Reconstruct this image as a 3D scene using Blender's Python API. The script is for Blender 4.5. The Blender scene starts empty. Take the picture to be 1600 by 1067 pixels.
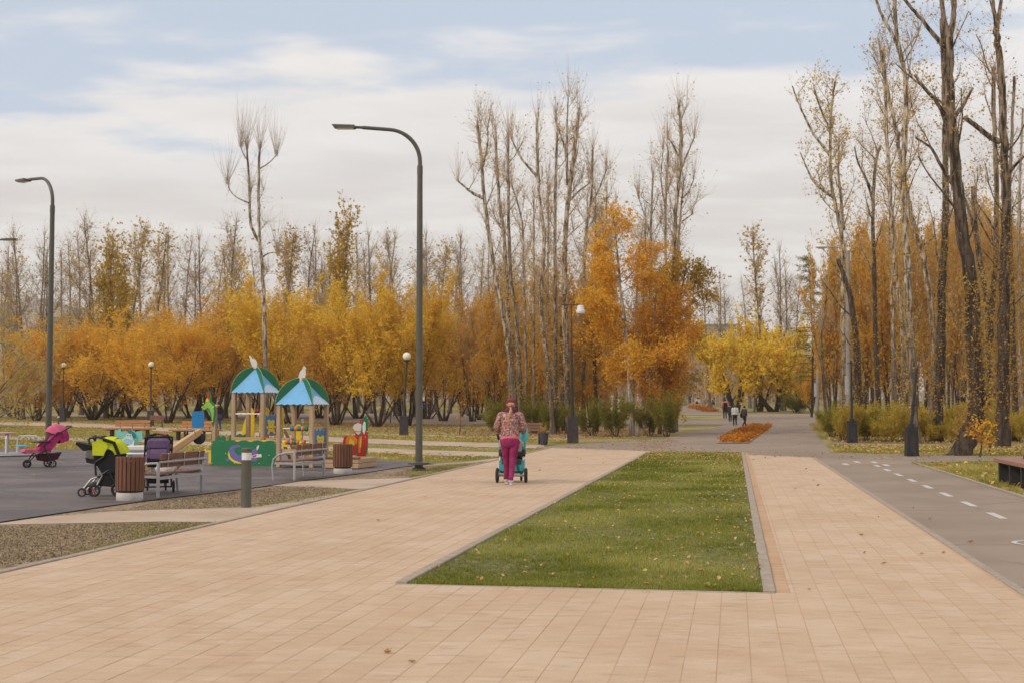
import bpy, bmesh, math, random
import numpy as np
from mathutils import Vector, Matrix
from mathutils.geometry import tessellate_polygon
# ---------------------------------------------------------------- camera, world, sun, exposure
scene = bpy.context.scene
R = math.radians
CAMH, FPX, CX, CY, HZ = 1.55, 2000.0, 800.0, 533.5, 634.0
PITCH = math.atan((HZ - CY) / FPX)
camd = bpy.data.cameras.new('camera'); cam = bpy.data.objects.new('camera', camd)
scene.collection.objects.link(cam); scene.camera = cam
camd.sensor_width = 36; camd.lens = 36 * FPX / 1600; camd.clip_end = 8000; camd.clip_start = .05
cam.location = (0, 0, CAMH); cam.rotation_euler = (math.pi / 2 + PITCH, 0, 0)
camd.dof.use_dof = True; camd.dof.focus_distance = 17; camd.dof.aperture_fstop = 4.5

SUN_EL, SUN_AZ = R(35), R(-124)      # azimuth from +Y towards +X
world = bpy.data.worlds.new('World'); scene.world = world; world.use_nodes = True
nt = world.node_tree; nt.nodes.clear()
def nn(t, typ, **kw):
    n = t.nodes.new(typ)
    for k, v in kw.items():
        if k.startswith('i_'): n.inputs[k[2:].replace('_', ' ')].default_value = v
        else: setattr(n, k, v)
    return n
def mth(t, op, a, b=None, clamp=False):
    n = t.nodes.new('ShaderNodeMath'); n.operation = op; n.use_clamp = clamp
    for i, x in enumerate((a, b)):
        if x is None: continue
        if isinstance(x, (int, float)): n.inputs[i].default_value = x
        else: t.links.new(x, n.inputs[i])
    return n.outputs[0]
def mixc(t, fac, a, b, blend='MIX'):
    n = t.nodes.new('ShaderNodeMix'); n.data_type = 'RGBA'; n.blend_type = blend
    for i, x in ((0, fac), (6, a), (7, b)):
        if isinstance(x, (int, float)): n.inputs[i].default_value = x
        elif isinstance(x, (tuple, list)): n.inputs[i].default_value = (*x[:3], 1)
        else: t.links.new(x, n.inputs[i])
    return n.outputs[2]
def ramp(t, fac, stops, interp='LINEAR'):
    n = t.nodes.new('ShaderNodeValToRGB'); n.color_ramp.interpolation = interp
    cr = n.color_ramp
    while len(cr.elements) < len(stops): cr.elements.new(.5)
    for e, (p, c) in zip(cr.elements, stops):
        e.position = p; e.color = (*c, 1) if len(c) == 3 else c
    t.links.new(fac, n.inputs[0]); return n.outputs[0]
def g1(x): return (x, x, x)
def smooth(t, x, lo, hi):
    n = t.nodes.new('ShaderNodeMapRange'); n.interpolation_type = 'SMOOTHSTEP'
    t.links.new(x, n.inputs[0]); n.inputs[1].default_value = lo; n.inputs[2].default_value = hi
    return n.outputs[0]
def noise(t, vec, scale, detail=4, rough=.5, dist=0):
    n = t.nodes.new('ShaderNodeTexNoise'); n.inputs['Scale'].default_value = scale
    n.inputs['Detail'].default_value = detail; n.inputs['Roughness'].default_value = rough
    n.inputs['Distortion'].default_value = dist
    if vec is not None: t.links.new(vec, n.inputs['Vector'])
    return n.outputs['Fac']
sky = nn(nt, 'ShaderNodeTexSky', sky_type='NISHITA', sun_disc=False, sun_elevation=SUN_EL, sun_rotation=SUN_AZ)
tc = nt.nodes.new('ShaderNodeTexCoord'); sep = nt.nodes.new('ShaderNodeSeparateXYZ')
nt.links.new(tc.outputs['Generated'], sep.inputs[0])
X, Y, Z = sep.outputs
zc = mth(nt, 'MAXIMUM', Z, 0.0); dv = mth(nt, 'ADD', zc, .10)
comb = nt.nodes.new('ShaderNodeCombineXYZ')
nt.links.new(mth(nt, 'DIVIDE', X, dv), comb.inputs[0]); nt.links.new(mth(nt, 'DIVIDE', Y, dv), comb.inputs[1])
plane = comb.outputs[0]
def mapv(t, vec, sc, loc=(0, 0, 0), rot=(0, 0, 0)):
    n = t.nodes.new('ShaderNodeMapping'); t.links.new(vec, n.inputs[0])
    n.inputs['Scale'].default_value = sc; n.inputs['Location'].default_value = loc; n.inputs['Rotation'].default_value = rot
    return n.outputs[0]
n1 = noise(nt, mapv(nt, plane, (1, 1.5, 1), (3.1, .4, 0), (0, 0, R(14))), 1.5, 8, .52, .25)
n2 = noise(nt, mapv(nt, plane, (.9, 2.2, 1), (7.3, 5.2, 0), (0, 0, R(10))), .9, 6, .5, .2)
n3 = noise(nt, mapv(nt, plane, (1, 1.7, 1), (1.7, 8.2, 0), (0, 0, R(12))), 3.2, 7, .55, .3)
# coverage: a solid layer low down, broken cloud above
edge = mth(nt, 'SUBTRACT', .270, mth(nt, 'MULTIPLY', mth(nt, 'MULTIPLY', X, -1), .045))
bank = mth(nt, 'MULTIPLY', mth(nt, 'SUBTRACT', edge, Z), 9.0)
bank = mth(nt, 'MAXIMUM', bank, -.33)
bank = mth(nt, 'ADD', bank, mth(nt, 'MULTIPLY', smooth(nt, Z, .34, .6), .55))  # added cloud cover above the frame, to make the sky light less blue
cov = mth(nt, 'ADD', mth(nt, 'ADD', bank, mth(nt, 'MULTIPLY', mth(nt, 'SUBTRACT', n1, .5), 2.4)), mth(nt, 'MULTIPLY', mth(nt, 'SUBTRACT', n3, .5), .8))
mask = smooth(nt, cov, -.12, .42)
shade = mth(nt, 'ADD', mth(nt, 'MULTIPLY', n2, .62), mth(nt, 'MULTIPLY', n3, .38))
cloud = ramp(nt, shade, [(.32, (.60, .575, .57)), (.48, (.65, .625, .615)), (.60, (.73, .71, .70))])
# cloud edges towards the blue are brighter
rim = smooth(nt, cov, 1.1, .1)
cloud = mixc(nt, mth(nt, 'MULTIPLY', rim, .55), cloud, (.82, .80, .79))
low = smooth(nt, Z, .12, -.01)
cloud = mixc(nt, mth(nt, 'MULTIPLY', low, .45), cloud, (.71, .685, .675))
# unseen overcast overhead, made brighter and warmer towards the zenith to lift the light
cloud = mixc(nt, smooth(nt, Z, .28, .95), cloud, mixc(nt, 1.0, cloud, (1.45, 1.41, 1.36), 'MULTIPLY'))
skys = mixc(nt, 1.0, sky.outputs[0], g1(.10), 'MULTIPLY')
blue = mixc(nt, .85, skys, (.52, .595, .71))
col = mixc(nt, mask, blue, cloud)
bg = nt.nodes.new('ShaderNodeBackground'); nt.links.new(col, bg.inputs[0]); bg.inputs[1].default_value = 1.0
wo = nt.nodes.new('ShaderNodeOutputWorld'); nt.links.new(bg.outputs[0], wo.inputs[0])
world.cycles.sampling_method = 'MANUAL'; world.cycles.sample_map_resolution = 512

sund = bpy.data.lights.new('sun', 'SUN'); sund.energy = 1.5; sund.angle = R(10); sund.color = (1, .87, .70)
sun = bpy.data.objects.new('sun', sund); scene.collection.objects.link(sun)
sdir = Vector((math.sin(SUN_AZ) * math.cos(SUN_EL), math.cos(SUN_AZ) * math.cos(SUN_EL), math.sin(SUN_EL)))
sun.rotation_euler = sdir.to_track_quat('Z', 'Y').to_euler(); sun.location = (0, 0, 30)
scene.view_settings.view_transform = 'Standard'; scene.view_settings.look = 'None'
scene.view_settings.exposure = 0.22; scene.view_settings.gamma = 1
scene.cycles.max_bounces = 9; scene.cycles.diffuse_bounces = 7; scene.cycles.transparent_max_bounces = 8

rng = np.random.default_rng(7); random.seed(7)
C = scene.collection
# ---------------------------------------------------------------- picture measurements -> places on the ground
def ray(px, py):
    x, u = px - CX, CY - py
    return np.array([x, FPX * math.cos(PITCH) - u * math.sin(PITCH), FPX * math.sin(PITCH) + u * math.cos(PITCH)])
K1, K2, SL = 95.0, 330.0, .013
def tz(y): return max(0, min(y, K2) - K1) * SL
def G(px, py):
    d = ray(px, py)
    if d[2] < 0:
        t = CAMH / -d[2]
        if t * d[1] < K1: return np.array([t * d[0], t * d[1], 0.])
    t = (CAMH + SL * K1) / (SL * d[1] - d[2])
    y = min(t * d[1], K2); t = y / d[1]
    return np.array([t * d[0], y, tz(y)])
def A(px, py, y):
    d = ray(px, py); t = y / d[1]
    return np.array([t * d[0], y, CAMH + t * d[2]])
AX = math.atan2(347, 2002.5)
Uv = np.array([math.sin(AX), math.cos(AX)]); Vv = np.array([math.cos(AX), -math.sin(AX)])
def uv(p): return float(np.dot(p[:2], Uv)), float(np.dot(p[:2], Vv))
def xy(u, v): return Uv * u + Vv * v
# ---------------------------------------------------------------- materials
def principled(name):
    m = bpy.data.materials.new(name); m.use_nodes = True
    t = m.node_tree; b = t.nodes['Principled BSDF']; return m, t, b
def mat(name, col, rough=.6, var=.18, scale=9, bump=0., metal=0., spec=.4, coat=0, dirt=None, stretch=None, bscale=None, col2=None):
    m, t, b = principled(name)
    tcn = t.nodes.new('ShaderNodeTexCoord'); v = tcn.outputs['Object']
    if stretch: v = mapv(t, v, stretch)
    f = noise(t, v, scale, 5, .6)
    c2 = col2 or tuple(c * (1 - var) for c in col); c1 = tuple(min(1, c * (1 + var * .6)) for c in col)
    o = mixc(t, smooth(t, f, .32, .68), c2, c1)
    if dirt:
        f2 = noise(t, tcn.outputs['Object'], scale * .35, 5, .65)
        o = mixc(t, mth(t, 'MULTIPLY', smooth(t, f2, .5, .72), .5), o, dirt)
    t.links.new(o, b.inputs['Base Color'])
    b.inputs['Roughness'].default_value = rough; b.inputs['Metallic'].default_value = metal
    b.inputs['Specular IOR Level'].default_value = spec; b.inputs['Coat Weight'].default_value = coat
    if bump:
        bn = t.nodes.new('ShaderNodeBump'); bn.inputs['Strength'].default_value = bump; bn.inputs['Distance'].default_value = .02
        t.links.new(noise(t, v, bscale or scale * 3, 5, .6), bn.inputs['Height']); t.links.new(bn.outputs[0], b.inputs['Normal'])
    return m
def leafmat(name, cols, trans=.46, hue=.012):
    m = bpy.data.materials.new(name); m.use_nodes = True; t = m.node_tree; t.nodes.clear()
    geo = t.nodes.new('ShaderNodeNewGeometry'); oi = t.nodes.new('ShaderNodeObjectInfo')
    tcn = t.nodes.new('ShaderNodeTexCoord')
    big = noise(t, tcn.outputs['Object'], .45, 3, .5)
    f = mth(t, 'ADD', mth(t, 'MULTIPLY', geo.outputs['Random Per Island'], .55), mth(t, 'MULTIPLY', smooth(t, big, .3, .7), .45), True)
    n = len(cols)
    c = ramp(t, f, [((i + .5) / n, k) for i, k in enumerate(cols)])
    hs = t.nodes.new('ShaderNodeHueSaturation'); t.links.new(c, hs.inputs['Color'])
    t.links.new(mth(t, 'ADD', .5 - hue / 2, mth(t, 'MULTIPLY', oi.outputs['Random'], hue)), hs.inputs['Hue'])
    t.links.new(mth(t, 'ADD', .93, mth(t, 'MULTIPLY', oi.outputs['Random'], .14)), hs.inputs['Value'])
    c = hs.outputs[0]
    d = t.nodes.new('ShaderNodeBsdfDiffuse'); tr = t.nodes.new('ShaderNodeBsdfTranslucent'); mx = t.nodes.new('ShaderNodeMixShader')
    t.links.new(c, d.inputs[0]); t.links.new(c, tr.inputs[0]); mx.inputs[0].default_value = trans
    t.links.new(d.outputs[0], mx.inputs[1]); t.links.new(tr.outputs[0], mx.inputs[2])
    o = t.nodes.new('ShaderNodeOutputMaterial'); t.links.new(mx.outputs[0], o.inputs[0])
    return m
def barkmat(name, low, high, z0, z1, scar=.5, sc=6):
    """bark: dark furrowed foot, paler and smoother higher up (a real change of the bark with height)"""
    m, t, b = principled(name)
    tcn = t.nodes.new('ShaderNodeTexCoord'); o = tcn.outputs['Object']
    s = t.nodes.new('ShaderNodeSeparateXYZ'); t.links.new(o, s.inputs[0])
    n0 = noise(t, o, 1.2, 4, .6)
    zz = mth(t, 'ADD', s.outputs[2], mth(t, 'MULTIPLY', mth(t, 'SUBTRACT', n0, .5), 5))
    base = mixc(t, smooth(t, zz, z0, z1), low, high)
    fur = noise(t, mapv(t, o, (sc, sc, sc * .16)), 1.6, 6, .65)
    base = mixc(t, smooth(t, fur, .62, .40), base, tuple(c * .38 for c in low))
    rings = noise(t, mapv(t, o, (1.4, 1.4, 7)), 1.3, 5, .6)
    base = mixc(t, mth(t, 'MULTIPLY', smooth(t, rings, .57, .66), scar), base, tuple(c * .35 for c in low))
    t.links.new(base, b.inputs['Base Color']); b.inputs['Roughness'].default_value = .9; b.inputs['Specular IOR Level'].default_value = .2
    bn = t.nodes.new('ShaderNodeBump'); bn.inputs['Strength'].default_value = .7; bn.inputs['Distance'].default_value = .05
    t.links.new(fur, bn.inputs['Height']); t.links.new(bn.outputs[0], b.inputs['Normal'])
    return m
# ---------------------------------------------------------------- mesh building
def fast_mesh(name, V, F4, F3, m4=None, m3=None):
    me = bpy.data.meshes.new(name)
    V = np.asarray(V, np.float32); F4 = np.asarray(F4, np.int32).reshape(-1, 4); F3 = np.asarray(F3, np.int32).reshape(-1, 3)
    me.vertices.add(len(V)); me.vertices.foreach_set('co', V.ravel())
    me.loops.add(F4.size + F3.size); me.polygons.add(len(F4) + len(F3))
    me.loops.foreach_set('vertex_index', np.concatenate([F4.ravel(), F3.ravel()]))
    st = np.concatenate([np.arange(len(F4)) * 4, F4.size + np.arange(len(F3)) * 3]).astype(np.int32)
    me.polygons.foreach_set('loop_start', st)
    if m4 is not None:
        me.polygons.foreach_set('material_index', np.concatenate([m4, m3]).astype(np.int32))
    me.update(calc_edges=True); me.shade_flat(); return me
def link(name, me, parent=None, mats=()):
    for m in mats: me.materials.append(m)
    o = bpy.data.objects.new(name, me); C.objects.link(o)
    if parent is not None: o.parent = parent
    return o
def tag(o, label=None, cat=None, group=None, kind=None):
    if label: o['label'] = label
    if cat: o['category'] = cat
    if group: o['group'] = group
    if kind: o['kind'] = kind
    return o
def thing(name, label, cat, loc=(0, 0, 0), rotz=0, group=None):
    o = bpy.data.objects.new(name, None); C.objects.link(o); o.empty_display_size = .2
    o.location = loc; o.rotation_euler = (0, 0, rotz)
    return tag(o, label, cat, group)
def dup(root, loc=None, rotz=None, scale=None, label=None):
    def cp(o, par):
        c = o.copy(); C.objects.link(c); c.parent = par
        for ch in kids.get(o, ()): cp(ch, c)
        return c
    kids = {}
    def walk(o):
        kids[o] = list(o.children)
        for ch in kids[o]: walk(ch)
    walk(root)
    r = cp(root, None)
    if loc is not None: r.location = loc
    if rotz is not None: r.rotation_euler = (0, 0, rotz)
    if scale is not None: r.scale = scale
    if label: r['label'] = label
    return r
class MB:
    def __init__(s): s.v = []; s.f = []; s.mi = []
    def add(s, vs, fs, mi=0, M=None):
        n = len(s.v)
        for p in vs: s.v.append(tuple(M @ Vector(p)) if M is not None else tuple(p))
        for f in fs: s.f.append([i + n for i in f]); s.mi.append(mi)
        return s
    def box(s, c, d, rot=(0, 0, 0), mi=0, bev=0.):
        M = Matrix.Translation(c) @ Matrix.Rotation(rot[2], 4, 'Z') @ Matrix.Rotation(rot[1], 4, 'Y') @ Matrix.Rotation(rot[0], 4, 'X')
        x, y, z = d[0] / 2, d[1] / 2, d[2] / 2
        if bev:
            b = min(bev, x * .9, y * .9, z * .9); vs = []; 
            for zz, ins in ((-z, b), (-z + b, 0), (z - b, 0), (z, b)):
                X_, Y_ = x - ins, y - ins; bb = b * .8
                vs += [(-X_ + bb, -Y_, zz), (X_ - bb, -Y_, zz), (X_, -Y_ + bb, zz), (X_, Y_ - bb, zz), (X_ - bb, Y_, zz), (-X_ + bb, Y_, zz), (-X_, Y_ - bb, zz), (-X_, -Y_ + bb, zz)]
            fs = [list(range(7, -1, -1)), list(range(24, 32))]
            for r in range(3):
                for i in range(8): j = (i + 1) % 8; fs.append([r * 8 + i, r * 8 + j, r * 8 + 8 + j, r * 8 + 8 + i])
            return s.add(vs, fs, mi, M)
        vs = [(-x, -y, -z), (x, -y, -z), (x, y, -z), (-x, y, -z), (-x, -y, z), (x, -y, z), (x, y, z), (-x, y, z)]
        return s.add(vs, [(3, 2, 1, 0), (4, 5, 6, 7), (0, 1, 5, 4), (1, 2, 6, 5), (2, 3, 7, 6), (3, 0, 4, 7)], mi, M)
    def prism(s, pts, a, b, plane='xz', mi=0, M=None):
        """extrude a 2D outline between a and b along the third axis"""
        def P(p, h): return {'xz': (p[0], h, p[1]), 'xy': (p[0], p[1], h), 'yz': (h, p[0], p[1])}[plane]
        n = len(pts); vs = [P(p, a) for p in pts] + [P(p, b) for p in pts]
        tris = tessellate_polygon([[Vector(P(p, a)) for p in pts]])
        fs = [tuple(t) for t in tris] + [tuple(i + n for i in reversed(t)) for t in tris]
        fs += [(i, (i + 1) % n, n + (i + 1) % n, n + i) for i in range(n)]
        return s.add(vs, fs, mi, M)
    def tube(s, pts, r, k=8, mi=0, closed=False, M=None, sy=1.):
        pts = [Vector(p) for p in pts]; n = len(pts)
        rs = [r] * n if isinstance(r, (int, float)) else list(r)
        vs = []; up = None
        for i, p in enumerate(pts):
            if closed: t = pts[(i + 1) % n] - pts[i - 1]
            else: t = pts[min(i + 1, n - 1)] - pts[max(i - 1, 0)]
            t.normalize()
            if up is None:
                up = Vector((0, 0, 1)) if abs(t.z) < .9 else Vector((1, 0, 0))
            a = t.cross(up).normalized(); b_ = a.cross(t).normalized(); up = b_
            for j in range(k):
                an = 2 * math.pi * j / k
                vs.append(p + (a * math.cos(an) + b_ * math.sin(an) * sy) * rs[i])
        fs = []
        for i in range(n if closed else n - 1):
            i2 = (i + 1) % n
            for j in range(k): fs.append((i * k + j, i * k + (j + 1) % k, i2 * k + (j + 1) % k, i2 * k + j))
        if not closed: fs.append(list(range(k - 1, -1, -1))); fs.append([(n - 1) * k + j for j in range(k)])
        return s.add(vs, fs, mi, M)
    def lathe(s, prof, c=(0, 0, 0), k=20, mi=0, M=None, sx=1, sy=1):
        vs = []; n = len(prof)
        for r, z in prof:
            for j in range(k): an = 2 * math.pi * j / k; vs.append((c[0] + r * math.cos(an) * sx, c[1] + r * math.sin(an) * sy, c[2] + z))
        fs = [(i * k + j, i * k + (j + 1) % k, (i + 1) * k + (j + 1) % k, (i + 1) * k + j) for i in range(n - 1) for j in range(k)]
        fs.append(list(range(k - 1, -1, -1))); fs.append([(n - 1) * k + j for j in range(k)])
        return s.add(vs, fs, mi, M)
    def ball(s, c, r, k=14, mi=0, sx=1, sy=1, sz=1, M=None):
        n = k // 2 + 1
        return s.lathe([(max(1e-4, r * math.sin(math.pi * i / n)), -r * math.cos(math.pi * i / n) * sz) for i in range(n + 1)], c, k, mi, M, sx, sy)
    def loft(s, rings, k=14, mi=0, M=None):
        """rings: (centre, rx, ry) horizontal-ish ellipses"""
        vs = []
        for c, rx, ry in rings:
            for j in range(k): an = 2 * math.pi * j / k; vs.append((c[0] + rx * math.cos(an), c[1] + ry * math.sin(an), c[2]))
        n = len(rings)
        fs = [(i * k + j, i * k + (j + 1) % k, (i + 1) * k + (j + 1) % k, (i + 1) * k + j) for i in range(n - 1) for j in range(k)]
        fs.append(list(range(k - 1, -1, -1))); fs.append([(n - 1) * k + j for j in range(k)])
        return s.add(vs, fs, mi, M)
    def build(s, name, mats, parent=None, smooth_=35, label=None):
        me = bpy.data.meshes.new(name); me.from_pydata(s.v, [], s.f)
        if not isinstance(mats, (list, tuple)): mats = [mats]
        for m in mats: me.materials.append(m)
        if any(s.mi): me.polygons.foreach_set('material_index', s.mi)
        bm = bmesh.new(); bm.from_mesh(me); bmesh.ops.recalc_face_normals(bm, faces=bm.faces); bm.to_mesh(me); bm.free()
        if smooth_: me.shade_smooth(); me.set_sharp_from_angle(angle=R(smooth_))
        else: me.shade_flat()
        o = bpy.data.objects.new(name, me); C.objects.link(o)
        if parent is not None: o.parent = parent
        if label: o['label'] = label
        return o
def arc(c, r, a0, a1, n, plane='xz'):
    out = []
    for i in range(n + 1):
        a = R(a0 + (a1 - a0) * i / n); p = (c[0] + r * math.cos(a), c[1] + r * math.sin(a)); out.append(p)
    return out
def spline(pts, n=6):
    """Catmull-Rom through control points"""
    P = [np.array(p, float) for p in pts]; P = [2 * P[0] - P[1]] + P + [2 * P[-1] - P[-2]]
    out = []
    for i in range(1, len(P) - 2):
        for k in range(n):
            t = k / n; a, b, c, d = P[i - 1:i + 3]
            out.append(.5 * (2 * b + (c - a) * t + (2 * a - 5 * b + 4 * c - d) * t * t + (3 * b - a - 3 * c + d) * t ** 3))
    out.append(P[-2]); return out
# ---------------------------------------------------------------- ground materials
def ground_mat(name, kind):
    m, t, b = principled(name)
    geo = t.nodes.new('ShaderNodeNewGeometry'); P = geo.outputs['Position']
    b.inputs['Roughness'].default_value = .95; b.inputs['Specular IOR Level'].default_value = .15
    bump_src = None
    if kind == 'grass':
        a = noise(t, P, .22, 4, .6); f = noise(t, P, 1.7, 5, .7); g = noise(t, P, 14, 4, .7)
        c = mixc(t, smooth(t, a, .40, .62), (.17, .165, .04), (.38, .285, .125))
        c = mixc(t, mth(t, 'MULTIPLY', smooth(t, f, .42, .7), .7), c, (.36, .27, .12))
        c = mixc(t, mth(t, 'MULTIPLY', smooth(t, g, .45, .75), .4), c, (.06, .075, .02))
        bump_src = g
    elif kind == 'lawn':
        f = noise(t, P, 6, 5, .7)
        c = mixc(t, smooth(t, f, .4, .65), (.11, .115, .035), (.22, .18, .08)); bump_src = f
    elif kind == 'dirt':
        a = noise(t, P, .9, 5, .65, .4); f = noise(t, mapv(t, P, (1, 1, 1)), 16, 5, .75); g = noise(t, P, 55, 3, .7)
        c = mixc(t, smooth(t, f, .42, .62), (.15, .098, .066), (.42, .31, .195))
        c = mixc(t, mth(t, 'MULTIPLY', smooth(t, g, .52, .66), .8), c, (.50, .40, .27))
        c = mixc(t, mth(t, 'MULTIPLY', smooth(t, a, .45, .66), .6), c, (.12, .09, .07))
        bump_src = f
    elif kind == 'litter':
        f = noise(t, P, 3.5, 5, .75); g = noise(t, P, 20, 4, .7)
        c = mixc(t, smooth(t, f, .4, .6), (.22, .15, .065), (.36, .25, .11))
        c = mixc(t, mth(t, 'MULTIPLY', smooth(t, g, .45, .7), .6), c, (.13, .085, .04)); bump_src = g
    elif kind == 'asphalt':
        a = noise(t, P, .35, 4, .6, .5); f = noise(t, P, 60, 3, .7)
        c = mixc(t, smooth(t, a, .35, .65), (.27, .205, .155), (.335, .26, .20))
        c = mixc(t, mth(t, 'MULTIPLY', smooth(t, f, .4, .65), .35), c, (.22, .17, .13))
        st = noise(t, mapv(t, P, (.5, 4, 1)), .8, 4, .6)
        c = mixc(t, mth(t, 'MULTIPLY', smooth(t, st, .56, .68), .2), c, (.23, .18, .14))
        crk = t.nodes.new('ShaderNodeTexVoronoi'); crk.feature = 'DISTANCE_TO_EDGE'; crk.inputs['Scale'].default_value = .28; t.links.new(mixc(t, .12, P, noise(t, P, 1.5, 4, .7)), crk.inputs['Vector'])
        c = mixc(t, mth(t, 'MULTIPLY', smooth(t, crk.outputs['Distance'], .012, .004), mth(t, 'MULTIPLY', smooth(t, a, .45, .55), .28)), c, (.12, .095, .08))
        bump_src = f; b.inputs['Roughness'].default_value = .85
    elif kind == 'sandpath':
        a = noise(t, P, .5, 5, .6); f = noise(t, P, 25, 4, .7)
        c = mixc(t, smooth(t, a, .35, .65), (.40, .295, .215), (.50, .385, .29))
        c = mixc(t, mth(t, 'MULTIPLY', smooth(t, f, .5, .75), .35), c, (.28, .2, .13)); bump_src = f
    elif kind == 'rubber':
        a = noise(t, P, .5, 5, .6, .6); f = noise(t, P, 90, 2, .7)
        c = mixc(t, smooth(t, a, .35, .66), (.11, .088, .083), (.18, .145, .135))
        st = noise(t, mapv(t, P, (1, 1.3, 1)), 1.15, 5, .62, .8)
        c = mixc(t, mth(t, 'MULTIPLY', smooth(t, st, .545, .60), .85), c, (.052, .041, .038))
        br = t.nodes.new('ShaderNodeTexBrick'); t.links.new(mapv(t, P, (1, 1, 1), (0, 0, 0), (0, 0, R(10))), br.inputs['Vector'])
        br.inputs['Scale'].default_value = 1.0; br.inputs['Mortar Size'].default_value = .006; br.inputs['Brick Width'].default_value = 1.0; br.inputs['Row Height'].default_value = .5
        c = mixc(t, mth(t, 'MULTIPLY', br.outputs['Fac'], .25), c, (.03, .025, .025))
        r = mixc(t, smooth(t, st, .545, .60), g1(.72), g1(.42)); t.links.new(r, b.inputs['Roughness'])
        b.inputs['Specular IOR Level'].default_value = .35
        bump_src = f
    elif kind == 'joint':
        f = noise(t, P, 5, 4, .6)
        c = mixc(t, f, (.42, .275, .17), (.53, .36, .235))
    elif kind == 'kerb':
        f = noise(t, P, 9, 5, .65); g = noise(t, P, 60, 3, .7)
        c = mixc(t, smooth(t, f, .35, .7), (.33, .27, .21), (.43, .36, .285))
        c = mixc(t, mth(t, 'MULTIPLY', g, .25), c, (.22, .19, .16)); bump_src = g
    elif kind == 'hill':
        a = noise(t, P, .008, 6, .7); f = noise(t, P, .05, 5, .7)
        c = mixc(t, smooth(t, a, .35, .62), (.33, .27, .22), (.20, .165, .145))
        c = mixc(t, mth(t, 'MULTIPLY', smooth(t, f, .4, .65), .5), c, (.16, .125, .11))
    t.links.new(c, b.inputs['Base Color'])
    if bump_src is not None:
        bn = t.nodes.new('ShaderNodeBump'); bn.inputs['Strength'].default_value = .35; bn.inputs['Distance'].default_value = .02
        t.links.new(bump_src, bn.inputs['Height']); t.links.new(bn.outputs[0], b.inputs['Normal'])
    return m
GM = {k: ground_mat(k + '_ground', k) for k in ('grass', 'lawn', 'dirt', 'litter', 'asphalt', 'sandpath', 'rubber', 'joint', 'kerb', 'hill')}
def paver_mat(name, single, hue=(1, 1, 1)):
    m, t, b = principled(name)
    geo = t.nodes.new('ShaderNodeNewGeometry'); P = geo.outputs['Position']
    rnd = t.nodes.new('ShaderNodeObjectInfo').outputs['Random'] if single else geo.outputs['Random Per Island']
    # wide soft mottling, streaks that run across the path, a tint of each stone of its own
    a = noise(t, P, .7, 5, .65, .5)
    s = noise(t, mapv(t, P, (2.6, 9, 1), (0, 0, 0), (0, 0, R(6))), 1.3, 6, .62, .3)
    f = noise(t, P, 85, 4, .8)
    h = lambda c: tuple(min(1, x * y) for x, y in zip(c, hue))
    c = ramp(t, rnd, [(0, h((.53, .38, .255))), (.35, h((.545, .395, .265))), (.7, h((.57, .415, .285))), (1, h((.565, .425, .305)))])
    c = mixc(t, mth(t, 'MULTIPLY', smooth(t, a, .4, .66), .55), c, h((.47, .305, .19)))
    c = mixc(t, mth(t, 'MULTIPLY', smooth(t, s, .52, .70), .7), c, h((.40, .27, .175)))
    c = mixc(t, mth(t, 'MULTIPLY', smooth(t, s, .47, .30), .55), c, h((.64, .49, .37)))
    c = mixc(t, mth(t, 'MULTIPLY', smooth(t, f, .45, .7), .5), c, h((.36, .24, .16)))
    dk = noise(t, P, 9, 5, .8)
    c = mixc(t, mth(t, 'MULTIPLY', smooth(t, dk, .64, .74), .55), c, h((.33, .21, .14)))
    t.links.new(c, b.inputs['Base Color']); b.inputs['Roughness'].default_value = .85; b.inputs['Specular IOR Level'].default_value = .2
    bn = t.nodes.new('ShaderNodeBump'); bn.inputs['Strength'].default_value = .25; bn.inputs['Distance'].default_value = .006
    t.links.new(f, bn.inputs['Height']); t.links.new(bn.outputs[0], b.inputs['Normal'])
    return m
PAV1, PAVN = paver_mat('paver_stone', True), paver_mat('paver_stone_joined', False)
PAVP = paver_mat('paver_stone_pink', False, (.93, .82, .74))

# ---------------------------------------------------------------- ground sheets
def sheet(name, pts, z, m, struct=True, kind='structure', label=None):
    """flat polygon (world xy points) laid z above the terrain"""
    bm = bmesh.new()
    vs = [bm.verts.new((p[0], p[1], 0)) for p in pts]
    bm.faces.new(vs)
    for k in (K1, K2):
        bmesh.ops.bisect_plane(bm, geom=bm.verts[:] + bm.edges[:] + bm.faces[:], plane_co=(0, k, 0), plane_no=(0, 1, 0))
    bmesh.ops.triangulate(bm, faces=bm.faces)
    for v in bm.verts: v.co.z = tz(v.co.y) + z
    bmesh.ops.recalc_face_normals(bm, faces=bm.faces)
    for f in bm.faces:
        if f.normal.z < 0: f.normal_flip()
    me = bpy.data.meshes.new(name); bm.to_mesh(me); bm.free(); me.materials.append(m)
    o = bpy.data.objects.new(name, me); C.objects.link(o)
    return tag(o, label, kind=kind)
def W(*pp): return [G(*p)[:2] for p in pp]
def inpoly(P, poly):
    x, y = P[:, 0], P[:, 1]; ins = np.zeros(len(P), bool); n = len(poly)
    for i in range(n):
        x1, y1 = poly[i]; x2, y2 = poly[(i + 1) % n]
        c = ((y1 > y) != (y2 > y)) & (x < (x2 - x1) * (y - y1) / (y2 - y1 + 1e-12) + x1)
        ins ^= c
    return ins
sheet('ground', [(-900, -30), (900, -30), (1500, 3200), (-1500, 3200)], -.03, GM['grass'])

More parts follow.
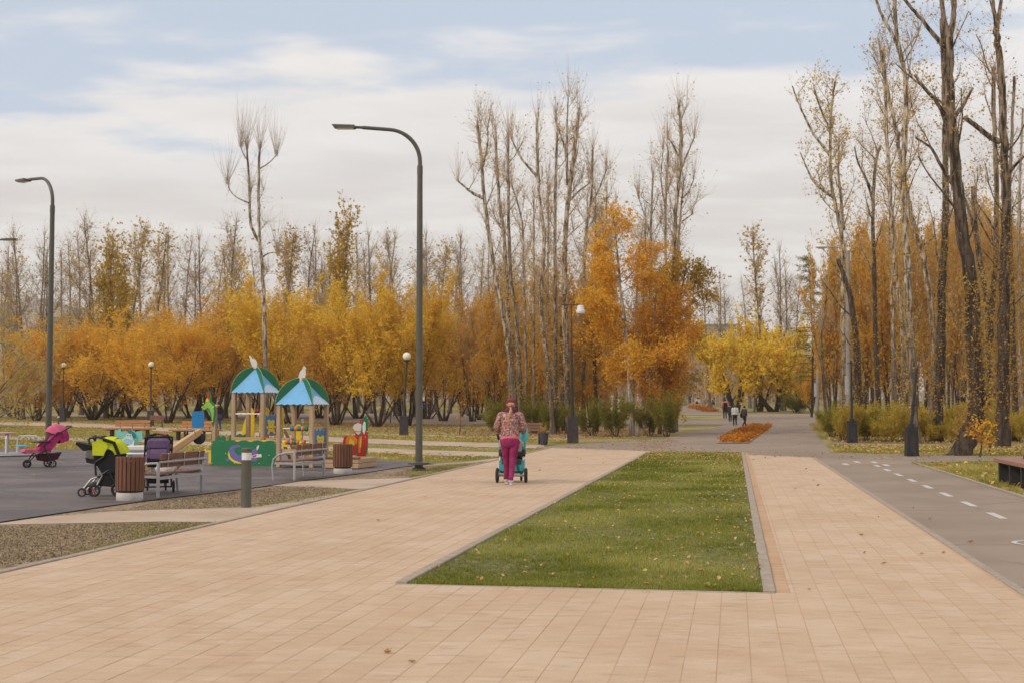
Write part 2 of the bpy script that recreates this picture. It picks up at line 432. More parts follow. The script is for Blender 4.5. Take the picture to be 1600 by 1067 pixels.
# plaza frame: u runs along the walk, v across it
vL = uv(G(330, 818))[1]; vR = uv(G(1500, 857))[1]
vA = uv(G(760, 844))[1]; vB = uv(G(1181, 850))[1]; u0 = uv(G(900, 918))[0]; u1 = uv(G(1090, 706.5))[0]
uF = uv(G(1270, 714))[0]; uFl = uv(G(840, 699))[0]
print('plaza', vL, vR, vA, vB, u0, u1, uF, uFl)
def ufar(v): return np.interp(v, [vL, uv(G(1020, 704))[1], vR], [uFl, uv(G(1020, 704))[0] , uF])
KW = .10
sheet('plaza_bed', [xy(-4, vL), xy(-4, vR), xy(uF, vR), xy(ufar(0), 0), xy(uFl, vL)], -.0022, GM['joint'])
# pavers: columns 0.2 wide that run along u, mixed lengths, staggered
def zones():
    cw = .2
    out = []
    v = vL + .09
    edges = np.arange(vL + .09, vR - .09, cw)
    # snap the columns to the lawn kerbs
    for va in edges:
        vb = min(va + cw, vR - .09)
        if vb - va < .04: continue
        u = 1.5 - rng.random() * .5
        far = ufar((va + vb) / 2)
        while u < far:
            L = rng.choice([.3, .4, .6, .6]); u2 = min(u + L, far)
            parts = [(u, u2, va, vb)]
            la, lb, ua, ub = vA - KW, vB + KW + .12, u0 - .0, u1 + .1
            if vb > la and va < lb and u2 > ua and u < ub:
                parts = []
                if u < ua: parts.append((u, ua, va, vb))
                if u2 > ub: parts.append((ub, u2, va, vb))
                um, ux = max(u, ua), min(u2, ub)
                if va < la: parts.append((um, ux, va, la))
                if vb > lb: parts.append((um, ux, lb, vb))
            for q in parts:
                if q[1] - q[0] > .03 and q[3] - q[2] > .03: out.append(q)
            u = u2
    # far end beyond the lawn
    return np.array(out)
Q = zones()
ctr = np.stack([(Q[:, 0] + Q[:, 1]) / 2, (Q[:, 2] + Q[:, 3]) / 2], 1)
wx = ctr[:, :1] * Uv + ctr[:, 1:] * Vv
# picture position of every paver, to pick those that show largest
dcam = wx[:, 1] * math.cos(PITCH) - CAMH * math.sin(PITCH)
pxx = CX + FPX * wx[:, 0] / dcam; pyy = CY - FPX * (-CAMH * math.cos(PITCH) - wx[:, 1] * math.sin(PITCH)) / dcam
full = (np.abs(Q[:, 3] - Q[:, 2] - .2) < 1e-4)
vis = (pxx > 0) & (pxx < 1600) & (pyy < 1075) & full & np.isin(np.round(Q[:, 1] - Q[:, 0], 4), [.3, .4, .6])
areaq = np.where(vis, (Q[:, 1] - Q[:, 0]) * .2 / dcam ** 3, 0)
big = np.argsort(-areaq)[:300]; isbig = np.zeros(len(Q), bool); isbig[big] = True
def tiles(qs, zt, gap=.0024, bev=.0025, depth=.010):
    n = len(qs); g = gap / 2
    a, b, c, d = qs[:, 0] + g, qs[:, 1] - g, qs[:, 2] + g * .8, qs[:, 3] - g * .8
    V = np.zeros((n, 8, 3))
    dz = np.clip(rng.normal(0, .0005, n), -.001, .001)
    for i, (uu, vv) in enumerate(((a, c), (b, c), (b, d), (a, d))):
        V[:, i, :2] = uu[:, None] * Uv + vv[:, None] * Vv; V[:, i, 2] = zt - depth
    for i, (uu, vv) in enumerate(((a + bev, c + bev), (b - bev, c + bev), (b - bev, d - bev), (a + bev, d - bev))):
        V[:, 4 + i, :2] = uu[:, None] * Uv + vv[:, None] * Vv; V[:, 4 + i, 2] = zt + dz
    F = np.array([(7, 6, 5, 4), (4, 5, 1, 0), (5, 6, 2, 1), (6, 7, 3, 2), (7, 4, 0, 3)])
    return V.reshape(-1, 3), (np.arange(n)[:, None, None] * 8 + F).reshape(-1, 4)
plaza = tag(bpy.data.objects.new('plaza', None), kind='structure'); C.objects.link(plaza)
V, F = tiles(Q[~isbig], .0)
o = link('paver_field', fast_mesh('paver_field', V, F, []), plaza, [PAVN]); tag(o, kind='stuff')
pm = {}
for L in (.3, .4, .6):
    V, F = tiles(np.array([[-L / 2, L / 2, -.1, .1]]), 0); pm[L] = fast_mesh('paver', V, F, []); pm[L].materials.append(PAV1)
for i in big:
    L = round(float(Q[i, 1] - Q[i, 0]), 1); o = bpy.data.objects.new('paver', pm[L]); C.objects.link(o); o.parent = plaza
    p = wx[i]; o.location = (p[0], p[1], float(np.clip(rng.normal(0, .0004), -.0008, .0008)))
    o.rotation_euler = (float(np.clip(rng.normal(0, .0008), -.002, .002)), float(np.clip(rng.normal(0, .0008), -.002, .002)), 0)
# pinkish strip beside the right lawn kerb
qs = []; u = u0
while u < u1: qs.append((u, min(u + .2, u1), vB + KW, vB + KW + .12)); u += .2
V, F = tiles(np.array(qs), .0005); o = link('edge_paver_strip', fast_mesh('edge_paver_strip', V, F, []), plaza, [PAVP]); tag(o, kind='stuff')

# kerbs of one metre stones
def kerb(name, pa, pb, w, top, L=1.0):
    pa, pb = np.array(pa, float), np.array(pb, float); T = np.linalg.norm(pb - pa); n = max(1, int(round(T / L))); d = (pb - pa) / T
    ang = math.atan2(d[1], d[0]); Ls = T / n
    root = tag(bpy.data.objects.new(name, None), kind='structure'); C.objects.link(root)
    st = MB(); st.box((0, 0, -.04), (Ls - .006, w, .08), bev=.006); me = None
    for i in range(n):
        p = pa + d * Ls * (i + .5)
        if me is None: o = st.build('kerb_stone', GM['kerb'], root); me = o.data
        else: o = bpy.data.objects.new('kerb_stone', me); C.objects.link(o); o.parent = root
        o.location = (p[0], p[1], top + random.gauss(0, .0015)); o.rotation_euler = (0, 0, ang + random.gauss(0, .0006))
kerb('lawn_kerb', xy(u0, vA - KW / 2), xy(u1, vA - KW / 2), KW, .022)
kerb('lawn_kerb', xy(u0, vB + KW / 2), xy(u1, vB + KW / 2), KW, .022)
kerb('lawn_kerb', xy(u0 - .035, vA - KW), xy(u0 - .035, vB + KW), .03, .006)
kerb('lawn_kerb', xy(u1 + .05, vA - KW), xy(u1 + .05, vB + KW), .08, .022)
kerb('plaza_kerb', xy(3, vL + .045), xy(uFl, vL + .045), .08, .018)
kerb('plaza_kerb', xy(3, vR - .045), xy(uF, vR - .045), .08, .012)
# bike path
vP = uv(G(1510, 749.5))[1]; uP = uv(G(1420, 722))[0]
sheet('bike_path', [xy(-4, vR), xy(-4, vP), xy(uP, vP), xy(uP + 1, vP + .3), xy(uP + 4.5, vP + .6), xy(uF + .5, vR)], -.004, GM['asphalt'])
kerb('path_kerb', xy(5, vP + .04), xy(uP, vP + .04), .07, .03)
PAINT = mat('road_paint', (.55, .51, .46), .7, .15, 30, dirt=(.45, .40, .36))
dv_ = uv(G(1557, 804.7))[1]
for i in range(3, 12):
    pu = uv(G(1557, 804.7))[0] + (i - 3) * 2.2
    pu, pv = pu, dv_ + 0
    if pu > uv(G(1353, 725))[0] + .5: break
    o = MB().prism([tuple(xy(pu - .5, pv - .055)), tuple(xy(pu + .5, pv - .055)), tuple(xy(pu + .5, pv + .055)), tuple(xy(pu - .5, pv + .055))], -.002, .001, 'xy').build('lane_dash', PAINT, None, 0)
    tag(o, kind='structure')
for q in ((1384.6, 726), (1321, 724.6), (1339, 721), (1366, 721.5)):
    a, b = uv(G(*q)); tag(MB().prism([tuple(xy(a - .45, b - .07)), tuple(xy(a + .45, b - .07)), tuple(xy(a + .45, b + .07)), tuple(xy(a - .45, b + .07))], -.002, .001, 'xy').build('lane_dash', PAINT, None, 0), kind='structure')
# painted bicycle: its far wheel ring reaches the frame
wc = G(1627, 848); bl = []
def ring(mb, cu, cv, r, w, n=40):
    vs = []; 
    for k in range(n):
        a = 2 * math.pi * k / n
        for rr in (r - w, r): vs.append((*xy(cu + rr * math.cos(a), cv + rr * math.sin(a)), .001))
    mb.add(vs, [(2 * k, 2 * k + 1, (2 * k + 3) % (2 * n), (2 * k + 2) % (2 * n)) for k in range(n)])
mb = MB(); cu, cv = uv(wc)
ring(mb, cu, cv, .32, .06); ring(mb, cu - .02, cv + .95, .32, .06)
def bar(mb, a, b, w=.05):
    a, b = np.array(a), np.array(b); d = (b - a) / np.linalg.norm(b - a); n = np.array([-d[1], d[0]]) * w / 2
    mb.add([(*xy(*(q)), .0014) for q in (a - n, b - n, b + n, a + n)], [(0, 1, 2, 3)])
for a, b in (((0, 0), (.5, .22)), ((.5, .22), (.5, .72)), ((0, 0), (0, .42)), ((0, .42), (.5, .72)), ((0, .95), (.6, .72)), ((.5, .22), (0, .42)), ((.6, .72), (.62, .86)), ((.56, .14), (.56, .30))):
    bar(mb, (cu + a[0], cv + a[1]), (cu + b[0], cv + b[1]))
tag(mb.build('bicycle_marking', PAINT, None, 0), kind='structure')

# lawn, rubber playground, side paths
sheet('lawn', [xy(u0, vA), xy(u0, vB), xy(u1, vB), xy(u1, vA)], -.002, GM['lawn'])
rub = W((-150, 838), (0, 815), (100, 800), (200, 785.5), (250, 779), (400, 761), (467, 751), (560, 739.5), (626, 729), (680, 723.5), (655, 720.5), (576, 718.5), (480, 712), (350, 706.5), (200, 703), (0, 700.5), (-300, 699))
sheet('rubber_playground', rub, .004, GM['rubber'])
sheet('ground_earth', W((-320, 960), (-160, 922), (0, 888), (165, 852), (330, 818), (570, 763.5), (640, 748), (752, 721.5), (700, 721), (626, 727), (467, 749), (250, 777), (0, 813), (-150, 836), (-320, 870)), -.014, GM['dirt'])
pathA = W((60, 807), (175, 797), (400, 790.5), (600, 757), (480, 783.5), (345, 814), (250, 813), (0, 818), (-60, 818), (0, 815.5))
sheet('footpath', pathA, -.009, GM['sandpath'])
sheet('footpath', W((420, 757.5), (467, 750.5), (540, 748), (655, 744.8), (585, 760.5), (560, 762.5)), -.009, GM['sandpath'])
sheet('footpath', W((626, 730), (690, 723), (720, 721), (800, 712), (765, 718.8), (745, 721.5), (690, 724.5)), -.009, GM['sandpath'])
sheet('footpath', W((-320, 679), (0, 680), (200, 684), (330, 689.5), (520, 696.5), (700, 703), (830, 706.3), (800, 712.5), (700, 710.5), (520, 703), (330, 695), (200, 689), (0, 686), (-320, 685)), -.017, GM['sandpath'])
sheet('footpath', W((-320, 657), (0, 658), (150, 661), (300, 668), (500, 681), (650, 687.5), (850, 693.8), (850, 699.5), (780, 698), (650, 694.5), (500, 688.5), (300, 676), (150, 667), (0, 663), (-320, 661.5)), -.013, GM['sandpath'])
sheet('footpath', W((430, 674), (640, 677.5), (900, 683.5), (900, 686.5), (640, 680), (430, 676.5)), -.021, GM['sandpath'])
sheet('footpath', W((-320, 646.5), (200, 646), (500, 645), (760, 643), (905, 645), (905, 652), (760, 663), (600, 661), (500, 658), (200, 650), (-320, 650)), -.021, GM['asphalt'])
# asphalt walks beyond the plaza
sheet('asphalt_walk', W((836, 697.5), (905, 692.5), (1000, 686.5), (1040, 683), (1075, 675), (1129, 663.5), (1000, 663), (900, 661), (900, 655), (1054, 655.5), (1129, 655), (1132, 648.5), (1060, 647.2), (1040, 640), (1058, 629), (1090, 628), (1130, 641), (1175, 646), (1300, 646.5), (1600, 647.5), (1800, 648), (1800, 652), (1290, 655), (1264, 662), (1300, 706), (1420, 709.5), (1600, 712), (1900, 716), (1900, 722), (1600, 718), (1425, 721.5), (1380, 716.5), (1270, 715.4), (1150, 711.5), (1020, 705.4), (930, 701), (840, 699.6)), -.010, GM['asphalt'])
sheet('footpath', W((1295, 690), (1400, 692.5), (1600, 694.5), (1900, 697), (1900, 699), (1600, 696.5), (1400, 694), (1297, 692)), -.017, GM['asphalt'])
sheet('leaf_litter_ground', W((740, 690), (850, 686), (1000, 683), (1045, 678), (1056, 660), (1000, 665), (830, 668), (700, 672)), -.025, GM['litter'])
sheet('leaf_litter_ground', W((1300, 690), (1600, 694), (1900, 697), (1900, 655), (1293, 658)), -.026, GM['litter'])
sheet('leaf_litter_ground', W((430, 658), (760, 664), (700, 674), (560, 674), (430, 668)), -.026, GM['litter'])
# flower beds
def bedmesh(px, name, label, h=.18):
    poly = W(*px); P = np.array(poly); n = 5200
    lo, hi = P.min(0), P.max(0); q = lo + rng.random((n * 3, 2)) * (hi - lo); q = q[inpoly(q, poly)][:n]
    return q
# ---------------------------------------------------------------- hills far off
hv, hf = [], []
xs = np.linspace(-1900, 1700, 90)
for i, x in enumerate(xs):
    t_ = i / 89; h = 78 + 118 * math.exp(-((x + 1000) / 380) ** 2) + 18 * math.sin(x * .006) + 9 * math.sin(x * .019 + 1)
    if x > -400: h *= max(.55, 1 - (x + 400) / 2500)
    for yy, k in ((1900, 0), (2100, .35), (2350, .8), (2550, 1), (3000, .9)): hv.append((x, yy, h * k + 6 * math.sin(x * .03 + yy)))
for i in range(89):
    for j in range(4): a = i * 5 + j; hf.append((a, a + 5, a + 6, a + 1))
mb = MB(); mb.add(hv, hf); o = mb.build('hills', GM['hill'], None, 60); tag(o, kind='structure')
# ---------------------------------------------------------------- plants
class Plant:
    """collects wood (tubes, twigs) and leaves; builds the parts trunk and crown"""
    def __init__(s): s.w = []; s.t = []; s.l = []; s.nw = s.nt = s.nl = 0
    def tube(s, pts, r0, r1, k=6, flare=0, pw=1.0):
        P = np.asarray(pts, float); n = len(P)
        T = np.gradient(P, axis=0); T /= np.linalg.norm(T, axis=1)[:, None] + 1e-9
        ref = np.array([1., 0, 0]) if abs(T[:, 0]).mean() < .8 else np.array([0, 0, 1.])
        a = np.cross(T, ref); a /= np.linalg.norm(a, axis=1)[:, None] + 1e-9; b = np.cross(T, a)
        t = np.linspace(0, 1, n) ** pw; r = r0 + (r1 - r0) * t
        if flare: r = r * (1 + flare * np.exp(-np.arange(n) * 1.2))
        an = np.arange(k) * 2 * math.pi / k
        rr = r[:, None] * (1 + (rng.random((n, k)) - .5) * (.16 if k > 6 else .05))
        V = P[:, None] + (a[:, None] * np.cos(an)[None, :, None] + b[:, None] * np.sin(an)[None, :, None]) * rr[:, :, None]
        i = np.arange(n - 1)[:, None] * k; j = np.arange(k)[None]; j2 = (j + 1) % k
        F = np.stack([i + j, i + j2, i + k + j2, i + k + j], -1).reshape(-1, 4) + s.nw
        s.w.append((V.reshape(-1, 3), F)); s.nw += n * k
        return P, T, r
    def twigs(s, B, D, L, r, up=.2, sag=0.):
        """N curved three-sided twigs; returns base, middle and tip"""
        D = D / (np.linalg.norm(D, axis=1)[:, None] + 1e-9); n = len(B); L = np.broadcast_to(L, (n,))[:, None]; r = np.broadcast_to(r, (n,))[:, None]
        M = B + D * L * .5; upv = np.array([0, 0, 1.]); Tp = B + D * L + upv * L * (up - sag) + rng.normal(0, .05, (n, 3)) * L
        a = np.cross(D, rng.normal(size=(n, 3))); a /= np.linalg.norm(a, axis=1)[:, None] + 1e-9; b = np.cross(D, a)
        V = np.zeros((n, 7, 3))
        for j in range(3):
            o = a * math.cos(j * 2.0944) + b * math.sin(j * 2.0944)
            V[:, j] = B + o * r; V[:, 3 + j] = M + o * r * .65
        V[:, 6] = Tp
        base = np.arange(n)[:, None, None] * 7 + s.nt
        q = (base + np.array([(0, 1, 4, 3), (1, 2, 5, 4), (2, 0, 3, 5)])).reshape(-1, 4)
        t = (base + np.array([(3, 4, 6), (4, 5, 6), (5, 3, 6)])).reshape(-1, 3)
        s.t.append((V.reshape(-1, 3), q, t)); s.nt += n * 7
        return B, M, Tp
    def leaves(s, P, size, asp=.6, hang=.3):
        n = len(P)
        if not n: return
        a = rng.normal(size=(n, 3)); a[:, 2] -= hang; a /= np.linalg.norm(a, axis=1)[:, None]
        b = np.cross(a, rng.normal(size=(n, 3))); b /= np.linalg.norm(b, axis=1)[:, None] + 1e-9
        L = (size * (.6 + .8 * rng.random(n)))[:, None] * .5; w = L * asp
        V = np.stack([P - a * L, P + b * w, P + a * L, P - b * w], 1)
        F = np.arange(n * 4).reshape(-1, 4) + s.nl
        s.l.append((V.reshape(-1, 3), F)); s.nl += n * 4
    def on(s, bmt, n, j=.08, lo=0.3):
        """n points along twigs (base, middle, tip)"""
        B, M, T = bmt; i = rng.integers(0, len(B), n); t = (lo + (1 - lo) * rng.random(n))[:, None]
        P = np.where(t < .5, B[i] + (M[i] - B[i]) * t * 2, M[i] + (T[i] - M[i]) * (t * 2 - 1))
        return P + rng.normal(0, j, (n, 3)), (T[i] - B[i])
    def build(s, root, bark, leaf, twigm=None):
        org = np.zeros(3)
        if s.w:
            V = np.concatenate([x[0] for x in s.w]) ; F = np.concatenate([x[1] for x in s.w])
            me = fast_mesh('trunk', V, F, []); me.shade_smooth(); link('trunk', me, root, [bark])
        V, F4, F3, m4 = [], [], [], []; off = 0; m3 = []
        for v, q, t in s.t: V.append(v); F4.append(q); F3.append(t); m4.append(np.zeros(len(q))); m3.append(np.zeros(len(t)))
        off = s.nt
        for v, q in s.l: V.append(v); F4.append(q + off); m4.append(np.ones(len(q)))
        if V:
            me = fast_mesh('crown', np.concatenate(V), np.concatenate(F4), np.concatenate(F3) if F3 else [], np.concatenate(m4), np.concatenate(m3) if m3 else np.zeros(0))
            link('crown', me, root, [twigm or bark, leaf])
def grow(p, d, L, n=7, up=.12, jit=.12):
    d = np.array(d, float); d /= np.linalg.norm(d); P = [np.array(p, float)]
    for i in range(n):
        d = d + np.array([0, 0, up]) + rng.normal(0, jit, 3); d /= np.linalg.norm(d); P.append(P[-1] + d * L / n)
    return np.array(P)
def azd(az, el): return np.array([math.cos(az) * math.cos(el), math.sin(az) * math.cos(el), math.sin(el)])
def samp(P, T, n, lo=0., hi=1.):
    t = (lo + (hi - lo) * rng.random(n)) * (len(P) - 1.001); i = t.astype(int); f = (t - i)[:, None]
    return P[i] + (P[i + 1] - P[i]) * f, T[i]

def poplar(pl, stems, limb_lo=.35, limbs=1.1, llen=(1.4, 3.2), twig=7, tl=(.5, 1.3), leaf=.8, lsize=.09, fan=14, fanlen=1.5, suckers=0, k=8, el=(35, 65), r_twig=.008, tipr=None, leaflow=1.0):
    """tall poplar of one or more measured stems, pollarded tops, thin upright shoots"""
    for pts, r0, r1, big in stems:
        P = np.array(spline(pts, 5)); P[1:-1] += rng.normal(0, r0 * .06, (len(P) - 2, 3))
        P, T, r = pl.tube(P, r0, r1, k, flare=.45 if big else 0, pw=.55 if big else .8)
        H = np.linalg.norm(np.diff(P, axis=0), axis=1).sum(); segs = [(P, T, 1.)]
        nl = int(H * (1 - limb_lo) * limbs)
        for i in range(nl):
            t = limb_lo + (1 - limb_lo) * (i + rng.random()) / max(nl, 1)
            if t > .97: continue
            j = int(t * (len(P) - 1)); az = rng.random() * 2 * math.pi; e = R(rng.uniform(*el))
            L = rng.uniform(*llen) * (1.15 - .5 * t)
            Q = grow(P[j], azd(az, e), L, 6, .10, .09); rr = min(r[j] * .42, .018 + L * .011)
            Q, TQ, _ = pl.tube(Q, rr, rr * .35, 5); segs.append((Q, TQ, .8))
            for _ in range(rng.integers(0, 3)):
                q = Q[rng.integers(2, 6)]; Q2 = grow(q, azd(az + rng.normal(0, .8), e + .2), L * .5, 4, .12, .12)
                Q2, T2, _ = pl.tube(Q2, rr * .45, rr * .2, 4); segs.append((Q2, T2, .8))
            if fan and rng.random() < .6:
                m = int(fan * .5); pl_leafy(pl, Q[-1] + rng.normal(0, .03, (m, 3)), np.array([[0, 0, 1.]]) + rng.normal(0, .35, (m, 3)), fanlen * .6 * rng.uniform(.5, 1.1, m), r_twig, .5 * leaf, lsize)
        if fan:
            m = fan; pl_leafy(pl, P[-1] + rng.normal(0, .05, (m, 3)), np.array([[0, 0, 1.]]) + rng.normal(0, .22, (m, 3)), fanlen * rng.uniform(.5, 1.15, m), r_twig * 1.1, .7 * leaf, lsize)
        for Pq, Tq, w in segs:
            H2 = np.linalg.norm(np.diff(Pq, axis=0), axis=1).sum(); m = int(H2 * twig * w)
            if Pq is P: m = int(H * (1 - limb_lo * .8) * twig * .6); lo = limb_lo * .8
            else: lo = .15
            if m < 1: continue
            B, TT = samp(Pq, Tq, m, lo)
            D = TT * .4 + rng.normal(0, .6, (m, 3)) + np.array([0, 0, .45])
            bmt = pl_leafy(pl, B, D, rng.uniform(*tl, m), r_twig, leaf, lsize)
            B2, D2 = pl.on(bmt, m, .0, .2)
            pl_leafy(pl, B2, D2 / (np.linalg.norm(D2, axis=1)[:, None] + 1e-9) + rng.normal(0, .5, (m, 3)), rng.uniform(.3, .8, m) * tl[1] * .5, r_twig * .6, leaf, lsize)
        if suckers and big:
            m = int(suckers); B, TT = samp(P, T, m, .07, limb_lo + .12)
            a = rng.random(m) * 2 * math.pi; D = np.stack([np.cos(a), np.sin(a), .5 + rng.random(m) * .6], 1)
            bmt = pl.twigs(B, D, rng.uniform(.2, .75, m), r_twig * .7, .25)
            Pn, _ = pl.on(bmt, int(m * 2.6 * leaflow), .05, .3); pl.leaves(Pn, lsize * 1.0, .75)
def pl_leafy(pl, B, D, L, r, leaf, lsize):
    bmt = pl.twigs(B, D, L, r, .12); n = int(len(B) * leaf)
    if n: P, _ = pl.on(bmt, n, .04, .3); pl.leaves(P, lsize, .75)
    return bmt
def bushy(pl, h, w, nstem, nleaf, lsize, asp=.4, el=(48, 82), base_r=.11, twigs=1500, lo=.22, drop=.0, clump=.5, spread=.35, fine=.006, upright=.6, seed_shape=1.):
    """many-stemmed, wide tree: stems lean out of one foot, limbs fork twice, twigs and leaves fill the shell"""
    tw = []
    for i in range(nstem):
        az = 2 * math.pi * (i + rng.random() * .7) / nstem; e = R(rng.uniform(*el))
        reach = min(h * .78, (w * .46) / max(.12, math.cos(e) * .95)) if math.cos(e) > .2 else h * .78
        reach *= rng.uniform(.8, 1.)
        b = np.array([math.cos(az), math.sin(az), 0]) * spread * rng.random()
        P = grow(b + [0, 0, -.15], azd(az, e), reach, 9, .03, .07); r0 = base_r * rng.uniform(.7, 1.2)
        P, T, r = pl.tube(P, r0, r0 * .22, 7, flare=.3); segs = [(P, T, .45)]
        for q in range(6):
            j = rng.integers(2, 9); a2 = az + rng.normal(0, .9); Q = grow(P[j], azd(a2, e + rng.normal(-.05, .3)), h * rng.uniform(.22, .42), 6, .05, .12)
            rr = r[j] * .5; Q, TQ, _ = pl.tube(Q, rr, rr * .25, 5); segs.append((Q, TQ, .15))
            for _ in range(2):
                j2 = rng.integers(2, 6); Q2 = grow(Q[j2], azd(a2 + rng.normal(0, .9), e + rng.normal(0, .35)), h * rng.uniform(.12, .24), 4, .05, .14)
                Q2, T2, _ = pl.tube(Q2, rr * .4, rr * .15, 4); segs.append((Q2, T2, .05))
        tw += segs
    B, D = [], []
    tot = sum(len(x[0]) for x in tw)
    for Pq, Tq, l0 in tw:
        m = max(2, int(twigs * len(Pq) / tot)); b, t = samp(Pq, Tq, m, l0); B.append(b); D.append(t)
    B, D = np.concatenate(B), np.concatenate(D); keep = B[:, 2] > h * lo * .8; B, D = B[keep], D[keep]
    out = B - np.array([0, 0, h * .45]); out /= np.linalg.norm(out, axis=1)[:, None] + 1e-9
    L = h * .11 * rng.uniform(.5, 1.3, len(B))
    D = D * .4 + out * .6 + rng.normal(0, .35, B.shape) + np.array([0, 0, upright]); bmt = pl.twigs(B, D, L, fine, .15, drop)
    B2, D2 = pl.on(bmt, len(B) * 2, 0, .2); D2 = D2 / (np.linalg.norm(D2, axis=1)[:, None] + 1e-9) + rng.normal(0, .55, B2.shape)
    bmt2 = pl.twigs(B2, D2, h * .07 * rng.uniform(.5, 1.3, len(B2)), fine * .6, .1, drop)
    P1, _ = pl.on(bmt2, int(nleaf * .72), .07, .15); P2, _ = pl.on(bmt, nleaf - len(P1), .10, .3)
    P = np.concatenate([P1, P2])
    # gaps: drop leaves where a coarse random field is low
    f = np.sin(P[:, 0] * 1.9 / h * 9 + P[:, 2] * 1.1) + np.sin(P[:, 1] * 2.3 / h * 9 + 1 + P[:, 0]) + np.sin(P[:, 2] * 2.7 / h * 9 + 2)
    P = P[f > -1.6 + clump * rng.normal(0, 1, len(P))]
    pl.leaves(P, lsize, asp, .2 + drop)

BK = {
 'poplar': barkmat('poplar_bark', (.22, .165, .12), (.64, .52, .39), 2.0, 8, .75),
 'dark': barkmat('old_bark', (.095, .068, .05), (.34, .25, .175), 5.0, 15, .5, 5),
 'willow': barkmat('willow_bark', (.10, .072, .052), (.26, .18, .11), 1, 5, .1),
 'birch': barkmat('birch_bark', (.42, .36, .30), (.52, .44, .36), .5, 2.5, .9),
 'grey': barkmat('far_bark', (.20, .15, .115), (.42, .33, .25), 2, 9, .3),
}
def twm(n, c): return mat(n, c, .9, .2, 3, spec=.1)
TW = {'tan': twm('tan_twig', (.46, .34, .22)), 'dark': twm('dark_twig', (.34, .20, .10)), 'grey': twm('grey_twig', (.42, .33, .25)), 'olive': twm('olive_twig', (.42, .33, .10)), 'gold': twm('golden_twig', (.60, .34, .09)), 'red': twm('birch_twig', (.46, .24, .09))}
LF = {
 'sparse': leafmat('yellow_brown_leaf', [(0.36, 0.24, 0.06), (0.58, 0.4, 0.1), (0.7, 0.48, 0.12), (0.48, 0.3, 0.07)]),
 'brown': leafmat('rusty_leaf', [(0.3, 0.17, 0.05), (0.48, 0.28, 0.07), (0.58, 0.36, 0.09), (0.36, 0.23, 0.06)]),
 'willow': leafmat('golden_willow_leaf', [(0.56, 0.29, 0.035), (0.76, 0.42, 0.05), (0.85, 0.53, 0.08), (0.7, 0.42, 0.06)]),
 'willow2': leafmat('tan_willow_leaf', [(0.5, 0.27, 0.05), (0.66, 0.37, 0.065), (0.74, 0.44, 0.09), (0.56, 0.34, 0.07)]),
 'yellowwillow': leafmat('ochre_willow_leaf', [(0.54, 0.34, 0.035), (0.74, 0.48, 0.05), (0.84, 0.57, 0.08), (0.66, 0.42, 0.05)]),
 'birch': leafmat('orange_birch_leaf', [(0.6, 0.29, 0.03), (0.78, 0.4, 0.04), (0.85, 0.5, 0.07), (0.62, 0.36, 0.05)]),
 'olive': leafmat('olive_leaf', [(0.22, 0.19, 0.025), (0.4, 0.28, 0.035), (0.6, 0.34, 0.04), (0.7, 0.38, 0.045)]),
 'green': leafmat('green_shrub_leaf', [(0.090, 0.117, 0.015), (0.166, 0.186, 0.021), (0.262, 0.248, 0.027), (0.386, 0.290, 0.045)]),
 'yellow': leafmat('yellow_maple_leaf', [(.68, .42, .03), (.82, .58, .05), (.86, .66, .09), (.74, .44, .04)]),
 'pine': leafmat('larch_needle', [(0.138, 0.152, 0.030), (0.221, 0.207, 0.045), (0.331, 0.262, 0.060)]),
 'under': leafmat('undergrowth_leaf', [(0.34, 0.28, 0.035), (0.54, 0.4, 0.05), (0.64, 0.44, 0.08), (0.4, 0.26, 0.06)]),
 'rust': leafmat('rust_orange_leaf', [(0.5, 0.25, 0.035), (0.68, 0.36, 0.045), (0.78, 0.46, 0.06), (0.58, 0.36, 0.05)]),
}
LF['ochre'] = leafmat('ochre_poplar_leaf', [(.42, .27, .04), (.56, .36, .04), (.64, .42, .06), (.34, .24, .04)])
def H(px, py, Y): return A(px, py, Y)
def stem(Y, pts, w0, w1, big=True, yj=0.):
    """pts: picture points along a stem that stands Y metres off; w0, w1 its widths there in picture pixels"""
    n = len(pts); out = [A(p[0], p[1], Y + yj * math.sin(i * 1.3)) for i, p in enumerate(pts)]
    return out, w0 * Y / FPX / 2, w1 * Y / FPX / 2, big
def place(stems):
    b = np.array(stems[0][0][0]); b[2] = tz(b[1])
    return b, [([np.array(p) - b for p in s[0]], *s[1:]) for s in stems]
def hero(name, label, cat, group, stems, bark, leafk, twigm, extra=None, **kw):
    b, st = place(stems); st[0][0][0][2] = -.2
    root = thing(name, label, cat, tuple(b), 0, group); pl = Plant(); poplar(pl, st, **kw)
    if extra: extra(pl, b)
    pl.build(root, BK[bark], LF[leafk], TW[twigm]); return root

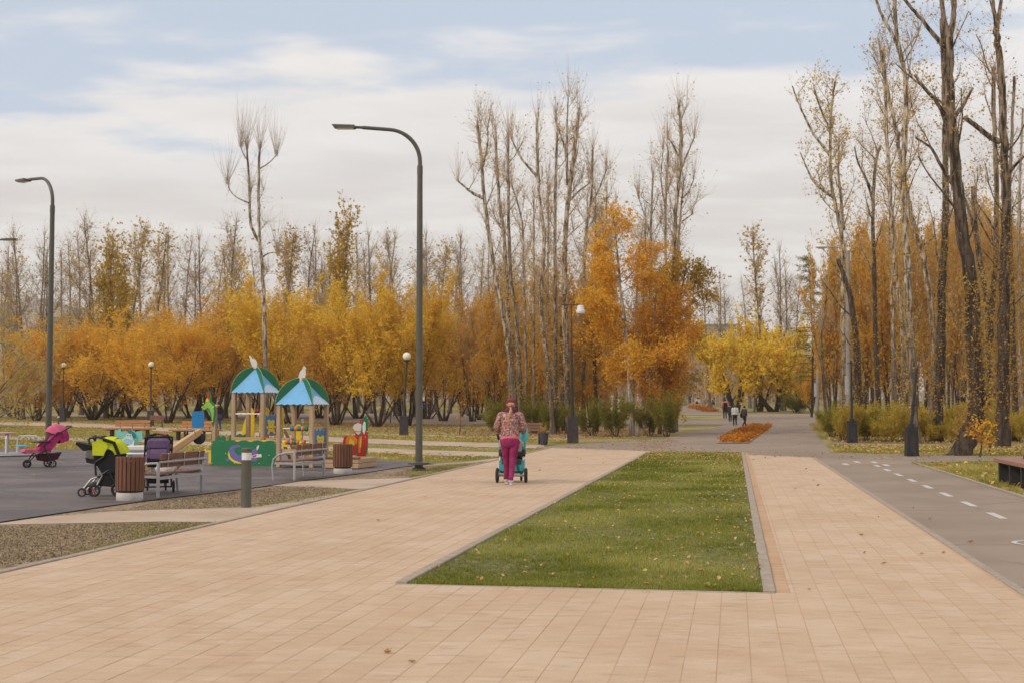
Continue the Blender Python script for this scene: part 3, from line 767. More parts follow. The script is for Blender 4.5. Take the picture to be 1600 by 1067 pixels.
# --- big poplars at the right edge ------------------------------------------------
GR = 'old poplars along the right side of the path'
KR = dict(limb_lo=.38, limbs=.8, llen=(1.6, 3.4), twig=11, tl=(.5, 1.4), leaf=1.3, lsize=.085, fan=0, k=10, r_twig=.006)
hero('poplar_tree', 'thick old poplar leaning from a broad foot, rusty leaves all over its lower trunk', 'tree', GR,
 [stem(40.8, [(1499, 711), (1512, 682), (1524, 650), (1528, 600), (1521, 540), (1518, 440), (1505, 375), (1495, 280), (1487, 200), (1483, 130), (1482, 60)], 36, 14),
  stem(40.8, [(1482, 62), (1475, 30), (1470, -10), (1462, -90)], 11, 4, False), stem(40.8, [(1482, 62), (1489, 30), (1493, -10), (1500, -100)], 12, 4, False),
  stem(40.8, [(1477, 75), (1455, 50), (1435, 25), (1411, -4), (1395, -40)], 9, 3, False), stem(40.5, [(1492, 182), (1505, 165), (1520, 138)], 7, 4, False),
  stem(40.9, [(1476, 182), (1462, 158), (1445, 140), (1429, 118)], 7, 3, False), stem(41.2, [(1490, 290), (1470, 259), (1455, 232), (1430, 215)], 7, 3, False)],
 'dark', 'brown', 'tan', suckers=1100, leaflow=1.3, **KR)
hero('poplar_tree', 'very tall dark poplar with a thick sawn branch stub reaching out to its left', 'tree', GR,
 [stem(48.5, [(1566, 699), (1567, 650), (1568, 560), (1569, 440), (1571, 370), (1571, 290), (1569, 225), (1564, 115), (1558, 60), (1557, 35)], 25, 9),
  stem(48.5, [(1557, 38), (1552, 10), (1549, -30), (1543, -110)], 7, 3, False), stem(48.5, [(1558, 38), (1563, 10), (1567, -30), (1572, -110)], 7, 3, False),
  stem(48.2, [(1563, 223), (1545, 213), (1522, 195), (1506, 184)], 9, 7, False), stem(48.7, [(1577, 270), (1590, 255), (1612, 235)], 6, 3, False)],
 'dark', 'brown', 'tan', suckers=800, leaflow=1.2, **KR)
hero('poplar_tree', 'straight dark poplar just behind the leaning old poplar', 'tree', GR,
 [stem(56, [(1462, 683), (1466, 640), (1470, 560), (1471, 450), (1476, 375), (1478, 260), (1477, 190), (1474, 110), (1471, 30)], 21, 6)], 'dark', 'brown', 'tan', suckers=600, leaflow=1.3, **KR)
hero('poplar_tree', 'slim poplar that bends left at mid height, just right of the black lamp pedestal', 'tree', GR,
 [stem(60, [(1452, 676), (1459, 620), (1460, 560), (1456, 490), (1443, 402), (1432, 372), (1421, 319), (1410, 262), (1400, 206), (1391, 161), (1383, 115), (1377, 80)], 14, 4)], 'poplar', 'brown', 'tan', suckers=700, **KR)
hero('poplar_tree', 'pale barked forked poplar rising right behind the black lamp pedestal', 'tree', GR,
 [stem(54, [(1430, 684), (1427, 640), (1425, 560), (1421, 490), (1416, 385), (1412, 300), (1411, 260), (1415, 187), (1415, 131), (1409, 94), (1401, 56), (1398, 0), (1396, -60)], 17, 5),
  stem(54, [(1408, 90), (1395, 55), (1378, 25), (1366, -10), (1355, -50)], 6, 3, False)], 'poplar', 'sparse', 'tan', suckers=500, **KR)
hero('poplar_tree', 'slender poplar with leafy tan top, third trunk of the crossing clump', 'tree', GR,
 [stem(63, [(1412, 678), (1413, 600), (1409, 500), (1396, 402), (1391, 300), (1386, 225), (1384, 160), (1380, 75)], 12, 4)], 'poplar', 'sparse', 'tan', suckers=600, **KR)
hero('poplar_tree', 'dark poplar left of the very tall one, its foot slanting left into the brush', 'tree', GR,
 [stem(60, [(1538, 668), (1543, 600), (1546, 523), (1553, 450), (1557, 375), (1556, 260), (1553, 190), (1552, 105)], 14, 6)], 'dark', 'brown', 'tan', suckers=800, **KR)
hero('poplar_tree', 'narrow snag-topped poplar between the two biggest trunks', 'tree', GR,
 [stem(66, [(1540, 672), (1546, 560), (1541, 470), (1530, 400), (1524, 350), (1521, 292)], 11, 7), stem(66, [(1530, 395), (1518, 345), (1508, 310)], 6, 3, False)], 'dark', 'sparse', 'tan', suckers=300, **KR)
hero('poplar_tree', 'thin pale trunk at the right end of the grove beyond the very tall poplar', 'tree', GR,
 [stem(62, [(1594, 672), (1593, 560), (1593, 450), (1592, 350), (1595, 250), (1598, 170)], 8, 3)], 'birch', 'sparse', 'tan', suckers=300, **KR)
hero('poplar_tree', 'dark slim trunk pressed close to the right of the very tall poplar', 'tree', GR,
 [stem(57, [(1586, 676), (1585, 600), (1582, 500), (1580, 400), (1577, 330), (1580, 230), (1585, 120)], 12, 4)], 'dark', 'brown', 'tan', suckers=800, **KR)
hero('poplar_tree', 'thin dark mossy-footed trunk standing in shrubs right of the thick grey concrete pole', 'tree', GR,
 [stem(66, [(1371, 672), (1372, 620), (1368, 520), (1366, 420), (1364, 350), (1365, 300), (1369, 250), (1376, 228)], 10, 4), stem(66, [(1366, 322), (1355, 285), (1341, 255), (1335, 230)], 5, 2, False)], 'dark', 'sparse', 'tan', suckers=200, **KR)
hero('poplar_tree', 'leaning two-limbed tree in front of the shrubs beside the grey concrete pole', 'tree', GR,
 [stem(70, [(1345, 667), (1341, 600), (1338, 540), (1330, 471), (1318, 430), (1309, 405)], 15, 6)], 'dark', 'brown', 'tan', suckers=500, **{**KR, 'limbs': .8})
hero('poplar_tree', 'thin dark trunk alone on the verge right at the end of the walk', 'tree', GR,
 [stem(86, [(1293, 668), (1288, 620), (1285, 570), (1283, 530), (1290, 470), (1292, 430)], 6, 2.5)], 'grey', 'sparse', 'tan', suckers=80, **{**KR, 'leaf': 1})
hero('poplar_tree', 'spreading poplar with fine tan leaves standing left of the grove against the sky', 'tree', GR,
 [stem(80, [(1322, 672), (1320, 620), (1318, 500), (1316, 430), (1316, 375), (1309, 337), (1300, 292), (1297, 244), (1297, 206), (1299, 169), (1305, 128)], 12, 3),
  stem(80, [(1299, 246), (1285, 228), (1271, 210), (1256, 180), (1245, 155), (1238, 135)], 5, 2, False), stem(80, [(1296, 200), (1286, 180), (1277, 155), (1270, 130)], 4, 2, False),
  stem(80, [(1302, 309), (1285, 297), (1272, 285), (1260, 262), (1250, 238)], 5, 2, False), stem(80, [(1318, 360), (1314, 310), (1310, 270), (1311, 215)], 6, 2.5, False)],
 'poplar', 'sparse', 'tan', **{**KR, 'limb_lo': .25, 'limbs': 1.3, 'twig': 9, 'leaf': 2.2, 'lsize': .12, 'suckers': 200, 'llen': (1.2, 2.6)})
hero('poplar_tree', 'slim poplar topped with tan leaves behind the crossing clump', 'tree', GR,
 [stem(74, [(1398, 670), (1396, 560), (1394, 450), (1398, 375), (1389, 300), (1386, 210), (1381, 120), (1372, 60)], 9, 3)], 'poplar', 'sparse', 'tan', suckers=200, **{**KR, 'leaf': 2.0, 'lsize': .11})

# --- central cluster ---------------------------------------------------------------
GCn = 'tall bare poplars behind the walking woman'
KC = dict(limb_lo=.34, limbs=.95, llen=(1.0, 2.5), twig=10, tl=(.6, 1.6), leaf=.8, lsize=.10, fan=17, fanlen=2.2, k=7, r_twig=.009)
cl = [
 ('leftmost poplar of the central clump, curved trunk with one long bent limb to its left', 74, [[(804, 680), (804, 620), (797, 560), (787, 494), (777, 449), (768, 392), (757, 310), (753, 261), (749, 220), (746, 197)], [(755, 310), (740, 303), (727, 293), (716, 284)], [(755, 260), (762, 225), (762, 200)]], (11, 6, 3.5), 150),
 ('speckled poplar with a fan of fine shoots, second from the clump left end', 76, [[(800, 681), (798, 600), (795, 520), (791, 430), (788, 374), (780, 310), (776, 250), (774, 205)]], (10,), 150),
 ('straight knot-topped poplar, third from the left of the central clump', 75, [[(816, 682), (812, 590), (808, 510), (800, 450), (796, 390), (794, 290), (794, 210)]], (10,), 250),
 ('poplar with a pale lower trunk leaning left, a bowed limb reaching to its left knot', 72, [[(864, 684), (860, 600), (848, 510), (846, 450), (850, 370), (843, 310), (840, 250), (839, 190)], [(839, 275), (828, 264), (816, 250), (806, 232), (799, 216)]], (10, 5), 300),
 ('straight poplar in the middle of the clump with a short blunt top', 78, [[(870, 677), (868, 600), (868, 475), (867, 362), (869, 250), (871, 207)]], (9,), 300),
 ('thickest tall poplar of the clump, forking twice near its dark top', 74, [[(890, 681), (886, 600), (884, 520), (882, 437), (884, 362), (888, 317), (892, 280), (899, 225), (905, 173)], [(886, 317), (896, 308), (905, 299), (921, 287)], [(887, 290), (884, 240), (876, 212), (868, 188)], [(886, 260), (886, 200), (888, 150)]], (13, 5, 5, 4), 350),
 ('slim poplar right of the thickest one, with a rising right-hand limb', 80, [[(912, 675), (912, 540), (912, 437), (916, 362), (924, 306), (926, 235)], [(922, 320), (934, 300), (948, 265)]], (8, 4), 200),
 ('thin pole-like poplar between the leaning pale one and its left neighbours', 82, [[(836, 674), (834, 560), (834, 480), (834, 400), (834, 310)]], (6,), 100),
 ('short-topped slim poplar inside the clump, ending in two knots', 83, [[(856, 673), (855, 560), (856, 440), (857, 350), (856, 285)]], (6,), 100),
 ('thin poplar with a reddish twiggy top behind the birch', 84, [[(948, 672), (946, 560), (946, 440), (947, 370), (948, 300)]], (6,), 60),
 ('slim poplar behind the left of the clump, half its height', 86, [[(822, 671), (822, 560), (818, 430), (816, 350), (800, 290)]], (6,), 60)]
for lab, Y, ps, ws, su in cl:
    hero('poplar_tree', lab, 'tree', GCn, [stem(Y, p, ws[i], ws[i] * .42, i == 0) for i, p in enumerate(ps)], 'poplar', 'sparse', 'tan', suckers=su, **KC)
GD = 'tall bare poplars right of the birch'
for lab, Y, ps, ws, su in [
 ('bare poplar left in the row beyond the birch, shortest of four', 77, [[(1018, 673), (1017, 560), (1016, 430), (1017, 355), (1020, 278)], [(1017, 370), (1008, 340), (998, 310)]], (7, 3), 60),
 ('bare poplar with parallel twin tops beyond the birch', 79, [[(1040, 671), (1040, 560), (1040, 411), (1040, 325), (1044, 235)], [(1040, 330), (1033, 280), (1036, 235)], [(1042, 300), (1054, 270)]], (7, 3, 3), 100),
 ('tallest bare poplar beyond the birch with a broad fan of twigs', 77, [[(1049, 676), (1051, 600), (1053, 475), (1055, 344), (1061, 280), (1064, 212), (1061, 165)], [(1060, 245), (1052, 228), (1044, 215)], [(1062, 270), (1072, 245), (1085, 215)], [(1054, 360), (1068, 345), (1082, 335)]], (11, 4, 4, 4), 500),
 ('thin bare poplar at the right end of the row beyond the birch', 80, [[(1056, 670), (1057, 560), (1058, 450), (1059, 392), (1064, 330), (1068, 284)], [(1066, 310), (1076, 300), (1084, 280)]], (6, 3), 200)]:
    hero('poplar_tree', lab, 'tree', GD, [stem(Y, p, ws[i], ws[i] * .42, i == 0) for i, p in enumerate(ps)], 'poplar', 'sparse', 'tan', suckers=su, **{**KC, 'leaf': .8})
hero('poplar_tree', 'tall solitary bare poplar behind the play towers, thin shoots on its cut tops', 'tree', None,
 [stem(80, [(416, 672), (416, 600), (414, 537), (412, 458), (409, 410), (406, 380), (405, 346), (404, 290), (406, 234)], 10.5, 3.6), stem(80, [(405, 378), (397, 364), (391, 345), (390, 301), (386, 232)], 5.5, 3.2, False),
  stem(80, [(390, 318), (372, 310), (361, 300), (356, 288)], 2.6, 1.2, False), stem(80, [(406, 264), (420, 255), (432, 243)], 2.6, 1.2, False), stem(80, [(386, 250), (380, 240), (376, 230)], 2.2, 1.2, False),
  stem(80, [(410, 402), (420, 396), (433, 395)], 3, 1.5, False)], 'poplar', 'sparse', 'grey', **{**KC, 'fan': 34, 'fanlen': 3.0, 'limbs': .5, 'leaf': .2, 'twig': 14, 'limb_lo': .4, 'llen': (.8, 1.8)})
# --- birch ------------------------------------------------------------------------
def birch(name, label, group, stems, nleaf, cw, ztop_frac, leaf='birch', bark='birch', lsize=.11, limb_len=(1.6, 3.4), lo=.16, seed=0, droop=.22, limbs=1.9):
    b, st = place(stems); st[0][0][0][2] = -.2
    root = thing(name, label, 'tree', tuple(b), 0, group); pl = Plant(); segs = []
    for pts, r0, r1, big in st:
        P = np.array(spline(pts, 5)); P, T, r = pl.tube(P, r0, r1, 7, flare=.3 if big else 0)
        Hh = np.linalg.norm(np.diff(P, axis=0), axis=1).sum(); n = int(Hh * limbs)
        for i in range(n):
            t = lo + (1 - lo) * (i + rng.random()) / n; j = min(int(t * (len(P) - 1)), len(P) - 2)
            prof = math.sin(math.pi * min(1, max(0, (t - lo * .5) / (1 - lo * .5))) ** .75) ** .7
            L = rng.uniform(*limb_len) * max(.25, prof); Q = grow(P[j], azd(rng.random() * 6.28, R(rng.uniform(15, 55))), L, 6, .02, .13)
            rr = min(r[j] * .45, .012 + L * .009); Q, TQ, _ = pl.tube(Q, rr, rr * .3, 4); segs.append((Q, TQ, L))
    B, D = [], []
    tot = sum(x[2] for x in segs)
    for Q, TQ, L in segs:
        m = max(3, int(1500 * L / tot)); q, t = samp(Q, TQ, m, .2); B.append(q); D.append(t)
    B, D = np.concatenate(B), np.concatenate(D); m = len(B)
    bm1 = pl.twigs(B, D * .6 + rng.normal(0, .5, (m, 3)), rng.uniform(.4, 1.0, m), .006, .0, droop)
    B2, D2 = pl.on(bm1, m * 2, 0, .2); D2 = D2 + rng.normal(0, .4, D2.shape) - np.array([0, 0, .25])
    bm2 = pl.twigs(B2, D2, rng.uniform(.3, .8, len(B2)), .004, 0, droop * 1.6)
    P, _ = pl.on(bm2, int(nleaf * .7), .06, .1); pl.leaves(P, lsize, .75); P, _ = pl.on(bm1, int(nleaf * .3), .08); pl.leaves(P, lsize, .75)
    pl.build(root, BK[bark], LF[leaf], TW['red']); return root
birch('birch_tree', 'orange birch with a slim white trunk, the tallest orange crown beside the tall lamp post', None,
      [stem(69, [(987, 680), (988, 635), (984, 610), (983, 574), (979, 537), (977, 501), (970, 459), (967, 420), (963, 381), (958, 338)], 9, 2)], 22000, 0, 0, limb_len=(2.0, 3.7), lo=.24)
birch('birch_tree', 'orange birch with two thin white stems leaning right, beside the taller birch', None,
      [stem(70.5, [(995, 679), (1000, 647), (1006, 628), (1009, 586), (1016, 545), (1022, 500), (1026, 450)], 7, 2), stem(70.5, [(1008, 600), (1018, 581), (1030, 545), (1036, 500), (1040, 460)], 3.5, 1.5, False)], 14000, 0, 0, limb_len=(1.6, 3.0), lo=.24)
birch('orange_tree', 'orange and olive leaved tree whose branches reach right over the asphalt walk', None,
      [stem(76, [(1048, 676), (1047, 620), (1044, 560), (1046, 500), (1050, 440), (1052, 400)], 11, 3), stem(76, [(1046, 560), (1058, 500), (1066, 450), (1074, 405)], 5, 1.6, False), stem(76, [(1046, 600), (1060, 560), (1070, 530), (1080, 515)], 4, 1.5, False)], 13500, 0, 0, leaf='olive', bark='dark', limb_len=(1.3, 2.7), lsize=.13)
birch('orange_tree', 'low orange tree in front of the olive one, hanging over the shrubs', None,
      [stem(72, [(1030, 678), (1034, 620), (1042, 560), (1050, 520), (1056, 490)], 6, 2)], 8500, 0, 0, leaf='birch', bark='dark', limb_len=(1.4, 2.8), lsize=.11)
birch('orange_tree', 'rusty orange tree behind the tall lamp post, left of the white trunk birch', None,
      [stem(78, [(932, 674), (930, 600), (928, 540), (924, 490), (926, 440)], 7, 2)], 6500, 0, 0, leaf='rust', bark='dark', limb_len=(1.6, 3.2), lsize=.13)
birch('orange_tree', 'sparse rusty tree just left of the tall lamp post', None,
      [stem(80, [(880, 673), (881, 600), (878, 550), (876, 510)], 6, 2)], 3200, 0, 0, leaf='brown', bark='dark', limb_len=(1.4, 2.6), lsize=.12)

# --- golden bushy willows -----------------------------------------------------------
def bush_proto(name, label, cat, group, h, w, **kw):
    root = thing(name, label, cat, (0, 0, 0), 0, group); pl = Plant()
    bk, lf, tw = kw.pop('bark', 'willow'), kw.pop('leaf'), kw.pop('tw', 'dark')
    bushy(pl, h, w, **kw); pl.build(root, BK[bk], LF[lf], TW[tw]); root['h'] = h; return root
GW = 'golden willows around the playground'
WP = [bush_proto('willow_tree', 'x', 'tree', GW, 10, 10, nstem=9, nleaf=25000, lsize=.21, asp=.34, leaf='willow', tw='gold', twigs=2300, lo=.13, upright=.55, base_r=.08),
      bush_proto('willow_tree', 'x', 'tree', GW, 10, 10, nstem=7, nleaf=23000, lsize=.20, asp=.34, leaf='willow2', tw='gold', twigs=2300, lo=.13, upright=.55, clump=.7, base_r=.08),
      bush_proto('willow_tree', 'x', 'tree', GW, 10, 9, nstem=8, nleaf=25000, lsize=.22, asp=.34, leaf='yellowwillow', tw='gold', twigs=2200, lo=.12, upright=.5, base_r=.08)]
used = set()
def put(proto, px, py, top, wpx, label, rz=None, Y=None, name=None):
    """stand a copy at picture point (px, py), its top reaching row top, wpx wide"""
    g = G(px, py) if Y is None else np.array([A(px, 600, Y)[0], Y, tz(Y)])
    hh = A(px, top, g[1])[2] - g[2]; s = hh / proto['h']; sw = wpx * g[1] / FPX / (proto.get('w') or proto['h'])
    rz = random.random() * 6.28 if rz is None else rz
    if id(proto) in used: r = dup(proto, tuple(g), rz, (sw, sw, s), label)
    else: r = proto; used.add(id(proto)); r.location = tuple(g); r.rotation_euler = (0, 0, rz); r.scale = (sw, sw, s); r['label'] = label
    return r
PROTO_H = [a for a in WP]
for k, px, py, top, w, lab in [
 (1, 56, 656.5, 560, 110, 'small faded willow at the foot of the far street lamp, behind the leftmost globe lamp'),
 (0, 146, 655, 492, 190, 'golden willow with an open fan of dark stems between the two left globe lamps'),
 (1, 100, 652, 505, 130, 'orange willow behind the leftmost globe lamp'),
 (0, 205, 653, 508, 150, 'golden willow just left of the middle globe lamp, dark stems close together'),
 (0, 262, 660, 486, 185, 'golden willow right of the middle globe lamp, two stems leaning far right'),
 (1, 335, 656, 452, 190, 'rust coloured willow behind the dragon arch of the playground'),
 (2, 395, 652, 460, 120, 'bright golden willow behind the solitary poplar'),
 (2, 455, 661, 440, 190, 'bright golden willow directly behind the play towers'),
 (1, 525, 663, 476, 160, 'ochre willow behind the red play figure'),
 (2, 590, 666, 462, 170, 'full golden willow left of the nearest street lamp, dark limbs spread low over the ground'),
 (2, 634, 664, 430, 175, 'tall golden willow behind the nearest street lamp'),
 (1, 692, 657, 480, 130, 'thin leaved tan willow right of the nearest street lamp')]:
    put(WP[k], px, py, top, w * 1.22, lab)
for k, px, top, w, Y, lab in [(0, 20, 540, 150, 128, 'far golden willow at the left edge behind the bush'), (1, 178, 520, 170, 130, 'willow filling the gap behind the two left golden willows'), (2, 300, 500, 170, 128, 'far willow between the rust coloured and the golden willow'), (0, 420, 470, 170, 125, 'far willow behind the solitary poplar'),
 (2, 500, 472, 170, 126, 'far willow over the right play tower'), (1, 560, 485, 160, 124, 'far ochre willow between the play towers and the right globe lamp'), (2, 668, 465, 150, 122, 'far golden willow just right of the nearest street lamp')]:
    put(WP[k], px, 0, top, w * 1.15, lab, Y=Y)
# --- yellow maples beyond the walk ----------------------------------------------------
GM_ = 'yellow maples at the end of the walk'
MP = bush_proto('maple_tree', 'x', 'tree', GM_, 10, 10, nstem=5, nleaf=12500, lsize=.30, asp=.7, leaf='yellow', bark='dark', twigs=1700, lo=.06, el=(50, 80), base_r=.26, upright=.3, clump=.9)
MP2 = bush_proto('maple_tree', 'x', 'tree', GM_, 10, 10, nstem=4, nleaf=9000, lsize=.27, asp=.8, leaf='yellow', bark='dark', twigs=1300, lo=.2, el=(45, 70), base_r=.24, upright=.3, clump=1.2)
MP3 = bush_proto('maple_tree', 'x', 'tree', GM_, 10, 10, nstem=6, nleaf=12000, lsize=.24, asp=.7, leaf='rust', bark='dark', twigs=1500, lo=.12, el=(55, 80), base_r=.14, upright=.4, clump=.9)
put(MP2, 1212, 642.5, 484, 150, 'bright yellow maple with heavy dark limbs forming a V beyond the walk', 1.2)
put(MP, 1150, 643.5, 505, 120, 'rounded golden yellow maple reaching the ground behind the four walkers')
put(MP, 1188, 642, 512, 80, 'yellow maple behind the middle concrete lamp pole')
put(MP2, 1245, 642.5, 530, 70, 'thin yellow maple beside the rightmost concrete lamp pole')
put(MP3, 1268, 645, 560, 60, 'low orange tree behind the rightmost concrete lamp pole')
GO = 'orange trees in the middle distance'
for px, py, top, w, lab in [
 (748, 655, 520, 95, 'rusty orange tree above the dark trunks left of the walking woman'),
 (782, 661, 560, 90, 'low orange tree behind the left of the walking woman'),
 (722, 650, 560, 60, 'small orange tree far behind the sapling'),
 (840, 667, 530, 80, 'orange brown tree right behind the walking woman'),
 (900, 664, 520, 80, 'orange brown tree behind the tall lamp post')]:
    r = put(MP3, px, py, top, w, lab, name='orange_tree'); r['group'] = GO
GB = 'orange brown trees filling the grove on the right'
MP4 = bush_proto('grove_tree', 'x', 'tree', GB, 10, 6, nstem=5, nleaf=13500, lsize=.20, asp=.6, leaf='rust', bark='dark', twigs=2200, lo=.08, el=(66, 84), base_r=.10, upright=.9, clump=1.1, tw='tan')
MP4['w'] = 6
MP5 = bush_proto('grove_tree', 'x', 'tree', GB, 10, 6, nstem=5, nleaf=10500, lsize=.2, asp=.6, leaf='willow2', bark='dark', twigs=2400, lo=.08, el=(66, 84), base_r=.10, upright=.9, clump=1.1, tw='tan')
MP5['w'] = 6
for k, px, Y, top, w, lab in [
 (0, 770, 98, 470, 75, 'orange brown tree behind the left end of the central poplar clump'), (1, 808, 100, 452, 80, 'tan tree behind the central poplar clump, above the walking woman'), (0, 846, 96, 462, 75, 'rusty tree behind the middle of the central poplar clump'), (1, 884, 94, 440, 80, 'tan tree behind the tall lamp post'), (0, 925, 95, 430, 75, 'rusty tree behind the left flank of the birch'), (1, 738, 112, 480, 75, 'tan tree above the bare sapling'),
 (0, 1302, 96, 400, 75, 'olive and orange grove tree nearest the concrete lamp pole'), (0, 1345, 92, 380, 85, 'orange grove tree between the grey pole and the thin mossy trunk'),
 (0, 1392, 90, 372, 90, 'bright orange grove tree left of the crossing clump'), (1, 1440, 86, 390, 85, 'tan grove tree behind the crossing clump'),
 (0, 1415, 100, 365, 80, 'orange grove tree far behind the crossing clump'), (1, 1482, 84, 375, 85, 'tan grove tree behind the leaning old poplar'),
 (1, 1520, 88, 360, 85, 'brown grove tree right of the leaning old poplar'), (0, 1500, 104, 352, 80, 'far orange grove tree over the leaning old poplar'),
 (1, 1560, 86, 372, 80, 'brown grove tree behind the very tall poplar'), (0, 1598, 84, 380, 85, 'orange grove tree behind the right-hand bench'),
 (0, 1545, 106, 350, 80, 'far orange grove tree behind the very tall poplar'), (1, 1328, 108, 430, 70, 'brown grove tree far behind the grey concrete pole'),
 (1, 1368, 110, 395, 70, 'tan grove tree far behind the mossy trunk'), (0, 1460, 112, 372, 80, 'orange grove tree far behind the lamp pedestal')]:
    put((MP4, MP5)[k], px, 0, top, w, lab, Y=Y)
# --- low shrubs ------------------------------------------------------------------------
GS = 'green shrubs under the trees'
SP = bush_proto('shrub', 'x', 'shrub', GS, 3, 3, nstem=12, nleaf=9000, lsize=.11, asp=.5, leaf='green', twigs=1500, lo=.02, el=(40, 85), base_r=.025, upright=.5, spread=.5)
GU = 'straw coloured undergrowth bushes of the right grove'
UP = bush_proto('undergrowth_bush', 'x', 'bush', GU, 3, 3, nstem=16, nleaf=7000, lsize=.13, asp=.5, leaf='under', twigs=1700, lo=.0, el=(55, 88), base_r=.015, upright=1.0, spread=.9, tw='olive')
SP['w'] = UP['w'] = 3
for px, py, top, w, lab in [
 (800, 674, 610, 62, 'green shrub right behind the cap of the walking woman'), (836, 676, 622, 50, 'green shrub behind the small bench'),
 (866, 677, 628, 50, 'green shrub left of the tall lamp post'), (770, 672, 640, 40, 'low green shrub left of the walking woman'),
 (926, 680, 622, 52, 'dense green shrub right of the tall lamp post'), (962, 681, 620, 58, 'widest green shrub, in front of the white birch trunk'),
 (1016, 680, 618, 48, 'green shrub right of the white birch trunk'), (1042, 681, 612, 44, 'tall green shrub at the corner of the asphalt walk'),
 (1248, 644.5, 612, 60, 'dark green shrub beyond the end of the walk'), (1300, 683, 634, 40, 'yellow green shrub left of the thin black lamp post'),
 (1316, 687, 628, 44, 'yellow green shrub touching the thin black lamp post'), (1352, 688, 636, 44, 'yellow green shrub right of the thin black lamp post')]:
    put(SP, px, py, top, w, lab)
ug = ['under the leaning two-limbed tree', 'beside the thin black lamp post', 'between the lamp post and the black lamp pedestal', 'left of the black lamp pedestal', 'just behind the black lamp pedestal', 'right of the black lamp pedestal',
 'left of the leaning old poplar', 'behind the leaning old poplar', 'right of the leaning old poplar', 'left foot of the very tall poplar', 'right foot of the very tall poplar', 'behind the right-hand bench back']
for i, lab in enumerate(ug):
    px = 1330 + i * 24.5 + random.uniform(-5, 5)
    put(UP, px, 689 + random.uniform(-1.5, 1.5), random.uniform(630, 664), random.uniform(34, 54), 'straw coloured undergrowth bush ' + lab)
for i, lab in enumerate(['left end of the back row by the concrete pole', 'back row behind the thin black lamp post', 'back row behind the mossy trunk', 'back row behind the crossing clump', 'back row behind the lamp pedestal', 'back row left of the leaning old poplar', 'back row right of the leaning old poplar', 'back row behind the very tall poplar', 'back row at the edge of the grove']):
    put(UP, 1312 + i * 35, 681, random.uniform(618, 642), 56, 'undergrowth bush in the ' + lab)

# --- far poplars along the skyline ------------------------------------------------------
GF = 'bare poplars along the skyline'
def far_proto(kind, **kw):
    root = thing('far_poplar', 'x', 'tree', (0, 0, 0), 0, GF); pl = Plant(); hh = 20
    st = []
    for s in range(kw.pop('n', 1)):
        lean = rng.normal(0, .7, 2); b = rng.normal(0, .25, 2) * (s > 0)
        st.append(([np.array([b[0] + lean[0] * t * t + math.sin(t * 5 + s) * .25, b[1] + lean[1] * t * t, t * hh * (1 if s == 0 else rng.uniform(.7, .95)) - .1]) for t in np.linspace(0, 1, 6)], .24 if s == 0 else .15, .05, True))
    leaf, tw = kw.pop('leafm', 'sparse'), kw.pop('tw', 'grey')
    poplar(pl, st, **kw); pl.build(root, BK['grey'], LF[leaf], TW[tw]); root['h'] = 20; root['w'] = 20; return root
kf = dict(k=5, llen=(1.5, 4.0), limb_lo=.3, limbs=1.0, twig=11, tl=(.8, 2.0), lsize=.2, fan=8, fanlen=2, r_twig=.016)
FP = [far_proto(0, **{**kf, 'leaf': .35}), far_proto(0, n=2, **{**kf, 'leaf': .6}), far_proto(0, n=3, **{**kf, 'leaf': .3, 'limbs': .7}),
      far_proto(1, leafm='sparse', tw='tan', **{**kf, 'leaf': 1.3, 'el': (60, 80), 'limbs': 1.3, 'twig': 8, 'limb_lo': .15, 'lsize': .26}),
      far_proto(1, n=2, leafm='ochre', tw='tan', **{**kf, 'leaf': 3.2, 'el': (60, 80), 'limbs': 1.6, 'twig': 8, 'limb_lo': .12, 'lsize': .25, 'fan': 5})]
sk = [(2, 10, 392, 150), (1, 36, 366, 120), (2, 62, 368, 125), (0, 112, 385, 160), (0, 128, 372, 140), (1, 150, 346, 135), (3, 205, 362, 150), (0, 226, 372, 165), (3, 243, 372, 160), (2, 262, 385, 170), (0, 282, 378, 165),
      (2, 312, 372, 130), (0, 330, 400, 170), (1, 352, 344, 125), (3, 375, 385, 165), (3, 443, 372, 150), (3, 450, 380, 155), (0, 470, 362, 150), (2, 492, 378, 160), (0, 560, 378, 155), (2, 578, 368, 150), (0, 598, 372, 160), (1, 622, 370, 135),
      (1, 648, 388, 130), (2, 668, 368, 150), (3, 682, 392, 160), (0, 702, 378, 150), (2, 722, 372, 145), (0, 745, 392, 140), (2, 762, 398, 145), (3, 790, 420, 170), (0, 818, 400, 165), (3, 850, 410, 170), (0, 900, 380, 160), (2, 930, 300, 110), (3, 960, 330, 115), (0, 986, 352, 120),
      (2, 1008, 330, 115), (0, 1110, 440, 190), (2, 1128, 432, 200), (3, 1188, 370, 170), (0, 1172, 440, 190), (2, 1222, 392, 170), (0, 1240, 440, 180), (0, 1340, 330, 120), (2, 1362, 360, 130), (0, 1420, 330, 125), (1, 1452, 380, 120), (2, 1500, 340, 130), (0, 1530, 360, 120), (1, 1590, 330, 115), (0, 95, 395, 170), (1, 180, 395, 170), (0, 405, 400, 175), (2, 515, 385, 170), (0, 540, 395, 170), (0, 20, 420, 180)]
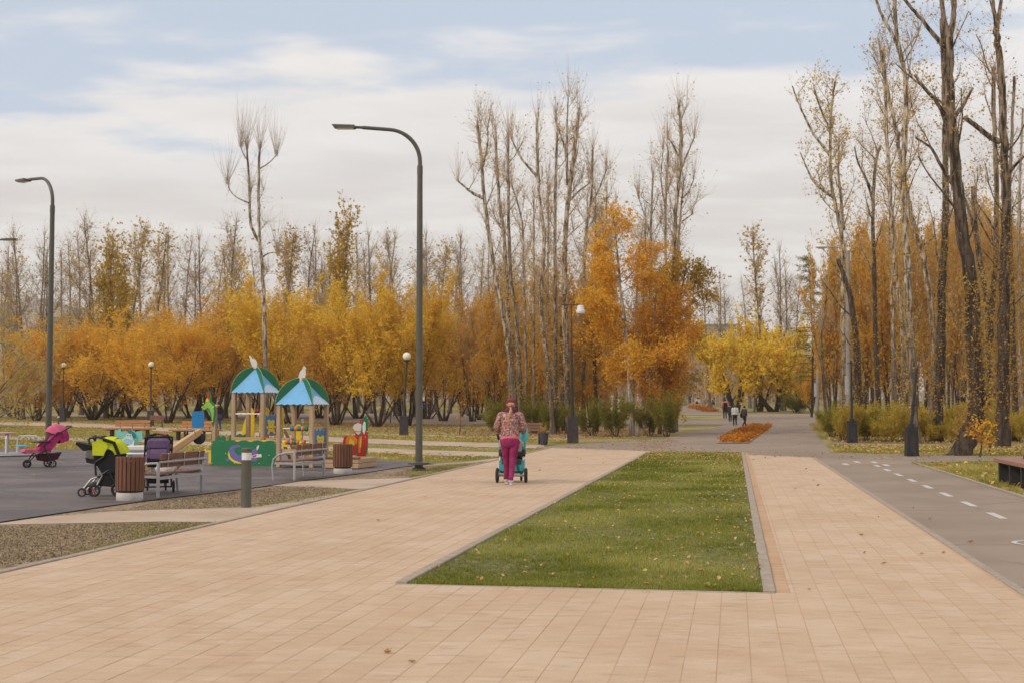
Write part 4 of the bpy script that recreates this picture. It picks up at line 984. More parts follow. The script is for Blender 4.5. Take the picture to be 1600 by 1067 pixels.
wher = [(0, 'the left edge of the view'), (60, 'the far street lamp'), (105, 'the leftmost globe lamp'), (150, 'the fan-stemmed willow'), (238, 'the middle globe lamp'), (300, 'the slide beam'), (360, 'the left play tower'), (405, 'the solitary poplar'), (470, 'the right play tower'), (525, 'the yellow poplar'), (560, 'the red play figure'), (610, 'the right globe lamp'), (655, 'the nearest street lamp'), (715, 'the sapling'), (797, 'the walking woman'), (850, 'the plant pot'), (893, 'the tall lamp post'), (960, 'the white birch'), (1020, 'the birch pair'), (1090, 'the parked van'), (1130, 'the orange-topped walker'), (1180, 'the middle concrete pole'), (1230, 'the yellow maple'), (1278, 'the rightmost concrete lamp'), (1330, 'the thin black lamp post'), (1371, 'the mossy trunk'), (1425, 'the black lamp pedestal'), (1505, 'the leaning old poplar'), (1567, 'the very tall poplar'), (1600, 'the right-hand bench')]
look = ['bare slim far poplar', 'far poplar with thin yellow leaves', 'many-stemmed bare poplar', 'tan leaved far poplar', 'yellow far poplar']
seen = {}
for k, px, top, Y in sk:
    w = min(wher, key=lambda q: abs(q[0] - px)); w = (w[0], w[1].replace('the rightmost concrete lamp', 'the right concrete lamp')); side = 'left of' if px < w[0] - 6 else 'right of' if px > w[0] + 6 else 'above'
    lab = f'{look[k]} on the skyline {side} {w[1]}'
    n = seen.get(lab, 0); seen[lab] = n + 1
    if n: lab = f'{look[k]}, {"second" if n == 1 else "third"} {side} {w[1]}'
    put(FP[k], px, 0, top, 0.75 * (634 - top), lab, Y=Y)
for r in [o for o in C.objects if o.name.startswith('far_poplar')]: r.scale.x = r.scale.y = min(r.scale.x * 1.6, r.scale.z * 1.15)
for px, top, Y, w, lab in [(527, 343, 118, 62, 'dense yellow olive poplar standing out on the skyline right of the play towers'), (165, 380, 125, 90, 'yellow poplar above the willows right of the leftmost globe lamp'), (192, 398, 130, 80, 'second yellow poplar above the fan-stemmed willow')]:
    r = put(FP[4], px, 0, top, w, lab, Y=Y); r['group'] = 'yellow poplars among the skyline trees'; r.scale.x = r.scale.y = r.scale.z * .95
# larch
root = thing('larch_tree', 'thin green brown larch beside the rightmost concrete lamp pole', 'tree', tuple(G(1268, 651)), 0); pl = Plant()
gy = G(1268, 651)[1]; hh = A(1268, 395, gy)[2] - tz(gy)
P, T, r = pl.tube(np.array([[math.sin(t * 4) * .2, 0, t * hh] for t in np.linspace(0, 1, 9)]), .13, .03, 7)
for i in range(75):
    t = .22 + .76 * i / 75; L = (3.4 * (1 - t) + .7) * rng.uniform(.6, 1.1); Q = grow(P[0] * 0 + [math.sin(t * 4) * .2, 0, t * hh], azd(rng.random() * 6.28, R(5)), L, 5, -.02, .1); Q, TQ, _ = pl.tube(Q, .03, .008, 4)
    B, D = samp(Q, TQ, 16, .1); bm1 = pl.twigs(B, D * .6 + rng.normal(0, .5, (16, 3)), rng.uniform(.3, .7, 16), .008, 0, .3); q, _ = pl.on(bm1, 130, .07, .05); pl.leaves(q, .17, .28)
pl.build(root, BK['dark'], LF['pine'], TW['dark'])
# far wood that reads as one mass
far = Plant()
for i in range(420):
    px = rng.uniform(-60, 1660); Y = rng.uniform(205, 300); x = A(px, 600, Y)[0]; z0 = tz(Y)
    topy = 500 if px < 720 else 470 if px < 1060 else 515 if px < 1290 else 440
    hh = A(px, topy + rng.uniform(-12, 45), Y)[2] - z0
    b = np.array([x, Y, z0]); far.tube(np.array([b, b + [rng.normal(0, .4), 0, hh * .5], b + [rng.normal(0, .6), 0, hh * .9]]), .22, .05, 4)
    m = 120; t = rng.random(m) ** .8; B = b + np.stack([rng.normal(0, .5, m), rng.normal(0, .5, m), hh * (.02 + .9 * t)], 1)
    D = rng.normal(0, .6, (m, 3)) + [0, 0, .8]; bm1 = far.twigs(B, D, hh * .16 * rng.uniform(.5, 1.3, m), .05, .1)
    if rng.random() < .5:
        q, _ = far.on(bm1, 150, .5, .2); far.leaves(q, .5, .7)
V = np.concatenate([x[0] for x in far.w] + [x[0] for x in far.t] + [x[0] for x in far.l])
o1, o2 = far.nw, far.nw + far.nt
F4 = np.concatenate([x[1] for x in far.w] + [x[1] + o1 for x in far.t] + [x[1] + o2 for x in far.l]); F3 = np.concatenate([x[2] for x in far.t]) + o1
nlq = sum(len(x[1]) for x in far.l); m4 = np.zeros(len(F4)); m4[len(F4) - nlq:] = 1
me = fast_mesh('distant_woods', V, F4, F3, m4, np.zeros(len(F3)))
tag(link('distant_woods', me, None, [TW['grey'], LF['rust']]), 'distant grey brown woods behind the park trees', kind='stuff')
# bush hanging in at the left edge
bp = bush_proto('willow_bush', 'straggly yellow green bush with arching grey branches at the edge of the merry-go-round lawn', 'bush', None, 6, 6, nstem=11, nleaf=5200, lsize=.13, asp=.4, leaf='under', twigs=1500, lo=.05, el=(30, 75), base_r=.05, upright=.5, tw='grey', bark='grey')
bp['w'] = 6; put(bp, -62, 688, 470, 230, bp['label'])
# young saplings
def sapling(px, py, top, lab, leaf, nleaf, w=.5, name='young_tree'):
    g = G(px, py); h = A(px, top, g[1])[2] - g[2]; root = thing(name, lab, 'tree', tuple(g), 0); pl = Plant()
    P, T, r = pl.tube(np.array([[math.sin(t * 3) * .06, 0, t * h] for t in np.linspace(0, 1, 7)]), .035, .008, 6)
    B, D = samp(P, T, 40, .3); bm1 = pl.twigs(B, D * .5 + rng.normal(0, w, (40, 3)) + [0, 0, .3], rng.uniform(.3, .8, 40), .008, .1)
    q, _ = pl.on(bm1, nleaf, .05); pl.leaves(q, .09, .7); pl.build(root, BK['willow'], LF[leaf], TW['dark'])
sapling(718, 679.5, 640, 'bare young sapling on the grass between the nearest street lamp and the walking woman', 'rust', 25)
sapling(1531, 713, 676, 'small young tree with orange leaves and a forked stem beside the leaning old poplar', 'birch', 170)
sapling(1545, 706, 690, 'low orange leaved seedling at the foot of the very tall poplar', 'birch', 120)

# --- grass, litter, beds -----------------------------------------------------------------
def scatter_px(poly, n):
    P = np.array(poly); lo, hi = P.min(0), P.max(0); out = []
    c = 0
    while c < n:
        q = lo + rng.random((n * 2, 2)) * (hi - lo); q = q[inpoly(q, poly)]; out.append(q); c += len(q)
        if not len(q): break
    return np.concatenate(out)[:n]
def blades(name, P, h, w, mtl, lean=.5, label=None):
    n = len(P); h = h * (.5 + rng.random(n)); a = rng.random(n) * 6.283
    d = np.stack([np.cos(a), np.sin(a), 0 * a], 1); side = np.stack([-np.sin(a), np.cos(a), 0 * a], 1); B = np.zeros((n, 3)); B[:, :2] = P[:, :2]
    B[:, 2] = np.clip(P[:, 1], K1, K2) * SL - K1 * SL + (P[:, 2] if P.shape[1] > 2 else 0)
    w = w * (.6 + .8 * rng.random(n)); ln = lean * rng.random(n) * h
    a3 = rng.random(n) * 6.283; off = np.stack([np.cos(a3), np.sin(a3), 0 * a3], 1) * ln[:, None]
    V = np.stack([B - side * w[:, None] / 2, B + side * w[:, None] / 2, B + off + np.array([0, 0, 1.]) * h[:, None]], 1).reshape(-1, 3)
    me = fast_mesh(name, V, [], np.arange(n * 3).reshape(-1, 3)); return tag(link(name, me, None, [mtl]), label, kind='stuff')
GRM = leafmat('grass_blade', [(.10, .12, .02), (.22, .24, .04), (.35, .34, .07), (.56, .48, .18)], .35, .0)
GRD = leafmat('dry_grass_blade', [(.20, .21, .03), (.34, .31, .07), (.48, .39, .13), (.56, .43, .18)], .3, .0)
# lawn: uv rectangle, denser near the camera
nc = 22000; t = rng.random(nc); cu_ = u0 + (u1 - u0) * t ** 1.75; cv_ = vA + (vB - vA) * rng.random(nc); n = nc * 14
th_ = np.repeat(rng.lognormal(0, .38, nc), 14); uu = np.repeat(cu_, 14) + rng.normal(0, .030, n); vv = np.repeat(cv_, 14) + rng.normal(0, .024, n)
ok_ = (uu > u0 + .01) & (vv > vA + .01) & (vv < vB - .01); uu, vv, th_ = uu[ok_], vv[ok_], th_[ok_]; n = len(uu)
# the thin worn margins and clumps
f = np.sin(uu * 1.3 + vv * 2.1) + np.sin(uu * .7 - vv * 3.3 + 1) + np.sin(uu * 3.1 + vv * 1.7 + 2)
edge_ = np.minimum(np.minimum(vv - vA, vB - vv), .35) / .35
k_ = (f + rng.normal(0, 1.2, n) > -2.4) & (rng.random(n) < .25 + .75 * edge_ ** .6)
uu, vv, f, th_ = uu[k_], vv[k_], f[k_], th_[k_]; Pw = uu[:, None] * Uv + vv[:, None] * Vv
hgt = np.clip(th_, .4, 2.2) * (.0145 + .004 * np.clip(f + .6 * np.sin(uu * 7 + vv * 5) + .6 * np.sin(vv * 9 - uu * 4), -1, 3)) * (1 + (uu - u0) * .01)
wd = .0045 + .0105 * np.clip((uu - u0) / (u1 - u0), 0, 1)
blades('lawn_grass', np.column_stack([Pw, np.full(len(Pw), -.002)]), hgt * 1.35, wd, GRM, .8, 'short green lawn grass')
hard = [rub]
gz = [W((-300, 701), (0, 700.3), (200, 702.8), (350, 706), (480, 711.5), (576, 718), (655, 720), (690, 719.5), (800, 712.5), (700, 711), (520, 703.5), (330, 695.5), (200, 689.5), (0, 686.5), (-300, 685.5)),
      W((-300, 679), (0, 679), (200, 683), (520, 696), (700, 702.5), (828, 705.5), (852, 700), (780, 698.6), (650, 695), (500, 689), (300, 676.5), (150, 667.5), (0, 663.5), (-300, 662)),
      W((430, 677), (640, 680.5), (900, 687), (880, 692), (650, 687), (500, 680.5), (430, 677)),
      W((1300, 695), (1600, 697.5), (1800, 699.5), (1800, 715), (1600, 711.5), (1420, 709), (1302, 705)),
      W((1292, 660), (1600, 668), (1600, 694), (1400, 691.8), (1296, 689), (1268, 664)),
      W((1424, 723), (1600, 719), (1800, 722), (1800, 850), (1600, 776))]
GP = []
for poly, k in zip(gz, (30000, 34000, 12000, 26000, 16000, 42000)): GP.append(scatter_px(poly, k))
P = np.concatenate(GP); m = P[:, 1]
m2 = ~inpoly(P, [tuple(q) for q in W((1590, 760), (1800, 800), (1640, 850), (1596, 775))])
P = P[m2]
blades('meadow_grass', np.column_stack([P, np.full(len(P), -.03)]), .06, .010 + P[:, 1] * .0005, GRD, .7, 'patchy autumn grass between the paths')
# far meadow, coarse
P = np.column_stack([rng.uniform(-75, 60, 60000), 60 + 130 * rng.random(60000) ** 1.2]); px_ = CX + FPX * P[:, 0] / P[:, 1]; P = P[(px_ > -100) & (px_ < 1700) & ((px_ < 830) | (px_ > 1290))]
for poly in (W((-320, 657), (150, 661), (500, 681), (850, 693.8), (850, 699.5), (650, 694.5), (300, 676), (150, 667), (-320, 661.5)), W((-320, 646.5), (200, 646), (500, 645), (760, 643), (905, 645), (905, 652), (760, 663), (600, 661), (500, 658), (200, 650), (-320, 650))): P = P[~inpoly(P, poly)]
blades('distant_grass', np.column_stack([P, np.full(len(P), -.03)]), .09, .12, GRD, .7, 'dry grass under the distant trees')
# earth strips: straw, clods
ez = [W((0, 820), (250, 814), (345, 814), (170, 850), (0, 885), (-200, 925), (-200, 830)), W((185, 796.5), (250, 781), (420, 760), (480, 757), (560, 763.5), (480, 782), (400, 789)), W((600, 742), (640, 731), (690, 726), (748, 722.5), (660, 743))]
P = np.concatenate([scatter_px(ez[0], 30000), scatter_px(ez[1], 13000), scatter_px(ez[2], 6000)])
STR = leafmat('straw', [(.20, .14, .09), (.36, .27, .165), (.50, .40, .26), (.27, .19, .12)], .15, 0)
blades('straw_mulch', np.column_stack([P, np.full(len(P), -.014)]), .014, .016, STR, 2.2, 'pale straw and chips on bare earth')
P = np.concatenate([scatter_px(W((330, 817), (170, 851), (60, 872), (100, 862), (250, 825)), 500), scatter_px(W((170, 818), (345, 814), (330, 817.5), (200, 838)), 400), scatter_px(W((420, 788), (565, 763.5), (480, 768), (390, 789)), 500), scatter_px(W((640, 745), (748, 722.5), (690, 727), (640, 738)), 2500)])
blades('sprouting_grass', np.column_stack([P, np.full(len(P), -.014)]), .035, .010, GRM, .8, 'young grass sprouting along the kerb')
def clods(name, P, s, mtl, label):
    n = len(P); s = s * (.4 + rng.random(n) ** 3 * 1.6)
    ico = np.array([(1, 0, 0), (-.6, .8, 0), (-.5, -.8, 0), (0, 0, .8), (.2, .5, .55)]); F = np.array([(0, 1, 4), (1, 3, 4), (3, 0, 4), (1, 2, 3), (2, 0, 3)])
    a = rng.random(n) * 6.28; c_, s_ = np.cos(a), np.sin(a); V = ico[None] * (.7 + .6 * rng.random((n, 5, 3))); x = V[:, :, 0] * c_[:, None] - V[:, :, 1] * s_[:, None]; y = V[:, :, 0] * s_[:, None] + V[:, :, 1] * c_[:, None]
    V = np.stack([x, y, V[:, :, 2] * .6], 2) * s[:, None, None] + np.column_stack([P, np.full(n, -.016)])[:, None]
    return tag(link(name, fast_mesh(name, V.reshape(-1, 3), [], (np.arange(n)[:, None, None] * 5 + F).reshape(-1, 3)), None, [mtl]), label, kind='stuff')
EARTH = mat('earth_clod', (.10, .075, .055), .95, .4, 20, spec=.1)
clods('earth_clods', np.concatenate([scatter_px(ez[0], 4200), scatter_px(ez[1], 1500)]), .018, EARTH, 'dark clods of earth on the bare strips')
# fallen leaves
FL = leafmat('fallen_leaf', [(.45, .27, .10), (.60, .42, .16), (.40, .21, .08), (.66, .50, .22)], .1, 0)
FLY = leafmat('fallen_leaf_dry', [(.36, .21, .09), (.50, .33, .14), (.25, .13, .06)], .1, 0)
def litter(name, P, z, s, mtl, label, tilt=.35):
    n = len(P); a = rng.random(n) * 6.28; s = s * (.5 + rng.random(n))
    A_ = np.stack([np.cos(a), np.sin(a), rng.normal(0, tilt, n)], 1) * s[:, None] * .5; B_ = np.stack([-np.sin(a), np.cos(a), rng.normal(0, tilt, n)], 1) * s[:, None] * .36
    c = np.column_stack([P, np.clip(P[:, 1], K1, K2) * SL - K1 * SL + z + s * .15]); up = np.array([0, 0, 1.]) * s[:, None] * .12
    V = np.stack([c - A_, c - B_ + up, c + A_, c + B_ + up, ], 1)
    return tag(link(name, fast_mesh(name, V.reshape(-1, 3), np.arange(n * 4).reshape(-1, 4), []), None, [mtl]), label, kind='stuff')
n = 1700; t = rng.random(n); uu = u0 + (u1 - u0) * t ** .9; vv = vB - (vB - vA) * rng.random(n) ** 1.5
litter('lawn_leaves', uu[:, None] * Uv + vv[:, None] * Vv, .018, .038, FL, 'yellow leaves fallen on the lawn')
n = 2600; t = rng.random(n) ** 2.2; uu = u1 - 9 * t; vv = vB - (vB - vA) * rng.random(n)
litter('lawn_leaves_far', uu[:, None] * Uv + vv[:, None] * Vv, .018, .045, FL, 'dense yellow leaves at the far end of the lawn')
P = np.concatenate([scatter_px(gz[0], 2600), scatter_px(gz[1], 2200), scatter_px(gz[3], 2600), scatter_px(gz[4], 2200), scatter_px(gz[5], 700), scatter_px(gz[2], 900)])
litter('grass_leaves', P, .03, .075, FL, 'yellow leaves scattered over the grass')
P = np.concatenate([scatter_px(W((836, 697.5), (905, 692.5), (1040, 683), (1100, 700), (1300, 706), (1420, 709.5), (1900, 716), (1900, 722), (1600, 718), (1425, 722), (1270, 715), (1150, 711.5), (1020, 705.4), (840, 700)), 1800), scatter_px(W((1110, 650), (1300, 650), (1264, 664), (1300, 706), (1080, 690)), 500), scatter_px(W((1000, 686), (1040, 682), (1060, 690), (1040, 700), (990, 700)), 700)])
litter('path_leaves', P, .0, .055, FLY, 'leaves blown over the asphalt walk', .2)
P = np.concatenate([scatter_px(W((740, 690), (850, 686), (1000, 683), (1045, 678), (1056, 665), (830, 668), (700, 672)), 4200), scatter_px(W((1300, 690), (1700, 694), (1700, 680), (1293, 672)), 4200), scatter_px(W((430, 660), (760, 664), (700, 674), (560, 674), (430, 668)), 2200)])
litter('litter_leaves', P, -.01, .10, FLY, 'brown leaf litter under the trees')
P = np.concatenate([scatter_px(rub, 60), scatter_px(W((840, 702), (1015, 706), (700, 860), (400, 820)), 26), scatter_px(W((1170, 712), (1270, 715), (1600, 930), (1200, 930)), 30)])
litter('stray_leaves', P, .008, .05, FLY, 'single small leaves strewn over the paving', .3)
# countable leaves on the paving
lm = MB(); out = []
for k in range(11):
    a = 2 * math.pi * k / 11; rr = (.5, .3, .55, .28, .5, .3, .6, .28, .5, .3, .45)[k]; out.append((math.cos(a) * rr, math.sin(a) * rr))
lm.add([(x * .075, y * .075, .01 + .022 * abs(math.sin(x * 6)) + .012 * y) for x, y in out] + [(0, 0, .004)], [(k, (k + 1) % 11, 11) for k in range(11)]); lm.add([(-.06, 0, .006), (-.02, -.002, .006), (-.02, .002, .006)], [(0, 1, 2)])
lme = None
for px, py, s, lab in [(607, 1020, 1, 'pale curled leaf on the paving, larger of the two at the lower left'), (643, 1035, .8, 'brown leaf lying lowest on the paving left of the lawn'), (1346, 836, 1, 'brown leaf on the right paving, farther of the pair'), (1351, 864, .8, 'small dark leaf on the right paving, nearer of the pair'), (1475, 864, .9, 'brown leaf at the joint near the right kerb of the paving'), (1453, 811, .9, 'dark leaf on the bike path beside the paving'), (1427, 794, .8, 'yellowish leaf on the bike path'), (1517, 847, 1.2, 'pale leaf on the bike path below the last dash'), (1264, 921, .6, 'tiny leaf on the right paving beside the lawn corner'), (1010, 913, .9, 'orange leaf on the front edge of the lawn'), (1186, 889, .9, 'orange leaf lying on the right lawn kerb'), (888, 874, 1.2, 'large pale leaf on the lawn near its front edge'), (1096, 898, 1.2, 'pale leaf on the lawn near its right corner'), (820, 901, 1, 'dark red curled leaf near the front of the lawn'), (1148, 830, 1.2, 'large tan leaf on the lawn near the right kerb')]:
    o = lm.build('fallen_leaf', FL, None, 0) if lme is None else bpy.data.objects.new('fallen_leaf', lme)
    if lme is None: lme = o.data
    else: C.objects.link(o)
    g = G(px, py); o.location = (g[0], g[1], .03 if 640 < px < 1190 and py < 912 else .026 if px == 1186 else .002); o.rotation_euler = (random.uniform(-.2, .2), random.uniform(-.2, .2), random.random() * 6); o.scale = (s * .75, s * .75, s * .8); tag(o, lab, 'leaf', 'large fallen leaves')
# orange flower beds
FB = leafmat('orange_flowers', [(.34, .13, .03), (.52, .20, .03), (.40, .15, .03), (.62, .24, .025), (.26, .12, .04)], .2, 0)
for name, px, nn_, lab, h in (('flower_bed', [(1122, 691.5), (1140, 679), (1172.5, 664), (1204, 664), (1197, 671), (1169, 691)], 16000, 'long bed of faded orange flowers between the two asphalt walks', .17), ('flower_bed', [(1077, 636.4), (1087, 635.8), (1122, 642.5), (1104, 643)], 6000, 'small bed of orange flowers farther along the walk', .42)):
    poly = W(*px); c0 = scatter_px(poly, nn_ // 42); q = np.repeat(c0, 30, 0) + rng.normal(0, .10 if h < .4 else .2, (len(c0) * 30, 2)); z = np.clip(q[:, 1], K1, K2) * SL - K1 * SL
    hc = np.repeat(.5 + rng.random(len(c0)), 30)
    pl = Plant(); s_ = .07 if h < .4 else .12
    dd = hc * h * (.25 + .75 * rng.random(len(q))) * (1 - .4 * rng.random(len(q))); pl.leaves(np.column_stack([q, z + dd]), s_ * 1.5, .7)
    pl.leaves(np.column_stack([q[::2], z[::2] + dd[::2] * .5]), s_ * 1.5, .5)
    V = np.concatenate([x[0] for x in pl.l]); F = np.concatenate([x[1] for x in pl.l]); o = link(name, fast_mesh(name, V, F, []), None, [FB]); tag(o, lab, kind='stuff')
sheet('soil', W((1120, 692), (1140, 678.5), (1172.5, 663.6), (1205, 663.6), (1198, 671), (1170, 692)), .012, GM['dirt'])
# ================================================================ street furniture
BRONZE = mat('bronze_paint', (.088, .080, .058), .42, .12, 6, spec=.5)
BLACKP = mat('black_paint', (.022, .021, .022), .55, .2, 12, dirt=(.06, .055, .05))
PEDB = mat('weathered_black_casting', (.045, .036, .036), .6, .3, 5, bump=.2, dirt=(.10, .07, .055))
RUST = mat('rusty_steel', (.12, .05, .03), .8, .3, 8)
CONC = mat('concrete', (.30, .27, .24), .85, .15, 6, bump=.2, dirt=(.20, .17, .15))
CONCW = mat('pale_concrete', (.52, .49, .45), .85, .12, 8, bump=.2, dirt=(.36, .32, .28))
STEEL = mat('galvanised_steel', (.42, .41, .41), .42, .1, 20, metal=.75)
GREYP = mat('grey_paint', (.37, .36, .36), .45, .08, 14)
WHITE = mat('white_paint', (.72, .71, .68), .45, .06, 12)
GLOBE = mat('opal_globe', (.80, .74, .55), .35, .04, 3)
DIFF = mat('frosted_diffuser', (.68, .67, .66), .4, .05, 8)
def wood(name, col, sx=(2, 30, 30), rough=.6, var=.3): return mat(name, col, rough, var, 1.6, .15, stretch=sx, bscale=3)
WBROWN = wood('brown_wood', (.20, .088, .052)); WBIN = wood('brown_bin_wood', (.17, .068, .036), (30, 30, 2), .55, .22)
WORANGE = wood('orange_wood', (.46, .205, .075)); WRED = wood('reddish_bench_wood', (.33, .165, .115), (30, 2, 30)); WPOST = wood('pale_timber', (.46, .31, .185), (25, 25, 2), .7, .2)
WBEAM = wood('planed_beam', (.60, .36, .17), (2, 20, 20), .5, .12); WPALE = wood('pale_board', (.50, .33, .19), (2, 20, 20), .7, .18)

def street_lamp(px, py, Y, lab, rot=0.):
    g = np.array([A(px, 600, Y)[0], Y, tz(Y)]); r = thing('street_lamp', lab, 'street lamp', tuple(g), rot, 'tall curved street lamps')
    MB().lathe([(.17, 0), (.17, .05), (.10, .08), (.10, .14)], k=20).build('base', BRONZE, r)
    mb = MB(); mb.lathe([(.26, .14), (.26, .19), (.11, .22)], k=20).build('base_flange', GREYP if False else BRONZE, r)
    pts = [(0, 0, .2), (0, 0, 3), (0, 0, 6.3), (0, 0, 7.28)]
    MB().tube(pts, [.088, .082, .070, .066], 16).build('pole', BRONZE, r)
    MB().tube([(0, 0, 3.32), (0, 0, 3.40)], .085, 14).tube([(0, 0, 7.20), (0, 0, 7.42)], .071, 14).build('collar', BRONZE, r)
    a = [(0, 0, 7.4)] + [(-.80 + .80 * math.cos(t), 0, 7.52 + .80 * math.sin(t)) for t in np.linspace(0, math.pi / 2 * .96, 12)] + [(-1.42, 0, 8.37)]
    MB().tube(a, [.052] * 9 + [.046] * 5, 12).build('arm', BRONZE, r)
    MB().box((-1.52, 0, 8.375), (.24, .075, .065), (0, R(2), 0), bev=.02).build('lamp_neck', BRONZE, r)
    h = MB(); h.prism([(-2.16, 8.43), (-1.60, 8.415), (-1.58, 8.36), (-1.62, 8.345), (-2.04, 8.35), (-2.12, 8.375)], -.13, .13); h.build('lamp_head', BRONZE, r, 20)
    MB().box((-1.84, 0, 8.342), (.40, .2, .008), (0, R(0), 0)).build('lamp_lens', DIFF, r, 0); return r
g1_ = G(655, 734)
street_lamp(655, 734, g1_[1], 'nearest tall bronze street lamp, its curved arm reaching left over the playground')
street_lamp(77, 0, 37.4, 'tall bronze street lamp at the left, behind the pink pushchair', R(-43))
street_lamp(-62, 0, 52.5, 'farthest tall bronze street lamp at the left edge, only its lamp head showing', R(180))
def bollard(px, py, lab, s=1.):
    g = G(px, py); r = thing('bollard_light', lab, 'bollard', tuple(g), 0, 'round bollard lights')
    MB().lathe([(.082, 0), (.079, .01), (.078, .72)], k=24).build('post', BRONZE, r); MB().lathe([(.075, .72), (.075, .835)], k=24).build('lamp_band', DIFF, r)
    MB().lathe([(.079, .835), (.079, .895), (.07, .905), (.01, .907)], k=24).build('cap', BRONZE, r); return r
bollard(384.5, 791, 'bronze bollard light with a white band standing in the gravel before the green panel')
bollard(91, 668, 'small far bollard light showing above the handle of the pink pushchair')

def globe_lamp(px, pyb, pyt, lab, lean=0.):
    g = G(px, pyb); h = A(px, pyt, g[1])[2] - g[2]; s = h / 4.5; r = thing('globe_lamp', lab, 'lamp post', tuple(g), 0, 'white globe lamps on dark posts')
    MB().prism([(-.23, 0), (.23, 0), (.20, 1.0 * s), (-.20, 1.0 * s)], -.22, .22).box((0, 0, 1.03 * s), (.46, .46, .07), bev=.02).build('pedestal', PEDB, r, 20)
    MB().tube([(0, 0, 1.05 * s), (lean * .3, 0, 2.3 * s), (lean, 0, h - .35)], [.075, .06, .05], 12).build('post', PEDB, r)
    MB().tube([(lean * .3, 0, 2.25 * s), (lean * .32, 0, 2.35 * s)], .08, 12).build('collar', PEDB, r)
    MB().lathe([(.06, h - .42), (.19, h - .36), (.19, h - .33), (.09, h - .31)], (lean, 0, 0), 16).build('globe_holder', PEDB, r)
    MB().ball((lean, 0, h - .12), .215 if s < 1.05 else .22, 20).build('globe', GLOBE, r); return r
globe_lamp(631, 680, 553, 'globe lamp on a slightly leaning post left of the nearest street lamp', .14)
globe_lamp(98, 658, 568.5, 'globe lamp right of the far street lamp, leftmost of the three')
globe_lamp(235, 664, 567, 'globe lamp in front of the golden willows, right of the orange bench')

def park_lamp():
    g = G(895, 691.3); Y = g[1]; h = A(895, 476, Y)[2]; r = thing('park_lamp', 'tall rusty T-topped lamp post with one pale lamp shade on its right arm', 'lamp post', tuple(g))
    MB().prism([(-.235, 0), (.235, 0), (.22, 1.08), (-.22, 1.08)], -.22, .22).box((0, 0, 1.1), (.47, .46, .05)).build('pedestal', PEDB, r, 20)
    MB().tube([(0, 0, 1.1), (-.03, 0, 2.9)], [.06, .055], 12).build('lower_pole', BLACKP, r); MB().tube([(-.03, 0, 2.88), (-.05, 0, 4.0)], [.05, .045], 12).build('middle_pole', BLACKP, r)
    MB().tube([(-.05, 0, 4.0), (-.05, 0, h)], [.042, .036], 10).build('upper_pole', RUST, r); MB().tube([(-.42, 0, h), (.42, 0, h - .02)], .03, 8).build('cross_arm', RUST, r)
    x = .34
    MB().lathe([(.04, h - .02), (.13, h - .05), (.155, h - .22), (.185, h - .24), (.19, h - .33)], (x, 0, 0), 18).build('lamp_shade', WHITE, r); MB().lathe([(.17, h - .38), (.18, h - .33)], (x, 0, 0), 18).build('lamp_glass', DIFF, r)
park_lamp()
def thin_lamp(px, py, ptop, wb, hb, lab, lean=0., cross=True, rg=None):
    g = G(px, py); h = A(px, ptop, g[1])[2] - g[2]; r = thing('pedestal_lamp', lab, 'lamp post', tuple(g), 0, rg)
    MB().prism([(-wb * .55, 0), (wb * .55, 0), (wb * .5, .1), (wb * .44, hb - .1), (wb * .5, hb), (-wb * .5, hb), (-wb * .44, hb - .1), (-wb * .5, .1)], -wb * .45, wb * .45).build('pedestal', BLACKP, r, 20)
    MB().prism([(-wb * .22, .12), (wb * .22, .12), (wb * .22, hb * .6)] + [(wb * .22 * math.cos(t), hb * .6 + wb * .22 * math.sin(t)) for t in np.linspace(.3, 2.8, 6)] + [(-wb * .22, hb * .6)], -wb * .47, -wb * .44).build('hatch', PEDB, r, 20)
    MB().tube([(0, 0, hb), (lean * .25, 0, hb + (h - hb) * .25), (lean, 0, h)], [wb * .15, wb * .13, wb * .10], 10).build('pole', BLACKP, r)
    MB().tube([(0, 0, hb), (0, 0, hb + .1)], wb * .27, 10).tube([(lean * .35, 0, hb + (h - hb) * .35), (lean * .38, 0, hb + (h - hb) * .38)], wb * .2, 10).build('collar', BLACKP, r)
    if cross: MB().tube([(lean - .18, 0, h - .12), (lean + .12, 0, h - .12)], .02, 6).build('cross_arm', BLACKP, r)
    return r
thin_lamp(1331.5, 691, 563, .38, .92, 'thin black lamp post without a lamp on a box pedestal before the yellow green shrubs')
thin_lamp(1424.5, 711.6, 575, .36, .90, 'stout black lamp pedestal with an arched hatch left of the leaning old poplar', lean=.2, cross=False)
def far_lamp(px, py, ptop, lab):
    g = G(px, py); h = A(px, ptop, g[1])[2] - g[2]; r = thing('pedestal_lamp', lab, 'lamp post', tuple(g), 0, 'far black lamp posts'); MB().prism([(-.26, 0), (.26, 0), (.22, 1.3), (-.22, 1.3)], -.2, .2).build('pedestal', BLACKP, r, 0); MB().tube([(0, 0, 1.3), (0, 0, h)], [.09, .06], 8).build('pole', BLACKP, r); MB().ball((0, 0, h), .16, 10).build('lamp_cap', BLACKP, r)
far_lamp(1104, 634.5, 598, 'black lamp pedestal right of the far parked van'); far_lamp(1115, 632, 602, 'smaller black lamp pedestal between the van and the left concrete pole')
